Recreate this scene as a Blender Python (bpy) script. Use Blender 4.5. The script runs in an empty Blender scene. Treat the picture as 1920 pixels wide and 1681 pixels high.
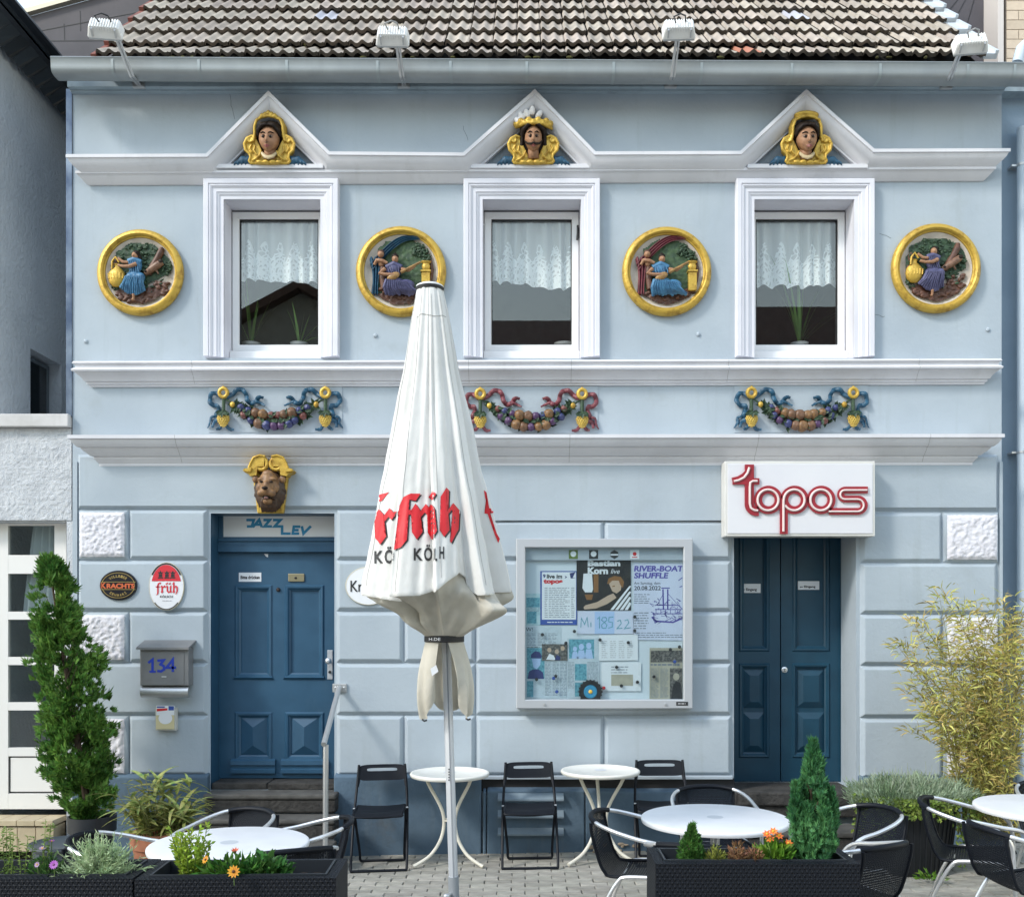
import bpy, bmesh, math, random
from mathutils import Vector, Matrix, noise
R = math.radians
random.seed(7)
sc = bpy.context.scene
col = sc.collection

# ------------------------------------------------------------------ camera, sky, sun, exposure
F, CX, CY, HC, D = 1850.0, 985.0, 1160.0, 1.93, 8.22     # focal length and principal point in photo pixels, eye height, distance to the facade
cam = bpy.data.cameras.new('camera'); camo = bpy.data.objects.new('camera', cam); col.objects.link(camo)
camo.location = (0, -D, HC); camo.rotation_euler = (R(90), 0, 0)
cam.sensor_fit = 'HORIZONTAL'; cam.sensor_width = 36; cam.lens = F/1920*36
cam.shift_x = (960-CX)/1920; cam.shift_y = (CY-840.5)/1920
cam.clip_start = .05; cam.clip_end = 500
sc.camera = camo

SUN = Vector((-1.0, -.70, .98)).normalized()             # towards the sun: high on the left, raking the facade
w = bpy.data.worlds.new('World'); sc.world = w; w.use_nodes = True
nt = w.node_tree; nt.nodes.clear()
sky = nt.nodes.new('ShaderNodeTexSky'); sky.sky_type = 'NISHITA'; sky.sun_disc = False
sky.sun_elevation = math.asin(SUN.z); sky.sun_rotation = math.atan2(SUN.x, SUN.y)
sky.air_density = 2.2; sky.dust_density = 0.3; sky.ozone_density = 3.0
bg = nt.nodes.new('ShaderNodeBackground'); bg.inputs[1].default_value = .15
wo = nt.nodes.new('ShaderNodeOutputWorld')
hz = nt.nodes.new('ShaderNodeHueSaturation'); hz.inputs['Saturation'].default_value = .62      # thin overall haze
nt.links.new(sky.outputs[0], hz.inputs['Color']); nt.links.new(hz.outputs[0], bg.inputs[0]); nt.links.new(bg.outputs[0], wo.inputs[0])
sl = bpy.data.lights.new('sun', 'SUN'); sl.energy = 1.15; sl.angle = R(10); sl.color = (1, .94, .85)
so = bpy.data.objects.new('sun', sl); col.objects.link(so)
so.rotation_euler = (-SUN).to_track_quat('-Z', 'Y').to_euler(); so.location = (-8, -6, 12)
sc.view_settings.view_transform = 'Standard'; sc.view_settings.look = 'None'
sc.view_settings.exposure = 1.26; sc.view_settings.gamma = 1
sc.cycles.max_bounces = 6; sc.cycles.diffuse_bounces = 3; sc.cycles.glossy_bounces = 3; sc.cycles.transparent_max_bounces = 10

# ------------------------------------------------------------------ helpers
def W(px, py, y=0.0):                                    # photo pixel at depth y -> world point
    d = D+y
    return Vector(((px-CX)*d/F, y, HC-(py-CY)*d/F))
def X(px, y=0.0): return (px-CX)*(D+y)/F
def Z(py, y=0.0): return HC-(py-CY)*(D+y)/F
def GZ(x): return .016*x                                 # the pavement rises gently to the right
def S(h, k=1.0):
    h = h.lstrip('#'); o = []
    for i in (0, 2, 4):
        c = int(h[i:i+2], 16)/255
        o.append((c/12.92 if c < .04045 else ((c+.055)/1.055)**2.4)*k)
    return tuple(o)

MATS = {}
def M(name, c1, c2=None, scale=4, rough=.6, metal=0, bump=0, bscale=60, bdist=.01, rnd=0, island=0, spec=.5,
      thin=0, streak=0, streakcol=(.25, .24, .22), coat=0, lo=.4, hi=.65, hue=0, dirt=0, dirtcol=(.12, .11, .1)):
    if name in MATS: return MATS[name]
    m = bpy.data.materials.new(name); m.use_nodes = True; MATS[name] = m
    n = m.node_tree; N = n.nodes; L = n.links
    b = N['Principled BSDF']; out = N['Material Output']
    b.inputs['Roughness'].default_value = rough; b.inputs['Metallic'].default_value = metal
    b.inputs['Specular IOR Level'].default_value = spec; b.inputs['Coat Weight'].default_value = coat
    tc = N.new('ShaderNodeTexCoord')
    def nz(sc_, det=6, co=None, ro=.55):
        t = N.new('ShaderNodeTexNoise'); t.inputs['Scale'].default_value = sc_; t.inputs['Detail'].default_value = det
        t.inputs['Roughness'].default_value = ro; L.new(co or tc.outputs['Object'], t.inputs['Vector']); return t.outputs['Fac']
    def ramp(fac, a, b_):
        r = N.new('ShaderNodeMapRange'); r.inputs[1].default_value = a; r.inputs[2].default_value = b_
        L.new(fac, r.inputs[0]); return r.outputs[0]
    def mix(fac, A, B):
        x = N.new('ShaderNodeMix'); x.data_type = 'RGBA'
        for inp, v in ((x.inputs[0], fac), (x.inputs[6], A), (x.inputs[7], B)):
            if isinstance(v, (int, float)): inp.default_value = v
            elif isinstance(v, tuple): inp.default_value = (*v, 1) if len(v) == 3 else v
            else: L.new(v, inp)
        return x.outputs[2]
    c = tuple(c1)
    if c2: c = mix(ramp(nz(scale), lo, hi), tuple(c1), tuple(c2))
    if streak:
        mp = N.new('ShaderNodeMapping'); mp.inputs['Scale'].default_value = (9, 9, .7); L.new(tc.outputs['Object'], mp.inputs[0])
        f = ramp(nz(1.0, 5, mp.outputs[0], .6), .56, .78)
        g = N.new('ShaderNodeMath'); g.operation = 'MULTIPLY'; L.new(f, g.inputs[0]); g.inputs[1].default_value = streak
        c = mix(g.outputs[0], c, streakcol)
    if dirt:
        f = ramp(nz(2.3, 8, None, .7), .58, .74)
        g = N.new('ShaderNodeMath'); g.operation = 'MULTIPLY'; L.new(f, g.inputs[0]); g.inputs[1].default_value = dirt
        c = mix(g.outputs[0], c, dirtcol)
    if rnd or island:
        hs = N.new('ShaderNodeHueSaturation')
        if isinstance(c, tuple): hs.inputs['Color'].default_value = (*c, 1)
        else: L.new(c, hs.inputs['Color'])
        src = N.new('ShaderNodeObjectInfo').outputs['Random'] if rnd else N.new('ShaderNodeNewGeometry').outputs['Random Per Island']
        a = rnd or island
        L.new(ramp2 := _mr(N, L, src, 1-a, 1+a), hs.inputs['Value'])
        if hue:
            ww = N.new('ShaderNodeMath'); ww.operation = 'MULTIPLY'; L.new(src, ww.inputs[0]); ww.inputs[1].default_value = 7.31
            fr = N.new('ShaderNodeMath'); fr.operation = 'FRACT'; L.new(ww.outputs[0], fr.inputs[0])
            L.new(_mr(N, L, fr.outputs[0], .5-hue, .5+hue), hs.inputs['Hue'])
        c = hs.outputs[0]
    if isinstance(c, tuple): b.inputs['Base Color'].default_value = (*c, 1)
    else: L.new(c, b.inputs['Base Color'])
    if bump:
        bp = N.new('ShaderNodeBump'); bp.inputs['Strength'].default_value = bump; bp.inputs['Distance'].default_value = bdist
        L.new(nz(bscale, 4), bp.inputs['Height']); L.new(bp.outputs[0], b.inputs['Normal'])
    if thin:
        t = N.new('ShaderNodeBsdfTranslucent'); ms = N.new('ShaderNodeMixShader'); ms.inputs[0].default_value = thin
        if isinstance(c, tuple): t.inputs[0].default_value = (*c, 1)
        else: L.new(c, t.inputs[0])
        L.new(b.outputs[0], ms.inputs[1]); L.new(t.outputs[0], ms.inputs[2]); L.new(ms.outputs[0], out.inputs[0])
    return m
def _mr(N, L, src, a, b):
    r = N.new('ShaderNodeMapRange'); r.inputs[3].default_value = a; r.inputs[4].default_value = b
    L.new(src, r.inputs[0]); return r.outputs[0]

def glass_mat(name, tint=(.8, .86, .85), base=.05, rough=0.0):
    m = bpy.data.materials.new(name); m.use_nodes = True; n = m.node_tree; N = n.nodes; L = n.links; N.clear()
    out = N.new('ShaderNodeOutputMaterial'); t = N.new('ShaderNodeBsdfTransparent'); t.inputs[0].default_value = (*tint, 1)
    g = N.new('ShaderNodeBsdfGlossy'); g.inputs['Roughness'].default_value = rough
    lw = N.new('ShaderNodeLayerWeight'); lw.inputs[0].default_value = .5
    pw = N.new('ShaderNodeMath'); pw.operation = 'POWER'; pw.inputs[1].default_value = 5; L.new(lw.outputs['Facing'], pw.inputs[0])
    fr = N.new('ShaderNodeMath'); fr.operation = 'MULTIPLY_ADD'; fr.inputs[1].default_value = .96; fr.inputs[2].default_value = .04; L.new(pw.outputs[0], fr.inputs[0])
    ad = N.new('ShaderNodeMath'); ad.operation = 'ADD'; ad.use_clamp = True; ad.inputs[1].default_value = base; L.new(fr.outputs[0], ad.inputs[0])
    ms = N.new('ShaderNodeMixShader'); L.new(ad.outputs[0], ms.inputs[0]); L.new(t.outputs[0], ms.inputs[1]); L.new(g.outputs[0], ms.inputs[2])
    L.new(ms.outputs[0], out.inputs[0]); return m

ORG = {}
def tag(o, label=None, cat=None, group=None, kind=None):
    if label: o['label'] = label
    if cat: o['category'] = cat
    if group: o['group'] = group
    if kind: o['kind'] = kind
    return o
def thing(name, label, cat, loc=(0, 0, 0), group=None):
    o = bpy.data.objects.new(name, None); col.objects.link(o); o.empty_display_size = .1
    o.location = loc; ORG[o.name] = Vector(loc)
    return tag(o, label, cat, group)
def copy_tree(o, parent=None):
    c = o.copy(); col.objects.link(c); c.parent = parent; ORG[c.name] = ORG[o.name]
    for ch in o.children: copy_tree(ch, c)
    return c
def place(name, me, parent, loc, rot=(0, 0, 0), scl=(1, 1, 1)):      # an object that shares mesh data
    o = bpy.data.objects.new(name, me); col.objects.link(o)
    if parent: o.parent = parent; loc = Vector(loc)-ORG[parent.name]; ORG[o.name] = ORG[parent.name]
    o.location = loc; o.rotation_euler = rot; o.scale = scl
    return o

def miter(path, closed=False):
    n = len(path); out = []
    for i in range(n):
        p = Vector(path[i])
        a = Vector(path[i-1]) if (i or closed) else None
        b = Vector(path[(i+1) % n]) if (i < n-1 or closed) else None
        ns = []
        if a is not None and (p-a).length > 1e-9: d = (p-a).normalized(); ns.append(Vector((d.y, -d.x)))
        if b is not None and (b-p).length > 1e-9: d = (b-p).normalized(); ns.append(Vector((d.y, -d.x)))
        if len(ns) == 2:
            m = ns[0]+ns[1]
            if m.length < .2: m = ns[0]
            m.normalize(); m = m/max(.35, m.dot(ns[0]))
        else: m = ns[0]
        out.append(m)
    return out

class MB:
    def __init__(s): s.v = []; s.f = []; s.mi = []; s.m = 0
    def add(s, vs, fs):
        k = len(s.v); s.v += [tuple(p) for p in vs]; s.f += [tuple(i+k for i in q) for q in fs]; s.mi += [s.m]*len(fs); return s
    def box(s, x0, x1, y0, y1, z0, z1):
        return s.add([(x0,y0,z0),(x1,y0,z0),(x1,y1,z0),(x0,y1,z0),(x0,y0,z1),(x1,y0,z1),(x1,y1,z1),(x0,y1,z1)],
                     [(0,3,2,1),(4,5,6,7),(0,1,5,4),(1,2,6,5),(2,3,7,6),(3,0,4,7)])
    def pbox(s, x0, x1, r0, r1, y0, y1, yref=None):       # box from photo pixels measured at depth yref
        yr = y0 if yref is None else yref
        return s.box(X(x0, yr), X(x1, yr), y0, y1, Z(r1, yr), Z(r0, yr))
    def frustum(s, x0, x1, z0, z1, yb, yf, c):            # chamfered block: base at yb, face at yf inset by c
        a = [(x0,yb,z0),(x1,yb,z0),(x1,yb,z1),(x0,yb,z1)]; b = [(x0+c,yf,z0+c),(x1-c,yf,z0+c),(x1-c,yf,z1-c),(x0+c,yf,z1-c)]
        return s.add(a+b, [(4,5,6,7),(0,1,5,4),(1,2,6,5),(2,3,7,6),(3,0,4,7)])
    def prism(s, poly, y0, y1):                           # polygon in x,z extruded in y
        n = len(poly); vs = [(p[0],y0,p[1]) for p in poly]+[(p[0],y1,p[1]) for p in poly]
        return s.add(vs, [tuple(range(n)), tuple(range(2*n-1, n-1, -1))]+[(i,(i+1)%n,n+(i+1)%n,n+i) for i in range(n)])
    def flat(s, poly, y): return s.add([(p[0],y,p[1]) for p in poly], [tuple(range(len(poly)))])
    def rect(s, x0, x1, z0, z1, y): return s.flat([(x0,z0),(x1,z0),(x1,z1),(x0,z1)], y)
    def tube(s, path, r, seg=8, closed=False, flat=1.0):
        P = [Vector(p) for p in path]; n = len(P); rr = r if isinstance(r, (list, tuple)) else [r]*n
        up = None; vs = []
        for i in range(n):
            a = P[i-1] if (i or closed) else P[i]; b = P[(i+1) % n] if (i < n-1 or closed) else P[i]
            t = (b-a); t = t.normalized() if t.length > 1e-9 else Vector((0,0,1))
            if up is None:
                up = Vector((0,1,0)) if abs(t.y) < .9 else Vector((1,0,0))
            u = up-t*up.dot(t)
            u = u.normalized() if u.length > 1e-6 else t.orthogonal().normalized()
            up = u; v = t.cross(u)
            for k in range(seg):
                g = 2*math.pi*k/seg; vs.append(P[i]+(u*math.cos(g)*flat+v*math.sin(g))*rr[i])
        fs = [(i*seg+k, i*seg+(k+1)%seg, ((i+1)%n)*seg+(k+1)%seg, ((i+1)%n)*seg+k) for i in range(n if closed else n-1) for k in range(seg)]
        if not closed: fs += [tuple(range(seg-1,-1,-1)), tuple(range((n-1)*seg, n*seg))]
        return s.add(vs, fs)
    def lathe(s, prof, c=(0,0,0), seg=24, axis='z', sx=1, sy=1, cap=True):
        vs = []; n = len(prof); c = Vector(c)
        for (r, h) in prof:
            for k in range(seg):
                g = 2*math.pi*k/seg; a, b = r*math.cos(g)*sx, r*math.sin(g)*sy
                vs.append(c+(Vector((a,b,h)) if axis == 'z' else Vector((a,h,b))))
        fs = [(i*seg+k, i*seg+(k+1)%seg, (i+1)*seg+(k+1)%seg, (i+1)*seg+k) for i in range(n-1) for k in range(seg)]
        if cap and prof[0][0] > 1e-5: fs.append(tuple(range(seg)))
        if cap and prof[-1][0] > 1e-5: fs.append(tuple(range((n-1)*seg, n*seg)))
        return s.add(vs, fs)
    def ell(s, c, r, seg=12, rings=8, fn=None, rot=None):
        c = Vector(c); r = (r, r, r) if isinstance(r, (int, float)) else r; vs = []
        for i in range(rings+1):
            ph = math.pi*i/rings
            for k in range(seg):
                g = 2*math.pi*k/seg; d = Vector((math.sin(ph)*math.cos(g), math.sin(ph)*math.sin(g), math.cos(ph)))
                q = fn(d) if fn else 1.0
                p = Vector((d.x*r[0], d.y*r[1], d.z*r[2]))*q
                vs.append(c+(rot@p if rot else p))
        return s.add(vs, [(i*seg+k, i*seg+(k+1)%seg, (i+1)*seg+(k+1)%seg, (i+1)*seg+k) for i in range(rings) for k in range(seg)])
    def sweep(s, path, prof, closed=False):               # path in x,z; profile (n to the right of travel, y)
        ms = miter(path, closed); n = len(path); k = len(prof); vs = []
        for p, m in zip(path, ms):
            for (o, y) in prof: vs.append((p[0]+m.x*o, y, p[1]+m.y*o))
        fs = [(i*k+j, ((i+1)%n)*k+j, ((i+1)%n)*k+j+1, i*k+j+1) for i in range(n if closed else n-1) for j in range(k-1)]
        if not closed: fs += [tuple(range(k)), tuple(range((n-1)*k, n*k))]
        return s.add(vs, fs)
    def ribbon(s, path, wd, y0, y1, closed=False):        # flat stroke with thickness
        h = wd/2
        return s.sweep(path, [(-h, y1), (-h, y0), (h, y0), (h, y1)], closed)
    def leaf(s, b, d, nrm, ln, wd, fold=.25, curl=0.0):
        d = d.normalized(); sd = d.cross(nrm); sd = sd.normalized() if sd.length > 1e-6 else d.orthogonal().normalized(); up = sd.cross(d)
        m = b+d*ln*.45+up*ln*curl*.3
        return s.add([b, m+sd*wd*.5+up*wd*fold, b+d*ln-up*ln*curl, m-sd*wd*.5+up*wd*fold], [(0,1,2),(0,2,3)])
    def blade(s, b, d, ln, wd, droop=.4, nseg=4, tw=0):   # a long arching leaf
        d = Vector(d).normalized(); p = Vector(b); sd = d.cross(Vector((0,0,1))); sd = sd.normalized() if sd.length > 1e-4 else Vector((1,0,0))
        if tw: sd = Matrix.Rotation(tw, 3, d)@sd
        vs = []
        for i in range(nseg+1):
            t = i/nseg; wv = wd*max(.04, (1-t)**.7*min(1, .35+t*2.6))
            vs += [p+sd*wv/2, p-sd*wv/2]; p = p+d*(ln/nseg); d = (d-Vector((0,0,1))*droop/nseg).normalized()
        return s.add(vs, [(2*i, 2*i+1, 2*i+3, 2*i+2) for i in range(nseg)])
    def grid(s, fn, nu, nv, wrap=False):
        vs = [fn(u/(nu if wrap else nu-1) if nu > 1 else 0, v/(nv-1)) for v in range(nv) for u in range(nu)]
        return s.add(vs, [(j*nu+i, j*nu+(i+1)%nu, (j+1)*nu+(i+1)%nu, (j+1)*nu+i) for j in range(nv-1) for i in range(nu if wrap else nu-1)])
    def mesh(s, name, mats, off=Vector((0,0,0)), smooth=35, recalc=True):
        me = bpy.data.meshes.new(name)
        me.from_pydata([(p[0]-off.x, p[1]-off.y, p[2]-off.z) for p in s.v], [], s.f)
        for m in (mats if isinstance(mats, (list, tuple)) else [mats]): me.materials.append(m)
        if any(s.mi): me.polygons.foreach_set('material_index', s.mi)
        if recalc:
            bm = bmesh.new(); bm.from_mesh(me); bmesh.ops.recalc_face_normals(bm, faces=bm.faces); bm.to_mesh(me); bm.free()
        if smooth:
            me.shade_smooth()
            if smooth < 180: me.set_sharp_from_angle(angle=R(smooth))
        me.update(); return me
    def build(s, name, mats, parent=None, smooth=35, bevel=0, recalc=True, label=None, cat=None, group=None, kind=None):
        if parent is None:
            xs = [p[0] for p in s.v]; ys = [p[1] for p in s.v]; zs = [p[2] for p in s.v]
            off = Vector(((min(xs)+max(xs))/2, (min(ys)+max(ys))/2, min(zs)))
        else: off = ORG[parent.name]
        o = bpy.data.objects.new(name, s.mesh(name, mats, off, smooth, recalc)); col.objects.link(o)
        ORG[o.name] = off
        if parent is None: o.location = off
        else: o.parent = parent
        if bevel:
            b = o.modifiers.new('bevel', 'BEVEL'); b.width = bevel; b.segments = 2; b.limit_method = 'ANGLE'; b.angle_limit = R(40)
        return tag(o, label, cat, group, kind)

_tc = {}
def text_poly(t, bold=0.0):
    k = (t, bold)
    if k not in _tc:
        c = bpy.data.curves.new('t', 'FONT'); c.body = t; c.size = 1; c.offset = bold; c.fill_mode = 'FRONT'; c.resolution_u = 3
        o = bpy.data.objects.new('t', c); col.objects.link(o)
        dg = bpy.context.evaluated_depsgraph_get(); me = bpy.data.meshes.new_from_object(o.evaluated_get(dg))
        _tc[k] = ([tuple(v.co[:2]) for v in me.vertices], [tuple(p.vertices) for p in me.polygons])
        bpy.data.objects.remove(o); bpy.data.curves.remove(c); bpy.data.meshes.remove(me)
    return _tc[k]
def text(mb, t, x0, x1, z0, z1, y, shear=0.0, bold=0.0, fit=True, warp=None):   # lettering fitted to a rectangle in the x,z plane
    vs, fs = text_poly(t, bold)
    if not vs: return
    ax, bx = min(v[0] for v in vs), max(v[0] for v in vs); az, bz = min(v[1] for v in vs), max(v[1] for v in vs)
    kz = (z1-z0)/max(1e-6, bz-az); kx = (x1-x0)/max(1e-6, bx-ax) if fit else kz
    o = []
    for (a, b) in vs:
        zz = z0+(b-az)*kz; o.append((x0+(a-ax)*kx+shear*(zz-z0), y, zz))
    mb.add(o, fs)
def ptext(mb, t, px0, px1, r0, r1, y, **k): text(mb, t, X(px0, y), X(px1, y), Z(r1, y), Z(r0, y), y, **k)
def lines(mb, px0, px1, r0, r1, n, y, th=.35, seed=0):    # rows of tiny body copy as short ink strokes
    rr = random.Random(seed); hh = (r1-r0)/n
    for i in range(n):
        a = px0; rw = r0+hh*(i+.5); end = px1-(px1-px0)*rr.choice([0, 0, 0, .1, .4])*rr.random()
        while a < end-1:
            b = min(end, a+rr.uniform(2.5, 9)); mb.rect(X(a, y), X(b, y), Z(rw+hh*th/2, y), Z(rw-hh*th/2, y), y); a = b+rr.uniform(1, 2)

# ------------------------------------------------------------------ materials
BLUE = M('facade_paint', (.402,.460,.512), (.356,.412,.465), scale=1.3, rough=.85, bump=.32, bscale=26, bdist=.008, streak=.5, streakcol=(.31,.355,.375), dirt=.38, dirtcol=(.30,.335,.345), spec=.3)
TRIM = M('trim_paint', (.66,.66,.695), (.585,.585,.62), scale=2, rough=.75, bump=.15, bscale=50, bdist=.004, streak=.28, streakcol=(.42,.42,.42), dirt=.12, dirtcol=(.35,.34,.32), spec=.3)
WTRIM = M('window_trim_paint', (.70,.70,.755), (.63,.63,.685), scale=2, rough=.7, bump=.12, bscale=60, bdist=.003, streak=.12, streakcol=(.5,.5,.52), spec=.3)
DADO = M('plinth_paint', (.105,.16,.22), (.08,.125,.175), scale=2, rough=.85, bump=.5, bscale=30, bdist=.01, streak=.35, streakcol=(.15,.18,.2), dirt=.6, dirtcol=(.10,.10,.095), spec=.3)
ROUGHB = M('rough_block_paint', (.70,.69,.74), (.62,.61,.66), scale=8, rough=.9, bump=.5, bscale=110, bdist=.006, spec=.2)
PVC = M('white_frame', (.82,.82,.83), rough=.35)
SEAL = M('black_seal', (.015,.015,.017), rough=.6)
ZINC = M('zinc', (.31,.335,.345), (.26,.285,.295), scale=3, rough=.5, metal=.25, streak=.3, streakcol=(.2,.22,.22))
GALV = M('galvanised', (.55,.56,.57), rough=.38, metal=.7)
ALU = M('aluminium', (.80,.81,.83), rough=.3, metal=.75)
ALUM = M('matt_aluminium', (.48,.50,.53), rough=.45, metal=.3)
DOORB = M('door_paint', (.026,.088,.16), (.020,.074,.138), scale=5, rough=.45, bump=.12, bscale=25, bdist=.004, streak=.3, streakcol=(.045,.11,.18), dirt=.3, dirtcol=(.07,.125,.175))
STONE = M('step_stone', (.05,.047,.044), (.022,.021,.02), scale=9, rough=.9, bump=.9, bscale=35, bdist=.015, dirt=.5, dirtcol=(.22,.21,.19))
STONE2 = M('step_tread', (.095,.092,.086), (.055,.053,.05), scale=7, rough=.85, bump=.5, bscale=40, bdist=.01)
GOLD = M('gold_paint', (.56,.365,.06), (.30,.165,.022), scale=16, rough=.42, metal=.35, bump=.6, bscale=45, bdist=.007, dirt=.3, dirtcol=(.2,.1,.02), lo=.5, hi=.72)
DOORD = M('dark_door_blue', (.010,.056,.098), (.008,.046,.082), scale=5, rough=.42, bump=.12, bscale=25, bdist=.004)  # a darker blue than the left door
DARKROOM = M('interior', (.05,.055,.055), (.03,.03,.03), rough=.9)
WHITE = M('white_print', (.78,.79,.82), rough=.5)
INK = M('black_ink', (.02,.02,.022), rough=.5)
BLACKP = M('black_powdercoat', (.006,.008,.013), rough=.5, spec=.22, bump=.1, bscale=300, bdist=.001)
TABLEW = M('white_table_top', (.76,.77,.80), (.71,.72,.75), scale=5, rough=.36, coat=.1, dirt=.3, dirtcol=(.6,.6,.6), bump=.05, bscale=80, bdist=.002)
TABLEC = M('cream_metal', (.72,.69,.60), (.62,.59,.5), scale=6, rough=.45, dirt=.25, dirtcol=(.35,.3,.22))
SOIL = M('soil', (.035,.026,.02), (.015,.012,.01), scale=40, rough=1, bump=1, bscale=90, bdist=.02)
RED = M('red_print', (.62,.012,.02), rough=.55)
GLASS = glass_mat('window_glass', (.97,.985,.98), base=.03)
VGLASS = glass_mat('showcase_glass', (.90,.94,.95), base=.01)
# ================================================================== GROUND
def ground():
    mb = MB(); mb.add([(-60,-70,-.96-.02),(60,-70,.96-.02),(60,40,.96-.02),(-60,40,-.96-.02)], [(0,1,2,3)])
    g = mb.build('ground', M('joint_sand', (.13,.12,.095), (.08,.073,.058), scale=30, rough=1, bump=.6, bscale=200, bdist=.01), smooth=0, kind='structure')
    mb = MB(); mb.add([(-60,-70,-.96-.012),(60,-70,.96-.012),(60,-7.06,.96-.012),(-60,-7.06,-.96-.012)], [(0,1,2,3)]); mb.build('street', M('bounce_concrete', (.36,.355,.34), (.30,.295,.28), scale=1.5, rough=.9, bump=.3, bscale=60), smooth=0, kind='structure')  # street sheet: unseen pale ground, added to bounce light onto the facade
    for s_ in (-1, 1): mb = MB(); mb.add([(s_*60,-7.05,s_*.96-.012),(s_*60,-.2,s_*.96-.012),(s_*6.72,-.2,s_*.1075-.012),(s_*6.72,-7.05,s_*.1075-.012)], [(0,1,2,3)]); mb.build('pavement', MATS['bounce_concrete'], smooth=0, kind='structure')  # side strips of the same added bounce surface
    PAV = M('paver', (.345,.33,.29), (.26,.25,.222), scale=9, rough=.9, bump=.5, bscale=90, bdist=.006, rnd=.17, hue=.012, dirt=.35, dirtcol=(.17,.165,.12))
    ms = []
    for k in range(4):
        rr = random.Random(k); b = MB(); a = .0978; c = .0474; e = .006
        t = [rr.uniform(-.002,.002) for _ in range(4)]
        b.add([(-a,-c,-.03),(a,-c,-.03),(a,c,-.03),(-a,c,-.03),(-a,-c,-.006),(a,-c,-.006),(a,c,-.006),(-a,c,-.006),
               (-a+e,-c+e,t[0]),(a-e,-c+e,t[1]),(a-e,c-e,t[2]),(-a+e,c-e,t[3])],
              [(0,1,5,4),(1,2,6,5),(2,3,7,6),(3,0,4,7),(4,5,9,8),(5,6,10,9),(6,7,11,10),(7,4,8,11),(8,9,10,11)])
        ms.append(b.mesh('paver', PAV, smooth=20))
    pav = bpy.data.objects.new('pavement', None); col.objects.link(pav); ORG[pav.name] = Vector((0,0,0)); tag(pav, kind='structure')
    cells = []
    for j in range(-26, 80):
        y = -.14-j*.1
        for i in range(-34, 35):
            x = i*.2+(.1 if j % 2 else 0)
            if j < -1 : continue
            d = D+y; px = CX+x*F/d; r = CY+(HC-GZ(x))*F/d
            near = (640 < px < 1235 and r < 1700) or (1600 < px < 1860 and 1590 < r < 1700)
            cells.append((0 if near else 1, abs(y), x, y))
    cells.sort(); rr = random.Random(3); rest = MB()
    for k, (_, _, x, y) in enumerate(cells):
        if k < 300:
            place('paver', ms[k % 4], pav, (x+rr.uniform(-.002,.002), y+rr.uniform(-.002,.002), GZ(x)+rr.uniform(-.003,.002)), (rr.uniform(-.012,.012), -.016+rr.uniform(-.006,.006), rr.uniform(-.01,.01)))
        elif abs(x) < 6.6 and y > -7:
            z = GZ(x)+rr.uniform(-.003,.002); a = .0978; c = .0474; e = .006
            rest.add([(x-a,y-c,z-.012),(x+a,y-c,z-.012),(x+a,y+c,z-.012),(x-a,y+c,z-.012),(x-a+e,y-c+e,z),(x+a-e,y-c+e,z),(x+a-e,y+c-e,z),(x-a+e,y+c-e,z)],
                     [(4,5,6,7),(0,1,5,4),(1,2,6,5),(2,3,7,6),(3,0,4,7)])
    rest.build('paving_rest', M('paver_rest', (.345,.33,.29), (.26,.25,.222), scale=9, rough=.9, bump=.5, bscale=90, bdist=.006, island=.17), pav, smooth=0, recalc=False, kind='stuff')
ground()

# ================================================================== TOWNHOUSE
house = thing('townhouse', 'pale blue two-storey townhouse with white trim, gold medallions and tiled roof', 'house', (0, 0, 0))
XL, XR = X(136), X(1878)
WIN = [(421, 602), (905, 1089), (1413, 1600)]            # window openings in photo pixels at the wall plane
WT, WB = 376, 671
D1 = (395, 627, 962, .51); D2 = (1376, 1605, 955, .505)

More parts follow.
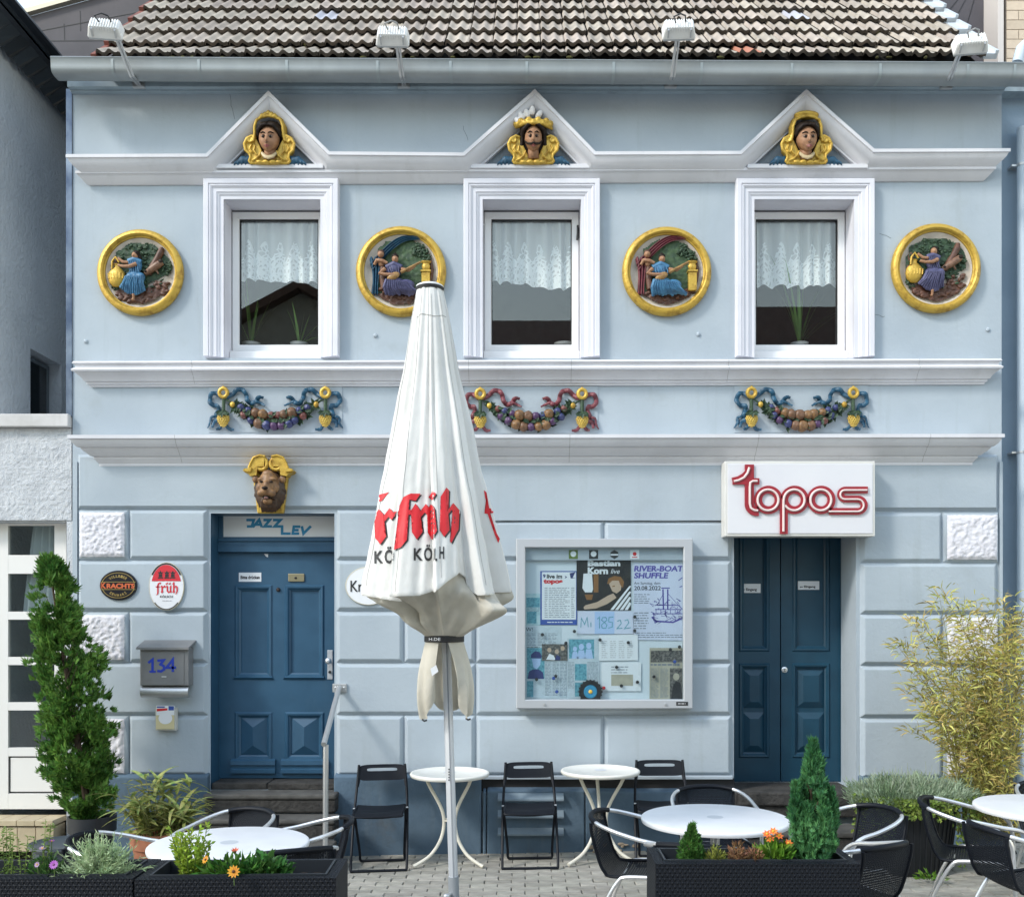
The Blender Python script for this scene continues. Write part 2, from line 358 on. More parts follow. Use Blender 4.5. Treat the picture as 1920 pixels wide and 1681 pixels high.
def wall():
    holes = [(X(a), X(b), Z(WB), Z(WT)) for a, b in WIN]+[(X(D1[0]), X(D1[1]), D1[3], Z(D1[2])), (X(D2[0]), X(D2[1]), D2[3], Z(D2[2]))]
    dep = [.32, .32, .32, .30, .46]
    xs = sorted({XL, XR}|{h[0] for h in holes}|{h[1] for h in holes}); zs = sorted({-.15, Z(150, 0)}|{h[2] for h in holes}|{h[3] for h in holes})
    mb = MB()
    for i in range(len(xs)-1):
        for j in range(len(zs)-1):
            mx, mz = (xs[i]+xs[i+1])/2, (zs[j]+zs[j+1])/2
            if any(h[0] < mx < h[1] and h[2] < mz < h[3] for h in holes): continue
            mb.add([(xs[i],0,zs[j]),(xs[i+1],0,zs[j]),(xs[i+1],0,zs[j+1]),(xs[i],0,zs[j+1])], [(0,1,2,3)])
    for k, (h, d) in enumerate(zip(holes, dep)):
        a = [(h[0],0,h[2]),(h[1],0,h[2]),(h[1],0,h[3]),(h[0],0,h[3])]; b = [(p[0],d,p[2]) for p in a]
        if k == 3: mb.m = 1
        elif k < 3: mb.m = 2
        mb.add(a+b, [(0,1,5,4),(1,2,6,5),(2,3,7,6),(3,0,4,7)]); mb.m = 0
    zt = Z(150, 0)
    mb.add([(XL,0,-.15),(XL,7,-.15),(XL,7,zt),(XL,0,zt)], [(0,1,2,3)]); mb.add([(XR,0,-.15),(XR,7,-.15),(XR,7,zt),(XR,0,zt)], [(0,1,2,3)])
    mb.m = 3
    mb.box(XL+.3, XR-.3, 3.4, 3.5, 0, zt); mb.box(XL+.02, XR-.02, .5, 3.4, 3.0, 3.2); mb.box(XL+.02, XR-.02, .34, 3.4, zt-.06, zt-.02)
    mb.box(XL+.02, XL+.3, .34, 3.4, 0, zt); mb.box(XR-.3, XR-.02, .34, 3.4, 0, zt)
    w_ = mb.build('wall', [BLUE, DOORB, WTRIM, DARKROOM], house, smooth=0, recalc=False)
    # cracks in the render
    cr = MB(); rr = random.Random(5)
    for (a, b, n) in (((900, 976, -.0362), (1122, 973, -.0362), 14), ((1142, 976, -.0362), (1355, 979, -.0362), 12), ((428, 172, -.0012), (441, 222, -.0012), 6), ((1650, 437, -.0012), (1672, 446, -.0012), 4), ((868, 235, -.0012), (878, 262, -.0012), 4), ((1640, 590, -.0012), (1660, 594, -.0012), 4)):
        p = [W(a[0]+(b[0]-a[0])*i/n+rr.uniform(-1.5,1.5), a[1]+(b[1]-a[1])*i/n+rr.uniform(-1.5,1.5), a[2]) for i in range(n+1)]
        cr.ribbon([(q.x, q.z) for q in p], .0035, a[2], a[2]+.0004)
    cr.build('crack', M('crack', (.16,.18,.19), rough=1), w_, smooth=0)
    # rusticated blocks of the ground floor
    yb, yf, c = 0.0, -.036, .031
    rows = [(955, 1050), (1050, 1146), (1146, 1242), (1242, 1340), (1340, 1453)]
    rr = random.Random(11)
    def block(x0, x1, r0, r1, name='rusticated_block'):
        j = [rr.uniform(-.002,.002) for _ in range(4)]
        b = MB(); b.frustum(X(x0)+j[0], X(x1)+j[1], Z(r1)+j[2], Z(r0)+j[3], yb, yf+rr.uniform(-.002,.002), c)
        return b.build(name, BLUE, w_, smooth=0, bevel=.006)
    def rough(x0, x1, r0, r1, sd):
        xa, xb, za, zb = X(x0)+c, X(x1)-c, Z(r1)+c, Z(r0)-c; n = 44; b = MB()
        b.frustum(X(x0), X(x1), Z(r1), Z(r0), yb, yf+.004, c); b.m = 1
        def fn(u, v):
            e = min(1, min(u, 1-u, v, 1-v)*14)
            q = Vector((u*5.5+sd*3.1, v*5.5, sd)); h = noise.fractal(q*2.2, .9, 2.1, 5)*.009+abs(noise.noise(q*3.4))*.009
            return (xa-.004+(xb-xa+.008)*u+noise.noise(q*3)*.004, yf-.004-e*(.012+h), za-.004+(zb-za+.008)*v+noise.noise(q*3+Vector((9,9,9)))*.004)
        b.grid(fn, n, n)
        b.build('rough_block', [BLUE, ROUGHB], w_, smooth=60)
    for i, (r0, r1) in enumerate(rows):
        if i % 2 == 0:
            rough(147, 243, r0, r1, i); block(243, 391, r0, r1)
        else: block(147, 391, r0, r1)
        top = 976 if i == 0 else r0
        if i % 2 == 0:
            block(631, 758, r0, r1); block(758, 892, r0, r1); block(892, 1132, top, r1); block(1132, 1371, top, r1)
        else: block(631, 892, r0, r1); block(892, 1371, r0, r1)
        o = 5; 
        if i % 2 == 0:
            block(1612, 1766, r0+o, r1+o); rough(1766, 1872, r0+o, r1+o, i+7)
        else: block(1612, 1868, r0+o, r1+o)
    fr = MB(); fr.frustum(X(147), X(892), Z(955), Z(852), yb, yf, c*.9); fr.build('frieze_panel', BLUE, w_, smooth=0)
    fr = MB(); fr.box(X(892)-c*.85, X(1612)+c, yf-.0008, yb, Z(976), Z(852)); fr.build('frieze_panel', BLUE, w_, smooth=0)
    fr = MB(); fr.frustum(X(1612), X(1870), Z(958), Z(852), yb, yf, c*.9); fr.build('frieze_panel', BLUE, w_, smooth=0)
    # little painted anchor caps on the upper wall
    for px, py in ((161, 640), (704, 629), (1309, 627), (1852, 618)):
        b = MB(); p = W(px, py, 0); b.ell((p.x, -.004, p.z), (.018,.012,.018), 10, 6); b.build('anchor_cap', BLUE, w_)
    # corner pilaster strips
    b = MB(); b.box(X(140), X(147)-.002, -.02, 0, -.1, Z(866)); b.build('corner_strip', BLUE, w_, smooth=0)
    b = MB(); b.box(X(1872)+.002, XR, -.02, 0, -.1, Z(866)); b.build('corner_strip', BLUE, w_, smooth=0)
    # plinth
    yd = -.075; zt = Z(1456, yd)
    def plinth(x0, x1, z0, z1, nm='plinth'):
        b = MB(); b.add([(x0,0,z0),(x1,0,z0),(x1,yd,z0),(x0,yd,z0),(x0,0,z1+.025),(x1,0,z1+.025),(x1,yd,z1),(x0,yd,z1)],
                        [(0,1,2,3),(4,5,6,7),(2,3,7,6),(0,3,7,4),(1,2,6,5)])
        return b.build(nm, DADO, w_, smooth=0, bevel=.01)
    plinth(X(142), X(394), -.1, zt); plinth(X(629), X(903), -.1, zt); plinth(X(1609), X(1872), -.1, zt-.02)
    plinth(X(906), X(912), -.1, Z(1484, yd)); plinth(X(1097), X(1374), -.1, Z(1484, yd)); plinth(X(914), X(1095), -.1, Z(1482, yd))
    b = MB(); b.box(X(903), X(1376), -.012, .001, Z(1482), Z(1458)); b.build('vent_slot_shade', SEAL, w_, smooth=0)  # black strip painted in for the shade inside the slot
    b = MB(); b.box(X(905), X(1372), -.05, 0, Z(1459), Z(1452)); b.build('ledge_strip', BLUE, w_, smooth=0, bevel=.006)
    SL = M('slat_paint', (.19,.25,.30), (.15,.20,.25), scale=6, rough=.7)
    for r in (1494, 1526, 1559):
        z = Z(r, yd-.03); b = MB()
        b.add([(X(934),yd,z+.03),(X(1056),yd,z+.03),(X(1056),yd-.055,z-.012),(X(934),yd-.055,z-.012),(X(934),yd-.055,z-.026),(X(1056),yd-.055,z-.026),(X(1056),yd,z+.012),(X(934),yd,z+.012)],
              [(0,1,2,3),(3,2,5,4),(4,5,6,7),(0,3,4,7),(1,2,5,6)])
        b.build('vent_slat', SL, w_, smooth=0)
    rr2 = random.Random(2)
    for (a, b_, r0, r1) in ((470, 505, 1590, 1603), (1105, 1200, 1580, 1598)):      # crumbled render at the foot of the wall
        b = MB()
        for k in range(16):
            p = W(rr2.uniform(a, b_), rr2.uniform(r0, r1), yd-.01); b.ell(p, (rr2.uniform(.01,.035), .012, rr2.uniform(.006,.016)), 7, 5)
        b.build('bare_render', M('bare_render', (.36,.29,.21), (.24,.2,.16), scale=30, rough=1), w_, kind='stuff')
wall()

def taper(mb, k, npts, n0, proj):                         # mitred returns: pull the ends in where the profile projects less
    for idx in range(n0, n0+k):
        x, y, z = mb.v[idx]; mb.v[idx] = (x+max(0, (proj+y)), y, z)
    e = n0+(npts-1)*k
    for idx in range(e, e+k):
        x, y, z = mb.v[idx]; mb.v[idx] = (x-max(0, (proj+y)), y, z)

PED = [((386, 288), (503, 170), (618, 284)), ((868, 286), (1003, 167), (1117, 284)), ((1388, 283), (1512, 167), (1640, 279))]
def cornices():
    pr = .17
    def q(p, y=-pr): v = W(p[0], p[1], y); return (v.x, v.z)
    path = [q((123, 289))]
    for a, b, c in PED: path += [q(a), q(b), q(c)]
    path.append(q((1895, 278)))
    prof = [(0, .002), (0, -.17), (.026, -.17), (.030, -.158), (.05, -.15), (.075, -.128), (.10, -.096), (.122, -.072), (.126, -.06), (.138, -.055), (.138, .002)]
    mb = MB(); mb.sweep(path, prof); taper(mb, len(prof), len(path), 0, pr)
    ck = mb.build('upper_cornice', TRIM, house, smooth=30, label='upper cornice rising into three small pediments')
    prof = [(0, .002), (0, -.085), (.02, -.085), (.024, -.075), (.04, -.062), (.062, -.040), (.082, -.022), (.088, -.012), (.088, .002)]
    p2 = [q((141, 320), -.085), q((1868, 312), -.085)]
    mb = MB(); mb.sweep(p2, prof); taper(mb, len(prof), 2, 0, .085); mb.build('lower_moulding', TRIM, ck, smooth=30)
    for a, b, c in PED:
        mb = MB(); m = MB()
        x0, x1 = a[0]+14, c[0]-12
        mb.pbox(x0, x1, 307, 315, -.10, .001); mb.build('pediment_sill', TRIM, ck, smooth=0, bevel=.004)
        t = [W(a[0]+22, 309, -.02), W(b[0], b[1]+36, -.02), W(c[0]-20, 309, -.02)]
        m.prism([(v.x, v.z) for v in t], -.02, .0); m.build('tympanum', M('tympanum_paint', (.20,.235,.27), (.16,.19,.22), rough=.8, bump=.2), ck, smooth=0)
    for (nm, pr, pa, prof) in (('sill_cornice', .125, [(132, 676), (1882, 671)],
            [(0,.002),(0,-.11),(.016,-.118),(.024,-.11),(.03,-.098),(.05,-.098),(.056,-.112),(.07,-.125),(.082,-.12),(.088,-.1),(.092,-.1),(.10,-.088),(.125,-.062),(.15,-.05),(.152,-.034),(.17,-.034),(.175,-.02),(.19,-.016),(.19,.002)]),
        ('storey_cornice', .22, [(126, 815), (1884, 813)],
            [(0,.002),(0,-.22),(.028,-.22),(.032,-.205),(.05,-.198),(.072,-.182),(.088,-.165),(.092,-.145),(.098,-.145),(.115,-.13),(.135,-.105),(.15,-.09),(.154,-.07),(.168,-.07),(.185,-.055),(.2,-.046),(.204,-.04),(.225,-.04),(.225,.002)])):
        mb = MB(); pth = [q(p, -pr) for p in pa]; mb.sweep(pth, prof); taper(mb, len(prof), 2, 0, pr); o = mb.build(nm, TRIM, house, smooth=30)
        # hairline joints between lengths of moulding
        rr = random.Random(len(nm)); s_ = MB()
        for fx in ((.13, .42, .53, .72, .93) if nm[0] == 's' else (.2, .5, .8)):
            xx = pth[0][0]+(pth[1][0]-pth[0][0])*(fx+rr.uniform(-.02,.02)); zz = pth[0][1]+(pth[1][1]-pth[0][1])*fx
            s_.add([(xx+dx, y-.0008, zz-n) for (n, y) in prof[1:-3] for dx in (0, .0028)], [(2*i, 2*i+1, 2*i+3, 2*i+2) for i in range(len(prof)-5)])
        s_.build('joint', M('joint_line', (.3,.3,.29), rough=1), o, smooth=0, recalc=False)
    # soft drip board beneath the gutter
    mb = MB(); mb.box(XL-.0, XR+.0, -.10, .0, Z(163, -.1), Z(140, -.1)); mb.box(XL, XR, -.055, .0, Z(171, -.055), Z(163, -.1))
    mb.build('eaves_board', M('eaves_paint', (.30,.37,.42), (.25,.31,.35), scale=3, rough=.8, dirt=.5, dirtcol=(.08,.09,.1)), house, smooth=0, bevel=.006)
cornices()

# ------------------------------------------------------------------ roof, tiles, gutter
def roof():
    ex, ey, ez = X(196, -.2), -.335, 6.372; wd, ln, n = .197, .345, 36; cs = math.cos(R(45)); x1 = ex+n*wd
    mb = MB(); L = 5.6
    mb.add([(ex+.01,ey+.1,ez+.05),(x1-.01,ey+.1,ez+.05),(x1-.01,ey+L*cs,ez+L*cs-.06),(ex+.01,ey+L*cs,ez+L*cs-.06),
            (ex+.01,ey+.12,ez+.0),(x1-.01,ey+.12,ez+.0),(x1-.01,ey+L*cs+.2,ez+L*cs-.3),(ex+.01,ey+L*cs+.2,ez+L*cs-.3),(ex+.01,ey+2*L*cs,ez-.1),(x1-.01,ey+2*L*cs,ez-.1)],
           [(0,1,2,3),(4,5,1,0),(0,3,8,4),(1,5,9,2),(3,2,9,8)])
    rf = mb.build('roof', M('roof_felt', (.02,.02,.02), rough=.9), house, smooth=0)
    T = M('roof_tile', (.42,.365,.31), (.31,.265,.225), scale=7, rough=.9, bump=.35, bscale=60, bdist=.008, rnd=.14, hue=.012, dirt=.5, dirtcol=(.15,.125,.10), lo=.35, hi=.7)
    TE = M('tile_edge_shade', (.10,.08,.065), (.045,.038,.03), scale=12, rough=.95)  # front edges coloured dark for the shadow under each tile
    def tile(kk, off=(0,0,0), tgt=None):
        b = tgt or MB(); nu = 17; rr = random.Random(kk); lift = rr.uniform(0,.004)
        def wv(u):
            c = (math.cos(4*math.pi*u-1.1)+1)/2
            return .026*(c**1.3)-(.016 if u < .04 or u > .965 else 0)
        k0 = len(b.v); 
        for (v, h) in ((0, .052+lift), (.405, .008)):
            for i in range(nu):
                u = i/(nu-1); b.v.append((off[0]+.003+u*(wd-.006), off[1]+v, off[2]+h+wv(u)))
        for i in range(nu):
            u = i/(nu-1); b.v.append((off[0]+.003+u*(wd-.006), off[1]+.004, off[2]+.052+lift+wv(u)-.030))
        for i in range(nu-1):
            b.f.append((k0+i, k0+i+1, k0+nu+i+1, k0+nu+i)); b.mi.append(0)
            b.f.append((k0+2*nu+i, k0+2*nu+i+1, k0+i+1, k0+i)); b.mi.append(1)
        return b
    tm = [tile(k).mesh('tile', [T, TE], smooth=50, recalc=False) for k in range(4)]
    TR = M('new_red_tile', (.40,.16,.10), rough=.8); TP = M('pale_lilac_tile', (.45,.45,.50), (.38,.38,.43), rough=.8)
    trm = tile(9).mesh('tile', [TR, TE], smooth=50, recalc=False); tpm = tile(8).mesh('tile', [TP, TE], smooth=50, recalc=False)
    rr = random.Random(4)
    odd = {(26, 0): trm, (27, 1): tm[0], (29, 3): tpm, (8, 3): tpm, (11, 5): tpm, (12, 5): tpm, (24, 5): tpm}
    for j in range(8):
        for i in range(n):
            p = (ex+i*wd+rr.uniform(-.002,.002), ey+(j*ln+rr.uniform(-.004,.004))*cs, ez+(j*ln)*cs+rr.uniform(-.002,.002)+(.02 if j == 0 else 0))
            place('tile', odd.get((i, j), tm[(i*7+j*3) % 4]), rf, p, (R(45)-(.10 if j == 0 else 0)+rr.uniform(-.01,.01), 0, rr.uniform(-.012,.012)))
    up = MB()
    for j in range(8, 16):
        for i in range(n): tile((i+j) % 4, (i*wd, j*ln, 0), up)
    cc = Matrix.Rotation(R(45), 3, 'X'); up.v = [tuple(cc@Vector(p)+Vector((ex, ey, ez))) for p in up.v]
    up.build('upper_roof_tiles', [T, TE], rf, smooth=50, recalc=False, kind='stuff')
    VR = M('verge_red', (.22,.07,.05), (.14,.05,.04), scale=10, rough=.85); FL = M('verge_flashing', (.62,.66,.70), rough=.45, metal=.3)
    for j in range(8):
        b = MB(); b.box(-.035, .004, -.01, .37, .0, .065)
        o = b.build('verge_tile', VR, rf, smooth=0)
        o.location = Vector((ex, ey+j*ln*cs, ez+j*ln*cs)); o.rotation_euler = (R(45)-.09, 0, 0)
        for v in o.data.vertices: v.co += ORG[rf.name]
        b = MB(); b.box(-.002, .11, .06, .36, .015, .055); b.box(.085, .11, .05, .36, .055, .08)
        o = b.build('verge_flashing', FL, rf, smooth=0)
        o.location = Vector((x1, ey+j*ln*cs, ez+j*ln*cs)); o.rotation_euler = (R(45)-.09, 0, 0)
    ms = MB(); rr = random.Random(8)                       # moss cushions in the lowest courses
    for k in range(26):
        i = rr.uniform(0, n*wd); v = rr.choice([0, 0, 0, 1, 2])*ln; ms.ell((ex+i, ey+(v+.01)*cs-.02, ez+(v+.0)*cs+.035), (rr.uniform(.01,.035), .015, rr.uniform(.006,.014)), 7, 5)
    ms.build('moss', M('moss', (.10,.095,.03), (.05,.05,.02), scale=40, rough=1), rf, kind='stuff')
    # zinc gutter
    gy, gr = -.29, .083; zl, zr = Z(108, gy-gr), Z(119.5, gy-gr); xa, xb = X(95, gy-gr), X(1990, gy-gr)
    prof = [(gy+gr, .02)]+[(gy+gr*math.copysign(abs(math.cos(a))**.55, math.cos(a)), -.062-gr*.66*math.sin(a)**.75) for a in [math.pi*k/12 for k in range(13)]]+[(gy-gr-.004, -.01), (gy-gr-.012, 0), (gy-gr-.004, .009), (gy-gr+.006, .002)]
    mb = MB(); N = 30
    def zz(x): return zl+(zr-zl)*(x-xa)/(xb-xa)
    pts = [[(x, y, zz(x)+h) for (y, h) in prof] for x in [xa+(xb-xa)*i/N for i in range(N+1)]]
    k = len(prof); mb.add([p for r_ in pts for p in r_], [(i*k+j, (i+1)*k+j, (i+1)*k+j+1, i*k+j+1) for i in range(N) for j in range(k-1)]+[tuple(range(1, 14))])
    g = mb.build('gutter', ZINC, house, smooth=50, recalc=False)
    for px in (208, 370, 535, 705, 842, 985, 1148, 1313, 1482, 1648, 1812, 1900):
        x = X(px, gy-gr); b = MB()
        for dx in (0,): b.add([(x+o, y*1.0-(.004 if y < gy else 0), zz(x)+h-.002) for (y, h) in prof[1:15] for o in (0, .022)], [(2*i, 2*i+1, 2*i+3, 2*i+2) for i in range(13)])
        b.build('gutter_strap', M('zinc_strap', (.30,.335,.345), rough=.5, metal=.25), g, smooth=50, recalc=False)
roof()

# ------------------------------------------------------------------ windows
def window(i, a, b):
    x0, x1, z0, z1 = X(a), X(b), Z(WB), Z(WT)
    lab = ['upper window with yucca leaves behind the glass, left of three', 'middle upper window with a white bowl inside', 'upper window with palm leaves behind the glass, right of three'][i]
    mb = MB()                                              # moulded architrave
    path = [(x0, z0), (x0, z1), (x1, z1), (x1, z0)]
    prof = [(0, .004), (0, -.028), (-.03, -.028), (-.034, -.036), (-.05, -.04), (-.054, -.048), (-.085, -.05), (-.089, -.058), (-.10, -.066), (-.112, -.06), (-.116, -.07), (-.15, -.072), (-.155, -.066), (-.157, .002)]
    mb.sweep(path, prof); wn = mb.build('window', WTRIM, house, smooth=25, label=lab)
    yf = .19; t = .062
    f = MB(); zb = Z(659, yf)
    def ring(mb, xa, xb, za, zb_, t, y0, y1, c=.01):
        mb.sweep([(xa, za), (xa, zb_), (xb, zb_), (xb, za)], [(0, y1), (0, y0+c), (c, y0), (t-c*.6, y0), (t, y0+c*1.6), (t, y1)], closed=True)
    ring(f, x0+.004, x1-.004, zb, z1-.012, t, yf, yf+.07); fr = f.build('frame', PVC, wn, smooth=20)
    s = MB(); ring(s, x0+.0, x1-.0, zb-.008, z1-.003, .012, yf+.012, yf+.06, .001)
    ring(s, x0+.004+t-.001, x1-.004-t+.001, zb+t-.001, z1-.012-t+.001, .008, yf+.016, yf+.05, .001); s.build('seal', SEAL, wn, smooth=0)
    g = MB(); g.box(x0+.06, x1-.06, yf+.03, yf+.036, zb+.05, z1-.06); g.build('pane', GLASS, wn, smooth=0)
    sl_ = MB(); sl_.box(x0+.002, x1-.002, yf-.06, yf+.06, z0+.002, zb-.009); sl_.build('sill', PVC, wn, smooth=0, bevel=.005)
    if i == 1:
        h = MB(); h.box(X(1080,yf)+.006, X(1080,yf)+.022, yf-.022, yf, Z(448,yf), Z(424,yf)); h.tube([W(1083,424,yf-.02), W(1084,430,yf-.03), W(1082,450,yf-.03)], .009, 8); h.build('window_stay', INK, wn)
        h = MB(); h.ell(W(906,421,yf-.005), (.008,.008,.01), 8, 6); h.build('hinge_cap', PVC, wn)
for i, (a, b) in enumerate(WIN): window(i, a, b)

def lace():
    m = bpy.data.materials.new('lace'); m.use_nodes = True; n = m.node_tree; N = n.nodes; L = n.links; N.clear()
    out = N.new('ShaderNodeOutputMaterial'); uv = N.new('ShaderNodeUVMap')
    def math_(op, a, b=None, c=None):
        x = N.new('ShaderNodeMath'); x.operation = op
        for k, v in enumerate((a, b, c)):
            if v is None: continue
            if isinstance(v, (int, float)): x.inputs[k].default_value = v
            else: L.new(v, x.inputs[k])
        return x.outputs[0]
    sp = N.new('ShaderNodeSeparateXYZ'); L.new(uv.outputs[0], sp.inputs[0]); u, v = sp.outputs[0], sp.outputs[1]
    vo = N.new('ShaderNodeTexVoronoi'); vo.feature = 'DISTANCE_TO_EDGE'; mp = N.new('ShaderNodeMapping'); mp.inputs['Scale'].default_value = (26, 16, 1); L.new(uv.outputs[0], mp.inputs[0]); L.new(mp.outputs[0], vo.inputs['Vector']); vo.inputs['Scale'].default_value = 1
    flower = math_('LESS_THAN', vo.outputs['Distance'], .13)
    # scallop rings along the hem and medallion rings above
    fu = math_('SUBTRACT', math_('FRACT', math_('MULTIPLY', u, 6.0)), .5)
    d1 = math_('SQRT', math_('ADD', math_('MULTIPLY', fu, fu), math_('POWER', math_('MULTIPLY', math_('SUBTRACT', v, .12), 2.2), 2)))
    rings = math_('GREATER_THAN', math_('SINE', math_('MULTIPLY', d1, 44)), .1)
    hemz = math_('LESS_THAN', d1, .55)
    midz = math_('MULTIPLY', math_('LESS_THAN', v, .58), math_('GREATER_THAN', math_('ADD', math_('MULTIPLY', math_('COSINE', math_('MULTIPLY', fu, 6.28)), .12), math_('SUBTRACT', .56, v)), .1))
    pat = math_('MAXIMUM', math_('MULTIPLY', rings, hemz), math_('MULTIPLY', flower, midz))
    a = math_('ADD', math_('MULTIPLY', pat, .30), .68)
    t = N.new('ShaderNodeBsdfTransparent'); d = N.new('ShaderNodeBsdfDiffuse'); d.inputs[0].default_value = (.90,.93,.95,1)
    tr = N.new('ShaderNodeBsdfTranslucent'); tr.inputs[0].default_value = (.80,.84,.86,1)
    m1 = N.new('ShaderNodeMixShader'); m1.inputs[0].default_value = .25; L.new(d.outputs[0], m1.inputs[1]); L.new(tr.outputs[0], m1.inputs[2])
    m2 = N.new('ShaderNodeMixShader'); L.new(a, m2.inputs[0]); L.new(t.outputs[0], m2.inputs[1]); L.new(m1.outputs[0], m2.inputs[2]); L.new(m2.outputs[0], out.inputs[0])
    return m
LACE = lace()
def curtain(i, a, b):
    x0, x1 = X(a, .3)+.02, X(b, .3)-.02; zt = Z(400, .3); zb = Z((532, 541, 540)[i], .3); rr = random.Random(20+i)
    ph = [rr.uniform(0, 6) for _ in range(4)]; mb = MB(); nu, nv = 120, 14; uvs = []
    def fn(u, v):
        f = math.sin(u*46+ph[0]+math.sin(u*9+ph[1])*1.6); k = .006+.02*(1-v*.4)
        hem = zb+.022*abs(math.sin(u*6*math.pi))*1.0-(.03*math.sin(u*5+ph[2]) if i == 1 else .012*math.sin(u*4+ph[2]))
        return (x0+(x1-x0)*u+.007*math.cos(u*46+ph[0])*(1-v), .275+f*k+.012*math.sin(u*17+ph[3]), hem+(zt-hem)*v)
    mb.grid(fn, nu, nv)
    o = mb.build('lace_curtain', LACE, None, smooth=180, label=['white lace half curtain behind the window nearest the grey neighbour', 'white lace half curtain with a parted hem behind the middle window', 'white lace half curtain in the window above the red-lettered sign'][i], cat='curtain', group='lace curtains in the upper windows')
    uvl = o.data.uv_layers.new(name='UVMap')
    for lp in o.data.loops: vi = lp.vertex_index; uvl.data[lp.index].uv = ((vi % nu)/(nu-1), (vi//nu)/(nv-1))
    r = MB(); r.tube([(x0-.02, .262, zt+.0), (x1+.02, .262, zt+.0)], .006, 8); r.build('curtain_rod', PVC, o)
for i, (a, b) in enumerate(WIN): curtain(i, a, b)
def window_plants():
    G = M('house_leaf', (.10,.20,.04), (.06,.13,.03), rough=.4, island=.35, thin=.3); PW = M('white_ceramic', (.7,.7,.7), rough=.3)
    for (px, n, lab, sd, hh) in ((470, 7, 'spiky yucca leaves standing inside the left upper window', 1, .62), (560, 6, 'arching green leaves inside the left upper window beside the yucca', 2, .42), (1500, 16, 'arching palm fronds inside the right upper window', 3, .75)):
        rr = random.Random(sd); zb = Z(655, .36); x = X(px, .40); t = thing('house_plant', lab, 'plant', (x, .42, zb-.04))
        p = MB(); p.lathe([(.05,0),(.075,.1),(.08,.11),(.072,.11),(.066,.1),(0,.095)], (x, .42, zb-.04), 18); p.build('pot', PW, t)
        b = MB()
        for k in range(n):
            g = rr.uniform(0, 2*math.pi); b.blade((x, .42, zb+.04), (math.cos(g)*rr.uniform(.1,.9), math.sin(g)*.22, rr.uniform(.7,1.6)), hh*rr.uniform(.6,1.1), .035, rr.uniform(.2,1.4), 6)
        b.build('foliage', G, t, smooth=180, recalc=False)
    t = MB(); t.lathe([(.03,0),(.075,.03),(.09,.05),(.085,.05),(.05,.03),(0,.02)], W(1058, 655, .32), 20)
    t.build('bowl', PW, None, label='white bowl on the sill inside the middle upper window', cat='bowl')
window_plants()
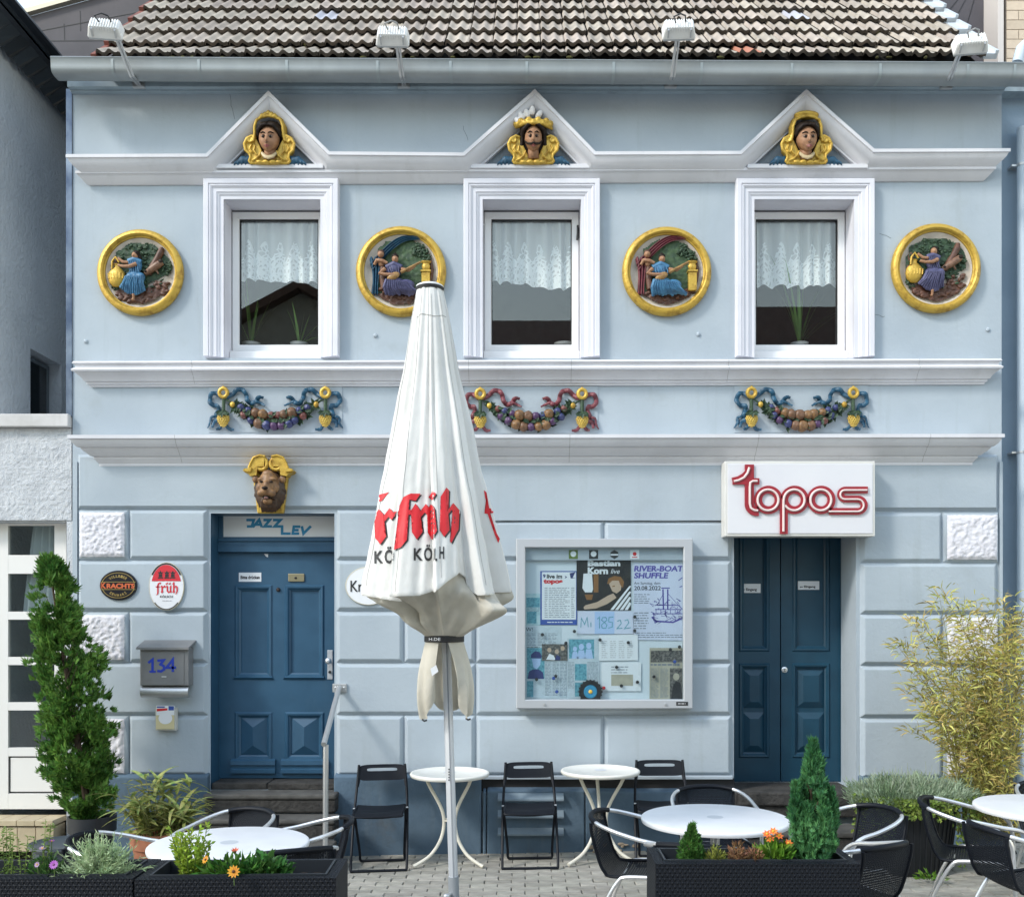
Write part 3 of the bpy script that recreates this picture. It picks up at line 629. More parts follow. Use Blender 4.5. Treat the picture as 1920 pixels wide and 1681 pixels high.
# ------------------------------------------------------------------ doors
PAPER = M('paper', (.72,.74,.78), rough=.7)
def panel_ring(mb, x0, x1, z0, z1, t, y):                 # raised moulding round a door panel
    mb.sweep([(x0, z0), (x0, z1), (x1, z1), (x1, z0)], [(-t*.1, y+.03), (0, y), (t*.25, y-.012), (t*.55, y-.010), (t*.75, y+.004), (t, y+.012), (t, y+.03)], closed=True)
def left_door():
    y = .23; t = MB(); xa, xb = X(D1[0]), X(D1[1])
    zb, zt = Z(1457, y), Z(1036, y); x0, x1 = X(437, y), X(608, y); L0, L1 = X(412, y), X(640, y)
    ups = [(440, 511, 1096, 1272), (534, 608, 1096, 1272)]; los = [(440, 511, 1334, 1426), (534, 608, 1334, 1426)]
    # leaf assembled from stiles and rails round the panels
    def bx(a, b, r0, r1): t.box(X(a, y), X(b, y), y, y+.05, Z(r1, y), Z(r0, y))
    bx(412, 440, 1036, 1458); bx(608, 640, 1036, 1458); bx(511, 534, 1036.5, 1457.5); bx(440, 511, 1036, 1096); bx(534, 608, 1036, 1096); bx(440, 511, 1272, 1334); bx(534, 608, 1272, 1334); bx(440, 511, 1426, 1458); bx(534, 608, 1426, 1458)
    dr = t.build('door', DOORB, house, smooth=0, label='blue panelled front door below the lion mask')
    for (a, b, r0, r1) in ups:
        m = MB(); panel_ring(m, X(a, y), X(b, y), Z(r1, y), Z(r0, y), .05, y); m.box(X(a, y)+.03, X(b, y)-.03, y+.022, y+.04, Z(r1, y)+.03, Z(r0, y)-.03); m.build('panel', DOORB, dr, smooth=0)
        s = MB(); c = Z(r1, y); s.add([(X(a-3,y), y-.002, c-.008), (X(b+3,y), y-.002, c-.008), (X(b,y), y-.022, c+.012), (X(a,y), y-.022, c+.012), (X(b-2,y), y+.012, c+.04), (X(a+2,y), y+.012, c+.04)], [(0,1,2,3),(3,2,4,5)]); s.build('panel_sill', DOORB, dr, smooth=0)
    for (a, b, r0, r1) in los:
        m = MB(); panel_ring(m, X(a, y), X(b, y), Z(r1, y), Z(r0, y), .05, y); A = (X(a,y)+.045, X(b,y)-.045, Z(r1,y)+.05, Z(r0,y)-.045); mx = (A[0]+A[1])/2; h = .085
        m.add([(A[0],y+.02,A[2]),(A[1],y+.02,A[2]),(A[1],y+.02,A[3]),(A[0],y+.02,A[3]),(mx,y-.022,A[2]+h),(mx,y-.022,A[3]-h)], [(0,1,4),(1,2,5,4),(2,3,5),(3,0,4,5)])
        m.build('panel', DOORB, dr, smooth=0)
        s = MB(); c = Z(r1, y)
        s.sweep([(X(a-6,y), c+.02), (X(b+6,y), c+.02)], [(0, y+.02), (0, y-.01), (.015, y-.03), (.05, y-.034), (.055, y-.02), (.08, y-.018), (.09, y-.032), (.12, y-.032), (.125, y)]); s.build('panel_sill', DOORB, dr, smooth=30)
    f = MB(); f.box(xa+.002, L0, y-.03, y+.06, D1[3], Z(1012, y)); f.box(xa+.002, xb-.002, y-.05, y+.06, Z(1035, y), Z(1024, y)); f.box(xa+.002, xb-.002, y-.035, y+.06, Z(1024, y)+.001, Z(1015, y)); f.box(xa+.003, xb-.003, y-.05, y+.06, Z(1015, y)+.001, Z(1011, y))
    f.box(xa+.002, X(419, y), y-.02, y+.06, Z(1011, y)+.002, Z(955, y)); f.box(X(419, y)+.001, xb, y-.02, y+.06, Z(965.5, y), Z(955, y)); f.box(X(419, y)+.001, xb, y-.02, y+.06, Z(1011, y)+.002, Z(1006.5, y))
    f.build('door_frame', DOORB, dr, smooth=0, bevel=.004)
    s = MB(); s.box(X(419, y), X(630, y), y+.0, y+.02, Z(1007, y), Z(965, y)); ts = s.build('transom_sign', M('transom_glass', (.74,.75,.76), rough=.3), house, smooth=0, label='grey transom panel with blue slanted jazz club lettering')
    b = MB()
    for k, st in enumerate(([(462,974.5),(476,974.5),(472,986.5),(463,986.5)], [(474,988),(486,974),(491,988)], [(477,983),(488,983)], [(494,974.5),(506,974.5),(496,986.5),(510,986.5)], [(512,974.5),(526,974.5),(515,986.5),(529,986.5),(529,1000),(545,1000)], [(563,987),(551,987),(549,1000),(561,1000)], [(550,993.5),(560,993.5)], [(566,986),(569,1000),(583,986)])):
        b.ribbon([(X(p[0],y), Z(p[1],y)) for p in st], 4.8*(D+y)/F, y-.0015-k*.0003, y)
    b.build('lettering', M('club_blue', (.02,.22,.42), rough=.5), ts, smooth=0, recalc=False)
    b = MB(); b.box(X(448,y), X(490,y), y-.003, y, Z(1090,y), Z(1073,y)); n = b.build('notice', PAPER, dr, smooth=0)
    b = MB(); ptext(b, 'Bitte drücken', 451, 487, 1078.5, 1085, y-.0045, bold=.03); b.build('lettering', INK, n, smooth=0, recalc=False)
    b = MB(); b.box(X(541,y), X(571,y), y-.012, y, Z(1090,y), Z(1075,y)); n = b.build('letter_plate', M('old_brass', (.35,.31,.2), rough=.4, metal=.8), dr, smooth=0, bevel=.004); b = MB(); p = W(555, 1083, y); b.ell((p.x, y-.014, p.z), (.011,.006,.011), 10, 6); b.build('bell_push', INK, n)
    b = MB(); p = W(522, 1105, y); b.lathe([(.018,0),(.018,-.008),(.012,-.016),(0,-.018)], (p.x, y, p.z), 16, 'y'); b.build('spyhole', M('dark_brass', (.06,.05,.05), rough=.3, metal=.6), dr)
    b = MB(); b.flat([(W(*q, y).x, W(*q, y).z) for q in ((495,1038),(503,1038),(502.5,1044),(499,1043))], y-.001); b.build('torn_sticker', PAPER, dr, smooth=0)
    b = MB(); b.box(X(614,y), X(624,y), y-.008, y, Z(1273,y), Z(1218,y)); h = b.build('handle_plate', ALUM, dr, smooth=0, bevel=.003)
    b = MB(); p = W(618, 1238, y); b.tube([(p.x, y, p.z), (p.x, y-.05, p.z)], .010, 10); b.ell((p.x, y-.06, p.z), (.028,.02,.028), 14, 8); b.build('knob', ALU, h); b = MB(); p = W(619, 1259, y); b.lathe([(.012,0),(.012,-.012),(0,-.012)], (p.x, y-.008, p.z), 12, 'y'); b.build('lock', INK, h)
left_door()

def right_door():
    y = .42; t = MB(); xa, xb = X(D2[0]), X(D2[1])
    def bx(a, b, r0, r1): t.box(X(a, y), X(b, y), y, y+.05, Z(r1, y), Z(r0, y))
    L = (1385, 1443); Q = (1485, 1556)
    top, a1, b0, b1, bot = 1000, 1221, 1243, 1420, 1464
    bx(1355, L[0], 970, bot); bx(L[1], 1462.5, 970, bot); bx(L[0], L[1], a1, b0); bx(L[0], L[1], b1, bot); bx(L[0], L[1], 970, top-20)
    bx(1464.5, Q[0], 970, bot); bx(Q[1], 1578, 970, bot); bx(Q[0], Q[1], a1, b0); bx(Q[0], Q[1], b1, bot); bx(Q[0], Q[1], 970, top-20)
    dr = t.build('door', DOORD, house, smooth=0, label='dark blue double door under the red-lettered sign')
    for (a, b) in (L, Q):
        m = MB(); panel_ring(m, X(a,y), X(b,y), Z(a1,y), Z(top-20,y), .05, y); m.box(X(a,y)+.03, X(b,y)-.03, y+.025, y+.045, Z(a1,y)+.03, Z(top-20,y)-.03); m.build('panel', DOORD, dr, smooth=0)
        m = MB(); panel_ring(m, X(a,y), X(b,y), Z(b1,y), Z(b0,y), .045, y); m.box(X(a,y)+.03, X(b,y)-.03, y+.025, y+.045, Z(b1,y)+.03, Z(b0,y)-.03)
        for (r0, r1) in ((b0+11, 1327), (1335, b1-11)):
            x0, x1, z0, z1 = X(a+9,y), X(b-9,y), Z(r1,y), Z(r0,y); c = .055
            m.add([(x0,y+.024,z0),(x1,y+.024,z0),(x1,y+.024,z1),(x0,y+.024,z1),(x0+c,y-.004,z0+c),(x1-c,y-.004,z0+c),(x1-c,y-.004,z1-c),(x0+c,y-.004,z1-c)], [(4,5,6,7),(0,1,5,4),(1,2,6,5),(2,3,7,6),(3,0,4,7)])
        m.build('panel', DOORD, dr, smooth=0)
    f = MB(); f.box(X(1578,y)+.003, xb-.001, y-.03, y+.06, D2[3], Z(955)); f.box(xa+.001, X(1355,y)-.002, y-.03, y+.06, D2[3], Z(955)); f.build('door_frame', DOORD, dr, smooth=0)
    b = MB(); p = W(1471, 1255, y); b.lathe([(.026,0),(.026,-.006),(.02,-.01),(0,-.01)], (p.x, y, p.z), 20, 'y'); k = b.build('escutcheon', ALU, dr); b = MB(); b.ell((p.x, y-.012, p.z+.006), (.006,.003,.006), 10, 6); b.box(p.x-.003, p.x+.003, y-.0125, y-.01, p.z-.014, p.z+.002); b.build('keyhole', INK, k)
    for (px0, px1, r0, r1, s_) in ((1387, 1426, 1094, 1111, 0), (1496, 1536, 1089, 1105, 0)):
        yy = y+.024; b = MB(); b.box(X(px0,yy), X(px1,yy), yy-.003, yy, Z(r1,yy), Z(r0,yy)); n = b.build('entrance_notice', PAPER, dr, smooth=0)
        b = MB(); ptext(b, 'Eingang', px0+12, px1-7, r0+8, r1-2.5, yy-.0045, bold=.03); ptext(b, '-', px0+4, px0+10, r0+10.6, r0+11.6, yy-.0045); p = W(px0+3, r0+11.1, yy); b.flat([(p.x,p.z),(p.x+.014,p.z+.008),(p.x+.014,p.z-.008)], yy-.0045); b.build('lettering', INK, n, smooth=0, recalc=False)
right_door()

# ------------------------------------------------------------------ stone steps
def steps():
    a, b = X(397), X(640); xa = X(397)
    t = thing('stone_steps', 'worn dark stone steps up to the blue front door', 'steps', ((a+b)/2, -.2, 0))
    rr = random.Random(6)
    for (x0, x1, y0, y1, z0, z1) in ((a, a+.46, -.004, .235, .509, .566), (a+.465, b-.02, -.008, .235, .509, .563)):
        m = MB(); m.box(x0, x1, y0, y1, z0, z1); m.build('threshold_stone', STONE, t, smooth=0, bevel=.01)
    for (x0, x1, y0, y1, z0, z1) in ((xa, b-.01, -.20, .16, .355, .508), (xa, b+.02, -.42, -.202, .19, .35), (xa, b+.04, -.64, -.422, -.05, .185)):
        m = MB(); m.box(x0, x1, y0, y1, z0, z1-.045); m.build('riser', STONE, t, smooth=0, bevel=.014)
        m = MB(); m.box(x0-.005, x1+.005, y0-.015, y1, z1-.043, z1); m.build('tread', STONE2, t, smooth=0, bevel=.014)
    a, b = X(1377), X(1604)
    t = thing('stone_steps', 'grey stone steps up to the dark double door under the sign', 'steps', ((a+b)/2, -.2, 0))
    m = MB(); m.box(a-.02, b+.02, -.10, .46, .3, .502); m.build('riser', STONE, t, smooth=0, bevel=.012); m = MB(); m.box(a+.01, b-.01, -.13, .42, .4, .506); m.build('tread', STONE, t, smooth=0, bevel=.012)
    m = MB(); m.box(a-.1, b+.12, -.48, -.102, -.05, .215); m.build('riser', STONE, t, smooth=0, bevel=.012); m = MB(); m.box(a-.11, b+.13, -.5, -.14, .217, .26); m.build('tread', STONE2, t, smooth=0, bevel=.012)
steps()

# ------------------------------------------------------------------ neighbours
def neighbours():
    GREY = M('grey_render', (.62,.66,.70), (.50,.54,.58), scale=1.1, rough=.9, bump=.9, bscale=26, bdist=.02, dirt=.35, dirtcol=(.30,.31,.30))
    DKS = M('dark_slate', (.022,.028,.036), (.012,.015,.02), scale=9, rough=.55)
    h = thing('grey_house', 'dark grey rendered neighbour house with slate eaves at the left', 'house', (-6.5, 2, 0))
    xw = -4.5; m = MB()
    for (y0, y1, z0, z1) in ((.12, .75, 0, 6.93), (1.35, 9, 0, 6.93), (.75, 1.35, 4.39, 6.93), (.75, 1.35, 0, 3.3)):
        m.add([(xw,y0,z0),(xw,y1,z0),(xw,y1,z1),(xw,y0,z1)], [(0,1,2,3)])
    m.add([(xw,.75,3.3),(xw,1.35,3.3),(xw,1.35,4.39),(xw,.75,4.39),(xw-.2,.75,3.3),(xw-.2,1.35,3.3),(xw-.2,1.35,4.39),(xw-.2,.75,4.39)], [(0,1,5,4),(1,2,6,5),(2,3,7,6),(3,0,4,7)])
    m.box(-9, xw-.21, .12, 9, 0, 6.93)
    m.build('wall', GREY, h, smooth=0, recalc=False)
    m = MB(); m.box(xw-.17, xw-.11, .77, 1.33, 3.32, 4.37); wn = m.build('window', M('grey_window_frame', (.16,.19,.21), rough=.5), h, smooth=0); m = MB(); m.box(xw-.11, xw-.105, .81, 1.27, 3.36, 4.33); m.build('pane', M('dark_pane', (.01,.015,.018), rough=.1), wn, smooth=0)
    m = MB(); m.box(xw-.4, -4.24, -.6, 8, 6.90, 6.935); m.add([(-4.24,-.6,6.9),(-4.24,8,6.9),(-6.8,8,9.2),(-6.8,-.6,9.2),(-4.24,-.6,6.99),(-4.24,8,6.99)], [(0,1,2,3),(0,1,5,4)])
    rf = m.build('roof', DKS, h, smooth=0, recalc=False)
    m = MB(); m.tube([(-4.2,-.6,6.95), (-4.2,8,6.97)], .055, 10); m.build('gutter', M('black_gutter', (.01,.015,.022), rough=.35, metal=.3), rf)
    for k in range(16):
        y = -.3+k*.16; m = MB(); m.add([(-4.26,y,6.93),(-4.26,y+.155,6.93),(-4.44,y+.155,6.80),(-4.44,y+.09,6.775),(-4.44,y,6.80),(-4.27,y,6.915),(-4.27,y+.155,6.915),(-4.45,y+.155,6.79),(-4.45,y+.09,6.765),(-4.45,y,6.79)],
                    [(0,1,2,3,4),(5,6,7,8,9),(0,4,9,5),(1,2,7,6),(2,3,8,7),(3,4,9,8)]); m.build('slate', M('eaves_slate', (.035,.045,.055), rough=.5, rnd=.3), rf, smooth=0)
    m = MB(); m.box(X(125), X(136)-.001, -.012, .3, Z(782), Z(168)); m.build('flashing_strip', M('dark_zinc', (.05,.075,.13), (.18,.22,.28), scale=3, rough=.35, metal=.5), h, smooth=0)
    # low annex with glazed door
    a = thing('annex', 'low white roughcast annex with glazed garage door at the left edge', 'building', (-5, 1, 0))
    RC = M('roughcast', (.55,.57,.60), (.47,.49,.52), scale=6, rough=.95, bump=.8, bscale=90, bdist=.012)
    xl, xr = X(-330), X(133)
    m = MB(); n = 70
    def fn(u, v):
        x = xl+(X(134)-xl)*u; z = Z(975)+(Z(803)-Z(975))*v; return (x, .004-abs(noise.noise(Vector((x*24, 0, z*24))))*.009-abs(noise.noise(Vector((x*48, 3, z*48))))*.007, z)
    m.grid(fn, 230, 84); m.build('roughcast_wall', RC, a, smooth=180)
    m = MB(); m.box(xl, X(134), .02, 3, Z(978), Z(803)); m.box(X(124), X(141), .008, .3, 0, Z(976)); m.build('pier', RC, a, smooth=0)
    m = MB(); m.box(xl, X(134), -.06, 3, Z(802), Z(778)); m.build('coping', M('coping_stone', (.58,.57,.57), (.48,.47,.46), scale=4, rough=.85, streak=.4, streakcol=(.3,.29,.27)), a, smooth=0, bevel=.008)
    CR = M('cream_frame', (.74,.73,.71), rough=.4); y = .14
    cols = [(-330, -214), (-206, -106), (-96, -3), (15, 102)]; rws = [(985, 1040), (1075, 1146), (1161, 1231), (1246, 1316), (1331, 1401)]
    f = MB(); xs = [-340]+[v for c in cols for v in c]+[124]
    for i in range(0, len(xs)-1, 2): f.box(X(xs[i],y), X(xs[i+1],y), y, y+.05, Z(1516,y), Z(978,y))
    rs = [978]+[v for c in rws for v in c]+[1417]
    for i in range(0, len(rs), 2):
        for c in cols: f.box(X(c[0],y)-.001, X(c[1],y)+.001, y+.001, y+.05, Z(rs[i+1],y), Z(rs[i],y))
    for c in cols: f.box(X(c[0],y)-.001, X(c[1],y)+.001, y+.001, y+.05, Z(1516,y), Z(1487,y))
    gd = f.build('glazed_door', CR, a, smooth=0)
    AG = glass_mat('annex_glass', (.78,.82,.82), .03)
    for c in cols[1:]:
        for r in rws:
            g = MB(); g.box(X(c[0],y), X(c[1],y), y+.024, y+.03, Z(r[1],y), Z(r[0],y)); g.build('pane', AG, gd, smooth=0)
        g = MB(); g.box(X(c[0]+3,y), X(c[1]-3,y), y+.012, y+.03, Z(1484,y), Z(1420,y)); g.build('lower_panel', CR, gd, smooth=0, bevel=.004)
        g = MB(); g.box(X(c[0],y), X(c[1],y), y+.02, y+.026, Z(1487,y), Z(1417,y)); g.build('panel_gap', INK, gd, smooth=0)
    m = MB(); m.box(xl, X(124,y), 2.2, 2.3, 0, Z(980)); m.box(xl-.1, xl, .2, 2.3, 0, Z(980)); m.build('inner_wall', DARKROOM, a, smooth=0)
    dp_ = MB()
    def drape(u, v): return (X(62+44*u-20*(1-v)*(1-u), .22)+.012*math.sin(u*22), .225+.015*math.sin(u*22), Z(1150, .22)+(Z(982, .22)-Z(1150, .22))*v)
    dp_.grid(drape, 40, 10); dp_.build('door_curtain', M('drape_grey', (.62,.64,.66), rough=.9), None, smooth=180, label='pale grey curtain behind the glazed annex door', cat='curtain')
    TL = M('beige_tile', (.50,.42,.28), (.44,.36,.24), scale=8, rough=.5, rnd=.08)
    for k in range(14):
        for (z0, z1, y0, y1) in ((Z(1547,-.1), Z(1547,-.1)+.045, -.12, .13), (.02, Z(1549,-.1)-.004, -.105, .1)):
            w_ = .15 if z1 > .2 else .075
            for q in range(1 if w_ > .1 else 2):
                x = xl+.0+k*.15+q*.075
                x = X(112)-(k*.15+q*.075)-w_
                b = MB(); b.box(x+.002, x+w_-.002, y0, y1, z0, z1); b.build('step_tile', TL, a, smooth=0, bevel=.003)
    # slate gable far behind, left
    g = thing('slate_gable', 'dark slate-clad gable with pale verge board behind the roof at the left', 'building', (-6, 6, 0)); yg = 4.0
    SLT = M('gable_slate', (.085,.078,.09), (.07,.065,.075), scale=3, rough=.7, streak=.2, streakcol=(.05,.05,.055))
    P = lambda px, r: (W(px, r, yg).x, W(px, r, yg).z)
    m = MB(); m.prism([P(38, 36), P(420, -70), P(420, 140), P(38, 140)], yg, yg+3); m.build('cladding', SLT, g, smooth=0)
    s = MB()
    for (q0, q1) in (((60, 61), (330, 10)), ((66, 77), (360, 76)), ((150, 21), (151, 58)), ((120, 45), (121, 76))): s.ribbon([P(*q0), P(*q1)], .008, yg-.004, yg)
    s.build('seam', INK, g, smooth=0)
    m = MB(); m.ribbon([P(28, 32), P(430, -80)], .055, yg-.06, yg+.02); m.build('verge_board', M('verge_cream', (.72,.66,.52), rough=.6), g, smooth=0)
    # right-hand neighbour
    n_ = thing('blue_grey_house', 'blue-grey neighbour house set back at the right edge with downpipe', 'house', (4.6, 2, 0)); yn = .28
    BG = M('neighbour_paint', (.235,.31,.39), (.20,.27,.345), scale=2, rough=.85, bump=.2, bscale=30, streak=.2, streakcol=(.2,.25,.3))
    m = MB(); m.box(XR+.004, 8, yn, 7, 0, Z(140, yn)); m.build('wall', BG, n_, smooth=0)
    m = MB(); m.box(XR+.004, 8, yn-.12, yn, Z(185, yn), Z(150, yn)); m.build('eaves_board', M('eaves_paint', (.3,.37,.42)), n_, smooth=0)
    PP = M('pipe_paint', (.52,.60,.68), rough=.45); x = X(1917, .2)
    m = MB(); m.tube([(x,.2,.05), (x,.2,Z(240,.2))], .045, 14); dp = m.build('downpipe', PP, n_)
    for (r0, r1) in ((1128, 1146),): m = MB(); m.tube([(x,.2,Z(r1,.2)), (x,.2,Z(r0,.2))], .055, 14); m.build('pipe_collar', PP, dp)
    for r in (848, 1164, 310): m = MB(); m.tube([(x,.2,Z(r,.2)-.01), (x,.2,Z(r,.2)+.01)], .051, 14); m.box(x-.09, x, .2, yn, Z(r,.2)-.008, Z(r,.2)+.008); m.build('pipe_bracket', GALV, dp, smooth=0)
    yc = 1.0; m = MB(); m.box(X(1886,yc), X(2200,yc), yc, 3, Z(135,yc), Z(-90,yc)); bw = m.build('brick_chimney', M('brick_mortar', (.36,.31,.26), rough=.9), n_, smooth=0)
    BR = M('pale_brick', (.60,.49,.38), (.53,.43,.33), scale=12, rough=.8, rnd=.07)
    for j in range(12):
        for i in range(5):
            r0 = 128-j*18; p0 = 1887+i*46-(23 if j % 2 else 0); p1 = p0+44.5
            p0 = max(p0, 1887)
            b = MB(); b.pbox(p0, p1, r0-16.6, r0, yc-.008, yc+.0, yc); b.build('brick', BR, bw, smooth=0)
    m = MB(); m.box(X(1868,yc), X(1879,yc), yc-.03, 3, Z(135,yc), Z(-90,yc)); m.build('corner_board', M('pale_board', (.60,.55,.52), rough=.7), n_, smooth=0)
    m = MB(); yd = 1.25; m.box(X(1690,yd), X(1868,yc)-.003, yd, 3, Z(160,yd), Z(-120,yd)); cl = m.build('slate_cladding', SLT, n_, smooth=0)
    for px in (1735, 1772, 1818, 1860, 1905): s = MB(); s.ribbon([(X(px+45,yd), Z(-60,yd)), (X(px-110,yd), Z(110,yd))], .008, yd-.004, yd); s.v = [(min(v[0], X(1867,yc)-.004), v[1], v[2]) for v in s.v]; s.build('seam', INK, cl, smooth=0)
    m = MB(); pts = [W(1955, 70, -.1), W(1930, 78, -.1), W(1915, 92, -.1), W(1908, 118, -.1)]; m.tube(pts, .045, 14); m.build('pipe_elbow', PP, n_)
    # houses across the street: only reflections show; the far-left one is added to darken the annex panes
    RF = M('red_roof', (.10,.06,.048), (.07,.045,.036), scale=4, rough=.8); OW = M('opposite_render', (.28,.30,.30), (.24,.26,.26), rough=.9); CW = M('opposite_dark', (.30,.31,.29), rough=.9)
    for (x0, x1, yy, ze, zr, wm, lab) in ((-10.2, -2.8, -20, 9.6, 11.4, CW, 'grey gabled house across the street, mirrored in the left window'), (-2.2, 3.2, -20, 9.3, 10.6, OW, 'grey house with straight eaves across the street, mirrored in the middle window'), (3.8, 11, -19.5, 9.0, 10.9, OW, 'grey house with straight eaves across the street, mirrored in the right window'), (-19.5, -10.8, -20.5, 8.6, 10.4, OW, 'grey house added far left across the street, to darken the annex door panes')):
        o = thing('opposite_house', lab, 'house', ((x0+x1)/2, yy, 0)); mx = (x0+x1)/2
        m = MB(); m.prism([(x0,-.4),(x1,-.4),(x1,ze)]+([(mx,zr)] if x0 < -5 else [])+[(x0,ze)], yy, yy-8); m.build('wall', wm, o, smooth=0)
        m = MB(); m.ribbon([(x0-.5, ze-.3), (mx, zr+.12), (x1+.5, ze-.3)], .22, yy+.45, yy-8.4) if x0 < -5 else m.add([(x0-.4,yy+.5,ze),(x1+.4,yy+.5,ze),(x1+.4,yy-4,zr+1.2),(x0-.4,yy-4,zr+1.2),(x0-.4,yy+.5,ze-.2),(x1+.4,yy+.5,ze-.2),(x0-.4,yy-8,ze-.2),(x1+.4,yy-8,ze-.2)], [(0,1,2,3),(0,1,5,4),(3,2,7,6),(4,5,7,6)]); m.build('roof', RF, o, smooth=0)
        for k in range(3):
            xx = x0+(x1-x0)*(k+.5)/3; m = MB(); m.box(xx-.55, xx+.55, yy-.05, yy+.02, 7.0, 8.5); q = m.build('window', PVC, o, smooth=0); m = MB(); m.box(xx-.46, xx+.46, yy+.02, yy+.03, 7.08, 8.42); m.build('pane', M('dark_pane', (.01,.015,.018)), q, smooth=0)
neighbours()
# ================================================================== ORNAMENTS
SKIN = M('relief_skin', (.37,.20,.115), (.26,.135,.075), scale=25, rough=.5, bump=.5, bscale=55, bdist=.006, spec=.3)
HAIRB = M('relief_hair', (.014,.009,.007), (.026,.017,.013), scale=40, rough=.55, bump=.5, bscale=55, bdist=.006, spec=.2)
TEAL = M('relief_teal', (.016,.085,.155), (.009,.05,.095), scale=20, rough=.45, bump=.5, bscale=55, bdist=.006)
SKYB = M('relief_blue', (.06,.20,.36), (.03,.11,.22), scale=18, rough=.5, bump=.5, bscale=55, bdist=.006)
PURP = M('relief_violet', (.085,.085,.18), (.04,.04,.10), scale=18, rough=.5, bump=.5, bscale=55, bdist=.006)
MAROON = M('relief_maroon', (.20,.045,.06), (.12,.03,.04), scale=18, rough=.45, bump=.5, bscale=55, bdist=.006)
GREENR = M('relief_green', (.035,.075,.035), (.015,.035,.018), scale=30, rough=.6, bump=.5, bscale=55, bdist=.006)
BROWN = M('relief_brown', (.12,.05,.03), (.06,.025,.016), scale=20, rough=.5, bump=.5, bscale=55, bdist=.006)
CREAM = M('relief_cream', (.55,.49,.42), (.42,.36,.30), scale=9, rough=.8, bump=.5, bscale=55, bdist=.006)
def soft(mb, name, mat, parent, vox=.005, **k):           # ellipsoids and tubes fused into one continuous surface
    o = mb.build(name, mat, parent, smooth=180, recalc=True, **k)
    r = o.modifiers.new('fuse', 'REMESH'); r.mode = 'VOXEL'; r.voxel_size = vox; r.use_smooth_shade = True
    s = o.modifiers.new('smooth', 'SMOOTH'); s.factor = .5; s.iterations = 3
    return o
K = 1/225.0
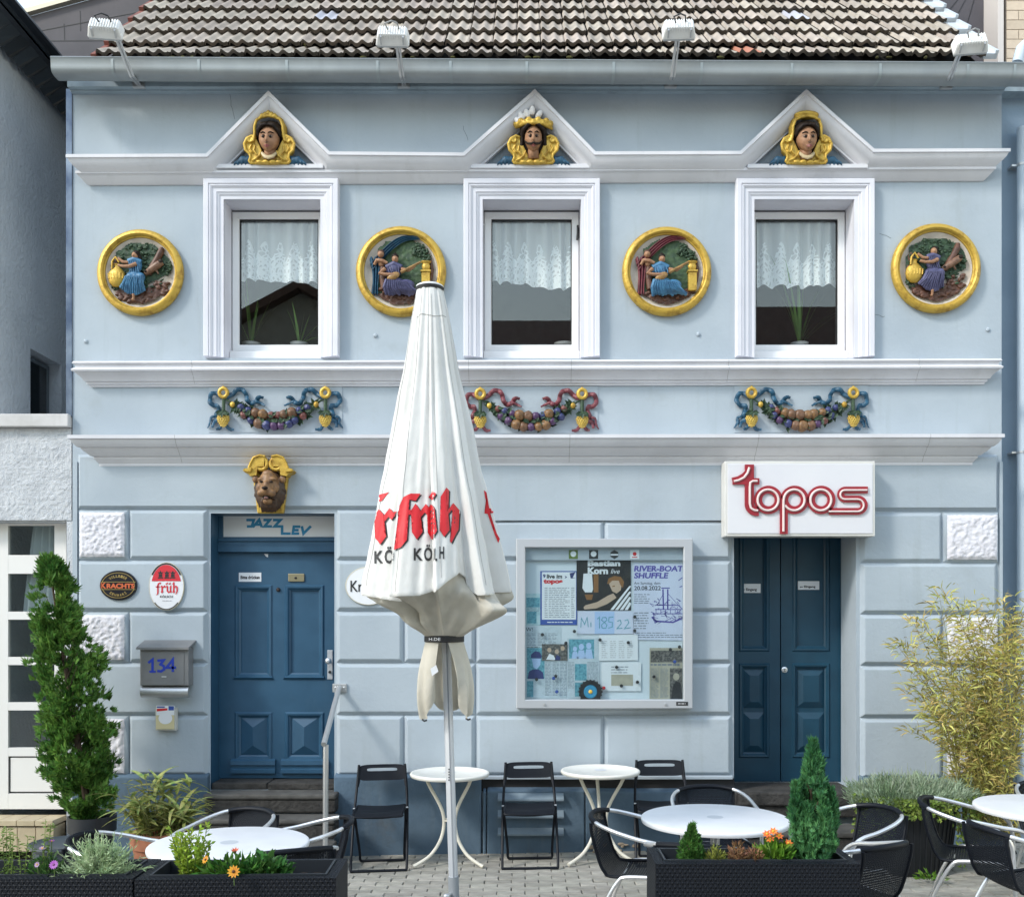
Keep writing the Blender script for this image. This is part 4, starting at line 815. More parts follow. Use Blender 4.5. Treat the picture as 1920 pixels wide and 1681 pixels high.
def medallion(cx, cy, r, kind, sd, lab):
    c = W(cx, cy, -.03); rad = r*K*.99; t = thing('medallion', lab, 'medallion', (c.x, -.03, c.z-rad), 'round gilded relief medallions on the upper wall')
    m = MB(); q = rad
    m.lathe([(q-.01, .03), (q, .02), (q+.001, -.005), (q-.008, -.022), (q-.022, -.034), (q-.04, -.036), (q-.052, -.028), (q-.058, -.012), (q-.066, -.008), (q-.070, .012), (q-.070, .03)], (c.x, -.03, c.z), 72, 'y', cap=False)
    m.build('gilded_rim', GOLD, t, smooth=40)
    m = MB(); m.lathe([(q-.069, .0), (q-.09, .014), (0, .016)], (c.x, -.03, c.z), 60, 'y', cap=False); m.build('backing', CREAM, t, smooth=60)
    rr = random.Random(sd)
    def P(dx, dy, h=.0): return Vector((c.x+dx*K, -.016-h, c.z-dy*K))
    def fol(cells, n, name='foliage'):
        b = MB()
        for k in range(n):
            x, y, rx, ry = rr.choice(cells); a = rr.uniform(0, 6.28); s = math.sqrt(rr.random()); p = P(x+rx*s*math.cos(a), y+ry*s*math.sin(a), rr.uniform(.002,.026))
            if (p-Vector((c.x, p.y, c.z))).length > q-.095: continue
            g = rr.uniform(0, 6.28); b.ell(p, (rr.uniform(.012,.024), .009, rr.uniform(.006,.012)), 7, 5, rot=Matrix.Rotation(g, 3, 'Y'))
        b.build(name, GREENR, t, smooth=60)
    def slab(name, mat, cond, h0, h1, fr, n=60):
        b = MB(); b.grid(lambda u, v: P(-66+132*u, -66+132*v, h0+h1*abs(noise.noise(Vector((u*fr, v*fr, sd))))+h1*.6*abs(noise.noise(Vector((u*fr*2.6, v*fr*2.6, sd+5))))), n, n); lim = q-.094
        def ok(p): dx, dz = p[0]-c.x, p[2]-c.z; return math.hypot(dx, dz) < lim*(1+.05*noise.noise(Vector((dx*20, dz*20, sd)))) and cond(dx/K, -dz/K)
        b.f = [f for f in b.f if all(ok(b.v[i]) for i in f)]; b.mi = [0]*len(b.f); b.build(name, mat, t, smooth=180)
    slab('earth_bank', BROWN, (lambda x, y: y > 26+.02*(x+10)**2*.3-max(0, x-10)*.55) if kind == 'jug' else (lambda x, y: y > 40), .008, .022, 9)
    if kind == 'jug':
        dress = SKYB if sd == 1 else PURP
        b = MB(); cells_ = []
        def gf(u, v): x = -56+112*u; y = -56+84*v; return P(x, y, .004+.014*abs(noise.noise(Vector((u*9, v*7, sd))))+.010*abs(noise.noise(Vector((u*22, v*18, sd)))))
        b.grid(gf, 56, 44); lim = q-.098
        def inside(p): dx, dz = p[0]-c.x, p[2]-c.z; return math.hypot(dx, dz) < lim*(1+.10*noise.noise(Vector((dx*14, dz*14, sd)))) and dz > -.12+.5*max(0, dx-.02)
        keep = [f for f in b.f if all(inside(b.v[i]) for i in f)]; b.f = keep; b.mi = [0]*len(keep); b.build('wooded_backdrop', GREENR, t, smooth=180)
        fol([(-22, -36, 26, 18), (5, -42, 28, 14), (20, -20, 26, 24), (-40, -10, 14, 26), (-46, 18, 10, 18), (18, 18, 26, 18), (50, -8, 8, 14)], 150)
        b = MB(); b.tube([P(41,-46,.014), P(38,-36,.02), P(32,-24,.022), P(24,-10,.02), P(16,4,.014)], [.020,.028,.027,.030,.02], 10)
        for k in range(9): f = k/8; b.tube([P(40-17*f+rr.uniform(-4,4),-42+34*f,.034), P(38-17*f+rr.uniform(-4,4),-36+34*f,.036)], [.007,.004], 6)
        soft(b, 'tree_trunk', BROWN, t, .004)
        b = MB(); b.tube([P(10,3,.024), P(22,-4,.036), P(34,-12,.038), P(43,-18,.034)], [.020,.028,.030,.026], 10); b.tube([P(30,-4,.03), P(36,4,.03)], [.012,.006], 8); soft(b, 'broken_limb', M('relief_limb', (.22,.12,.075), (.13,.07,.045), scale=25, rough=.5), t, .004)
        b = MB(); b.ell(P(42,-18,.062), (.020,.008,.016), 10, 7); b.ell(P(13,0,.05), (.014,.006,.010), 8, 6); b.build('knot_hole', HAIRB, t)
        b = MB()
        for k in range(46):
            if k < 30: x = rr.uniform(-44, 30); y = 34+20*(1-((x+8)/46)**2)+rr.uniform(-7, 3)
            else: x = rr.uniform(22, 54); y = rr.uniform(14, 44)-max(0, x-40)*.6
            b.ell(P(x, y, .010), (rr.uniform(.014,.034), .020, rr.uniform(.010,.02)), 8, 6, rot=Matrix.Rotation(rr.uniform(-.8,.8), 3, 'Y'))
        b.ell(P(-46,-20,.01), (.03,.02,.05), 8, 6); b.ell(P(-52,4,.01), (.02,.02,.05), 8, 6); soft(b, 'rocky_ground', BROWN, t, .004)
        b = MB(); b.ell(P(-8,-11,.030), (.058,.036,.066), 14, 10); b.tube([P(-20,-18,.04), P(-8,-22,.045), P(4,-17,.036)], [.024,.026,.022], 10); b.ell(P(-8,8,.040), (.066,.042,.044), 14, 10); b.ell(P(4,12,.052), (.038,.036,.04), 12, 8); b.ell(P(-14,12,.054), (.040,.036,.04), 12, 8)
        for k in range(10):
            f = k/9; b.tube([P(-20+f*28,10+rr.uniform(-2,2),.07), P(-27+f*34+rr.uniform(-2,2),24,.066), P(-35+f*45,31+13*math.sin(f*2.6)+rr.uniform(-2,2),.038)], [.017,.019,.013], 8)
        soft(b, 'robe', dress, t, .0045)
        b = MB()
        for k in range(12):
            f = k/11; b.tube([P(-19+f*27+rr.uniform(-1,1),12,.098), P(-26+f*33+rr.uniform(-2,2),25,.088), P(-34+f*43,32+12*math.sin(f*2.6),.05)], [.004,.0065,.004], 6)
        for k in range(5): b.tube([P(-17+k*4,-18,.066), P(-16+k*4+rr.uniform(-2,2),-4,.072), P(-14+k*4,4,.078)], [.003,.005,.003], 6)
        b.build('robe_folds', dress, t, smooth=80)
        b = MB(); b.ell(P(-7,-29,.046), (.026,.028,.034), 14, 10); b.ell(P(-8,-28,.073), (.006,.008,.010), 6, 5); b.tube([P(-7,-22,.04), P(-8,-17,.036)], .015, 8); soft(b, 'head', SKIN, t, .004)
        b = MB(); b.tube([P(-18,-16,.05), P(-28,-16,.058), P(-38,-24,.056)], [.016,.014,.011], 8); soft(b, 'arm', SKIN, t, .004)
        b = MB(); b.tube([P(-2,-12,.07), P(-14,-6,.086), P(-26,-6,.086), P(-36,-9,.078)], [.018,.016,.013,.011], 8); soft(b, 'arm', SKIN, t, .004)
        b = MB(); b.tube([P(-10,42,.05), P(-10,50,.044), P(-12,54,.05)], [.013,.011,.011], 8); soft(b, 'foot', SKIN, t, .004)
        b = MB(); b.ell(P(-5,-33,.040), (.031,.03,.027), 12, 8); b.ell(P(0,-26,.03), (.02,.02,.03), 10, 7); soft(b, 'hair', HAIRB, t, .005)
        b = MB(); b.lathe([(.001,-.092),(.035,-.086),(.066,-.05),(.074,-.01),(.066,.03),(.04,.058),(.022,.075),(.024,.09),(.032,.10),(.018,.105),(0,.105)], P(-42,8,.03), 20, 'z', 1, .5); b.tube([P(-50,-4,.045), P(-49,-18,.05), P(-43,-26,.05), P(-36,-16,.05)], .009, 8)
        for k in range(6): b.tube([P(-56+k*5.6,4,.05+.012*math.sin(k*.6)), P(-55+k*5.2,14,.052+.012*math.sin(k*.6))], .006, 6)
        b.build('golden_jug', GOLD, t, smooth=50)
    else:
        cur = TEAL if sd == 2 else MAROON; dress = PURP if sd == 2 else SKYB
        slab('garden_backdrop', M('relief_leaf_green', (.06,.11,.045), (.03,.06,.03), scale=25, rough=.6), lambda x, y: -44 < x < 50 and y < 42, .004, .012, 16)
        fol([(40, -44, 16, 12), (46, -30, 12, 10), (30, -40, 10, 10)], 110)
        b = MB()
        def swag(u, v):
            ax = -58+88*u; ay = -14-50*math.sin(min(1, u*1.25)*math.pi/2)-2*u; dp = (17-9*u)*(1-.15*u); fo = abs(math.sin(v*math.pi*3.2+u*2.2)); return P(ax+v*6, ay+v*dp, .012+.030*fo*(1-.3*u))
        b.grid(swag, 40, 30)
        def drop(u, v):
            fo = abs(math.sin(u*math.pi*2.6+math.sin(v*5)*.5)); x = -59+17*u+3*math.sin(v*4+u)+6*v*(1-u*.6); return P(x, -22+68*v-4*fo, .012+.030*fo*(1-.35*v))
        b.grid(drop, 30, 30); b.build('curtain_drapery', cur, t, smooth=180)
        b = MB(); b.tube([P(-34,-8,.02), P(-34,12,.022), P(-30,34,.02)], [.026,.03,.034], 9)
        for k in range(40): x = rr.uniform(-42, 52); b.ell(P(x, 50-abs(x-4)**1.6*.03+rr.uniform(-8, 4), .010), (rr.uniform(.014,.034), .02, rr.uniform(.009,.018)), 8, 6, rot=Matrix.Rotation(rr.uniform(-.6,.6), 3, 'Y'))
        b.tube([P(54,-26,.008), P(58,-4,.010), P(55,18,.010), P(46,38,.010)], [.012,.015,.016,.014], 8); soft(b, 'rocky_ground', BROWN, t, .004)
        b = MB(); b.ell(P(-37,-30,.040), (.028,.028,.030), 12, 8); b.ell(P(-36,-14,.034), (.030,.026,.034), 10, 8); b.tube([P(-49,-10,.042), P(-44,-18,.056), P(-33,-16,.064), P(-24,-12,.056)], [.014,.016,.016,.013], 8); soft(b, 'putto', SKIN, t, .004)
        b = MB(); b.ell(P(-37,-34,.036), (.030,.028,.022), 10, 7); soft(b, 'putto_hair', BROWN, t, .005)
        b = MB(); b.ell(P(-13,0,.036), (.066,.042,.066), 14, 10); b.tube([P(-27,-4,.044), P(-12,-11,.05), P(2,-4,.044)], [.026,.028,.026], 10); b.ell(P(-10,24,.05), (.085,.046,.044), 14, 10); b.ell(P(10,28,.052), (.075,.044,.046), 14, 10)
        for k in range(11):
            f = k/10; b.tube([P(-24+f*36,20+6*f,.085), P(-28+f*50+rr.uniform(-2,2),34+4*f,.078), P(-26+f*62,48-4*f+rr.uniform(-3,3),.04)], [.018,.02,.013], 8)
        soft(b, 'robe', dress, t, .0045)
        b = MB()
        for k in range(13):
            f = k/12; b.tube([P(-24+f*38,20+6*f,.104), P(-28+f*52+rr.uniform(-2,2),34+4*f,.098), P(-26+f*63,47-4*f,.054)], [.004,.0065,.004], 6)
        for k in range(5): b.tube([P(-23+k*5,-5,.074), P(-22+k*5+rr.uniform(-2,2),4,.080), P(-20+k*5,12,.08)], [.003,.005,.003], 6)
        b.build('robe_folds', dress, t, smooth=80)
        b = MB(); b.ell(P(-10,-20,.052), (.027,.029,.034), 14, 10); b.ell(P(-9,-19,.08), (.006,.008,.010), 6, 5); b.tube([P(-10,-13,.046), P(-11,-8,.042)], .016, 8); soft(b, 'head', SKIN, t, .004)
        b = MB(); b.tube([P(-28,-1,.07), P(-37,9,.082), P(-26,12,.098), P(-10,12,.102)], [.019,.018,.015,.011], 8); soft(b, 'arm', SKIN, t, .004)
        b = MB(); b.tube([P(2,0,.066), P(16,3,.08), P(28,-5,.084)], [.018,.014,.011], 8); soft(b, 'arm', SKIN, t, .004)
        b = MB(); b.tube([P(28,43,.046), P(38,45,.038)], [.014,.011], 8); soft(b, 'foot', SKIN, t, .004)
        b = MB(); b.ell(P(-10,-25,.048), (.031,.029,.024), 12, 8); b.ell(P(-10,-31,.04), (.012,.012,.010), 8, 6); soft(b, 'hair', HAIRB, t, .005)
        b = MB(); b.ell(P(-12,15,.094), (.056,.018,.030), 14, 8, rot=Matrix.Rotation(-.42, 3, 'Y')); b.tube([P(2,8,.096), P(20,-2,.092), P(38,-12,.084)], [.014,.010,.010], 8); b.build('lute', M('relief_wood', (.34,.19,.06), (.22,.12,.04), scale=30, rough=.4), t, smooth=60)
        b = MB(); z0 = P(47,38,0); b.box(z0.x-.034, z0.x+.034, -.075, -.018, P(0,38).z, P(0,4).z); b.box(z0.x-.042, z0.x+.042, -.082, -.018, P(0,4).z, P(0,0).z)
        b.lathe([(.020,0),(.026,.008),(.032,.02),(.036,.04),(.026,.055),(.040,.068),(.044,.078),(0,.078)], P(47,0,.03), 16, 'z', 1, .6); b.build('golden_pedestal', GOLD, t, smooth=40, bevel=.003)
medallion(263, 511, 81, 'jug', 1, 'gilded round medallion of a blue-robed woman with jug, nearest the grey house')
medallion(752, 509, 85, 'lute', 2, 'gilded round medallion of a lute player under a blue curtain, behind the parasol tip')
medallion(1250, 509, 84, 'lute', 3, 'gilded round medallion of a lute player under a maroon curtain')
medallion(1755, 503, 84, 'jug', 4, 'gilded round medallion of a violet-robed woman with jug, above the yellow bamboo')

def curl(c, r0, turns, a0, y, n=26, dirn=1, r1=.2):
    return [Vector((c[0]+(r0*(1-(1-r1)*i/n))*math.cos(a0+dirn*turns*2*math.pi*i/n), y, c[1]+(r0*(1-(1-r1)*i/n))*math.sin(a0+dirn*turns*2*math.pi*i/n))) for i in range(n+1)]
def bust(cx, kind, lab):
    c = W(cx, 262, -.12); t = thing('portrait_bust', lab, 'bust', (c.x, -.05, Z(309, -.1)), 'painted busts in the pediments')
    def P(dx, dy, h=0.0): return Vector((c.x+dx*K, -.045-h, c.z-dy*K-max(0, h-.075)*.42))
    # head with sculpted face
    def head(d):
        f = max(0, -d.y)                                   # front of the face looks towards -y
        q = 1.0
        q += .30*f*math.exp(-((d.x/.13)**2+((d.z+.10)/.24)**2))                   # nose
        q -= .13*f*math.exp(-(((abs(d.x)-.30)/.16)**2+((d.z-.10)/.11)**2))        # eye sockets
        q += .07*f*math.exp(-(((abs(d.x)-.30)/.22)**2+((d.z-.27)/.08)**2))        # brows
        q += .10*f*math.exp(-((d.x/.2)**2+((d.z+.50)/.07)**2)); q += .08*f*math.exp(-((d.x/.2)**2+((d.z+.60)/.06)**2))   # lips
        q += .10*f*math.exp(-((d.x/.25)**2+((d.z+.85)/.16)**2))                    # chin
        q -= .10*max(0, -d.z-.2)*abs(d.x)*1.2
        return q
    hy = -3 if kind != 'king' else -4
    fw = 1.0 if kind != 'king' else .86
    b = MB(); b.ell(P(0,hy,.075), (.083*fw,.088,.116), 56, 48, head); b.v = [(v[0], v[1], v[2]-max(0, -.12-v[1])*.42) for v in b.v]; b.tube([P(0,hy+14,.055), P(0,hy+38,.05)], [.046*fw,.052], 16); b.build('face', SKIN, t, smooth=180)
    def dk(name, mat, pts): m = MB(); [m.tube([P(x_*fw, hy+y_, h_) for x_, y_, h_ in p], r_, 7) for p, r_ in pts]; m.build(name, mat, t)
    for s in (-1, 1):
        m = MB(); m.ell(P(s*7*fw,hy-2.2,.150), (.017*fw,.012,.0095), 12, 8); m.build('eye', M('eye_white', (.24,.16,.12), rough=.4), t)
        m = MB(); m.ell(P(s*6.6*fw,hy-2.0,.1615), (.0105,.005,.0095), 10, 7); m.build('pupil', HAIRB, t)
        dk('eyelid', M('lid_brown', (.10,.05,.03), rough=.6), [([(s*2.8,-3.4,.155), (s*6.5,-5.0,.163), (s*11,-3.0,.142)], [.003,.0048,.003]), ([(s*3.2,-.6,.154), (s*7,.6,.156), (s*10.6,-1,.142)], [.002,.0028,.002])])  # dark brown lid lines; the nostrils share the colour
        dk('eyebrow', HAIRB, [([(s*2.6,-8.6,.168), (s*7,-10.4,.164), (s*12.5,-8,.142)], [.0035,.0058,.003])])
    dk('nostrils', M('lid_brown', (.10,.05,.03)), [([(-3,8.4,.172), (0,9.6,.182), (3,8.4,.172)], [.003,.0045,.003])])
    dk('lips', M('lip_red', (.26,.07,.06), rough=.4), [([(-5.5,14.6,.158), (0,13.4,.172), (5.5,14.6,.158)], [.003,.0066,.003]), ([(-4,16.2,.158), (0,16.6,.170), (4,16.2,.158)], [.003,.006,.003])])
    b = MB()
    for s in (-1, 1):
        for k in range(8):
            a = k/7; b.tube([P(s*1,hy-25-a*4,.150-a*.07), P(s*(10+a*4),hy-23-a*3,.148-a*.07), P(s*(18+a*4),hy-14-a*2,.122-a*.06), P(s*(20+a*3),hy-3+a*3,.09-a*.04)]+([P(s*(21+a*3),hy+14,.06)] if kind == 'king' else []), [.012,.015,.016,.012]+([.014] if kind == 'king' else []), 8)
    b.ell(P(0,hy-14,.045), (.112,.07,.09), 16, 10); b.ell(P(0,hy+6,.022), (.125 if kind == 'king' else .115,.045,.10), 16, 10)
    soft(b, 'hair', HAIRB, t, .0055)
    g = MB()
    if kind != 'king':
        for k in range(3): g.tube([P(-34+k*2,4,.045+k*.02), P(-29+k*1.5,-10,.05+k*.02), P(-29+k*1.5,-24,.055+k*.022), P(-25+k*1.5,-36,.058+k*.022), P(-14+k,-45+k*2,.060+k*.022), P(0,-48+k*2.5,.064+k*.022), P(14-k,-45+k*2,.060+k*.022), P(25-k*1.5,-36,.058+k*.022), P(29-k*1.5,-24,.055+k*.022), P(29-k*1.5,-10,.05+k*.02), P(34-k*2,4,.045+k*.02)], .0125, 10)
        if kind == 'diadem':
            for k in range(-2, 3): g.ell(P(k*6,-49+abs(k)*3,.105), (.018,.018,.022), 10, 7)
        else: g.ell(P(0,-45,.075), (.105,.055,.030), 16, 9)
    for s in (-1, 1):                                      # scrolled collar
        pts = [P(s*x_, y_) for x_, y_ in ((19,8),(24,-2),(32,-4),(40,0),(44,8),(43,18),(36,26),(34,32),(37,38),(35,44),(0,45),(0,36),(9,30),(13,22))]; g.prism([(v.x, v.z) for v in pts], -.115, -.05)
        g.tube([P(s*24,-4,.075), P(s*32,-7,.08), P(s*41,-2,.08), P(s*46,8,.078), P(s*44,19,.076), P(s*36,27,.075), P(s*35,33,.075), P(s*38,39,.07), P(s*34,44,.07)], [.010,.013,.014,.014,.013,.012,.011,.012,.010], 10)
        g.tube(curl((P(s*36,2).x, P(s*36,2).z), .026, 1.2, 0 if s > 0 else math.pi, -.05-.078, dirn=s), .008, 8)
        g.tube([P(s*14,20,.09), P(s*18,30,.088), P(s*26,36,.085), P(s*32,38,.08)], [.007,.010,.010,.007], 8); g.tube([P(s*26,10,.085), P(s*28,20,.085), P(s*22,28,.088)], [.006,.009,.006], 8); g.tube([P(s*32,8,.082), P(s*36,16,.082), P(s*31,24,.082)], [.005,.008,.005], 8)
        g.ell(P(s*6,41,.085), (.028,.018,.018), 10, 7); g.ell(P(s*18,41,.08), (.03,.016,.016), 10, 7)
    soft(g, 'gilded_collar', GOLD, t, .0048)
    if kind != 'king': b = MB(); b.tube([P(-14,24,.085), P(-7,31,.10), P(0,33,.106), P(7,31,.10), P(14,24,.085)], [.012,.016,.018,.016,.012], 8, flat=.7); b.build('neck_band', M('neck_cream', (.48,.38,.22), rough=.5), t)
    else:
        for s in (-1, 1): b = MB(); b.tube([P(0,hy+11,.176), P(s*5,hy+12.6,.170), P(s*11,hy+12,.150), P(s*15,hy+8,.130), P(s*17,hy+5,.12)], [.007,.010,.009,.006,.003], 8); b.build('moustache', HAIRB, t)
        b = MB()
        for k in range(11): a = -1.35+k*.27; b.ell(P(math.sin(a)*32,-33+7*(1-math.cos(a))+(k % 2)*4-2,.05+.085*math.cos(a)), (.030,.034,.026), 10, 7, rot=Matrix.Rotation(.5 if k % 2 else -.5, 3, 'Y'))
        b.tube([P(-33,-24,.06), P(-17,-29,.14), P(0,-30,.156), P(17,-29,.14), P(35,-21,.06)], [.013,.017,.017,.017,.013], 10); soft(b, 'gilded_cap', GOLD, t, .005)
        b = MB()
        for (x, y, a) in ((-22,-42,.4), (-28,-33,.7), (-2,-53,0), (10,-45,-.6), (-12,-47,.3)): b.ell(P(x,y,.10), (.024,.026,.042), 12, 8, rot=Matrix.Rotation(-a, 3, 'Y'))
        soft(b, 'white_plumes', M('plume_white', (.74,.72,.72), rough=.7), t, .006)
    for s in (-1, 1):
        b = MB(); b.tube([P(s*30,42,.03), P(s*42,36,.035), P(s*52,34,.035), P(s*60,40,.03), P(s*70,45,.02)], [.03,.036,.036,.026,.012], 10)
        for k in range(4): b.tube([P(s*(38+k*7),28+k*3,.055), P(s*(44+k*7),36+k*2,.062), P(s*(46+k*7),46,.05)], [.008,.010,.006], 8)
        soft(b, 'blue_shoulder', TEAL, t, .006)
bust(505, 'diadem', 'painted bust of a dark-haired woman wearing a gold diadem hood, left pediment')
bust(1000, 'king', 'painted bust of a moustached man in plumed gold cap, middle pediment')
bust(1512, 'hood', 'painted bust of a woman in a plain gold hood, pediment above the red-lettered sign')

FRUIT = [M('fruit_ochre', (.22,.115,.042), (.11,.055,.025), scale=40, rough=.45), M('fruit_blue', (.04,.05,.15), (.02,.026,.09), scale=40, rough=.4), M('fruit_brown', (.16,.08,.04), (.10,.05,.025), scale=40, rough=.45), M('fruit_red', (.18,.06,.05), (.11,.035,.03), scale=40, rough=.4), M('fruit_plum', (.07,.03,.09), rough=.4)]
def garland(cx, cy, rib, sd, lab, wd=125):
    c = W(cx, cy-5, -.05); t = thing('fruit_garland', lab, 'garland', (c.x, -.03, c.z-.2), 'fruit garlands on the frieze between the cornices'); rr = random.Random(sd)
    b = MB(); b.box(c.x-wd*K, c.x+wd*K, -.006, .0, c.z-44*K, c.z+44*K); b.build('backing_plate', BLUE, t, smooth=0)
    def P(dx, dy, h=.0): return Vector((c.x+dx*K, -.014-h, c.z-dy*K))
    for s in (-1, 1):
        r = MB(); r.tube([P(s*95+7.5*math.cos(a), -28+8*math.sin(a), .03) for a in [2*math.pi*k/18 for k in range(18)]], .016, 8, closed=True); r.ell(P(s*95,-38,.03), (.012,.012,.014), 8, 6); r.build('gilded_ring', GOLD, t)
        r = MB(); pts = [(s*92,-18), (s*80,-26), (s*70,-34), (s*60,-34), (s*54,-26), (s*52,-16), (s*45,-9), (s*37,-11), (s*31,-19), (s*22,-20)]
        def sm(p):
            o = []
            for i in range(len(p)-1):
                p0, p1, p2, p3 = p[max(0,i-1)], p[i], p[i+1], p[min(len(p)-1,i+2)]
                for k in range(5):
                    u = k/5; o.append(tuple(.5*((2*p1[j])+(-p0[j]+p2[j])*u+(2*p0[j]-5*p1[j]+4*p2[j]-p3[j])*u*u+(-p0[j]+3*p1[j]-3*p2[j]+p3[j])*u**3) for j in (0, 1)))
            return o+[p[-1]]
        def rb(p, r0=.019): q = sm(p); r.tube([P(x, y, .014+.010*math.sin(i*.8)) for i, (x, y) in enumerate(q)], [r0*(1 if i < len(q)-3 else .7) for i in range(len(q))], 8, flat=.55)
        rb(pts); rb([(s*38,-12), (s*28,-10), (s*18,-4)], .011); rb([(s*98,-20), (s*108,-28), (s*118,-26), (s*122,-14), (s*116,-6), (s*106,-4), (s*106,4), (s*110,14), (s*104,22), (s*114,24), (s*116,36)]); rb([(s*112,16), (s*120,18), (s*121,28), (s*126,36)], .012); rb([(s*95,26), (s*102,36), (s*109,40)], .014); rb([(s*94,26), (s*86,38), (s*76,40)], .014)
        r.build('ribbon', rib, t, smooth=60)
        r = MB(); r.tube([P(s*95,-20,.02), P(s*95,8,.022)], .015, 8); r.build('cord', GREENR, t)
        r = MB(); r.lathe([(.001,-.074),(.016,-.066),(.034,-.036),(.045,-.006),(.044,.016),(.03,.034),(0,.04)], P(s*95,20,.03), 18, 'z', 1, .75)
        for i in range(6):
            zz = -.056+i*.014; w_ = [.020,.030,.038,.044,.046,.042][i]
            for k in range(7): a = -1.35+k*.45+(i % 2)*.22; r.ell(P(s*95+math.sin(a)*w_/K, 20-zz/K, .03+w_*.75*math.cos(a)), (.009,.006,.010), 6, 5)
        r.build('golden_cone', M('cone_yellow', (.60,.42,.08), (.42,.27,.04), scale=30, rough=.4), t, smooth=60)
        r = MB(); r.ell(P(s*95,11,.03), (.052,.042,.022), 12, 7); r.build('calyx', GREENR, t)
        r = MB()
        for k in range(5): a = -1+k*.5; r.leaf(P(s*95,8,.06), Vector((math.sin(a)*1.4, -.2, -math.cos(a)*.6)), Vector((0,-1,0)), .062, .034)
        r.build('leaf', GREENR, t, recalc=False)
        r = MB(); r.ell(P(s*78,-6,.03), (.022,.018,.026), 10, 7); r.build('gilded_clasp', GOLD, t)
        r = MB(); r.tube([P(s*93,-18,.02), P(s*84,-12,.022), P(s*78,-6,.024)], .008, 7); r.build('cord', GREENR, t)
    def cat(u): return u*77, -6+31*(1-u*u)
    lf = MB()
    for k in range(130):
        u = rr.choice([rr.uniform(-1, 1), math.copysign(rr.uniform(.55, 1), rr.random()-.5)]); x, y = cat(u); th = 18*(1-abs(u)**2.2)+4; a = rr.uniform(0, 6.28)
        lf.leaf(P(x, y+rr.uniform(-th, th)*.7, .012), Vector((math.cos(a), -.5, math.sin(a))), Vector((0,-1,.1)), rr.uniform(.05,.075), .034)
    for k in range(34):
        u = rr.uniform(-.9, .9); x, y = cat(u); a = rr.uniform(0, 6.28); lf.leaf(P(x, y+rr.uniform(-8, 8), .07), Vector((math.cos(a), -.15, math.sin(a))), Vector((0,-1,.1)), rr.uniform(.045,.065), .03)
    lf.build('garland_leaves', GREENR, t, recalc=False, kind='stuff')
    m = MB(); pts = [P(*cat(-.98+1.96*k/24), .012) for k in range(25)]; m.tube(pts, [.018+.046*(1-abs(-.98+1.96*k/24)**1.8) for k in range(25)], 10, flat=.6); m.build('garland_core', GREENR, t)
    n = 10; lst = []
    for k in range(n):
        u = -.80+1.60*k/(n-1)
        for q in (0, 1):
            uu = u+(.08 if q else 0)
            if abs(uu) > .86: continue
            x, y = cat(uu); th = 14*(1-abs(uu)**2.2)+2
            kd = rr.choice([1, 1, 4, 3]) if abs(uu) > .52 else rr.choice([0, 0, 2, 2, 3, 4, 1]); sz = rr.uniform(.040,.050) if kd in (0, 2) else rr.uniform(.032,.040)
            sz *= 1-.25*abs(uu); z_ = MB(); el = rr.uniform(.95,1.2) if kd != 1 else 1.15
            z_.ell((0,0,0), (sz, sz, sz*el), 16, 12, lambda d: 1-.22*math.exp(-((1-d.z)/.06))-.05*math.cos(math.atan2(d.y, d.x)*5)*(1-abs(d.z)))
            place('fruit', z_.mesh('fruit', FRUIT[kd], smooth=180), t, P(x+rr.uniform(-2,2), y+(th*.62 if q else -th*.62), .042+rr.uniform(0,.014)), (rr.uniform(.3,1.5), rr.uniform(-.9,.9), 0))
garland(514, 769, TEAL, 31, 'painted fruit garland with blue ribbons, directly above the lion mask')
garland(996, 771, MAROON, 32, 'painted fruit garland with maroon ribbons, middle of the three')
garland(1505, 769, TEAL, 33, 'painted fruit garland with blue ribbons, directly above the red-lettered sign')

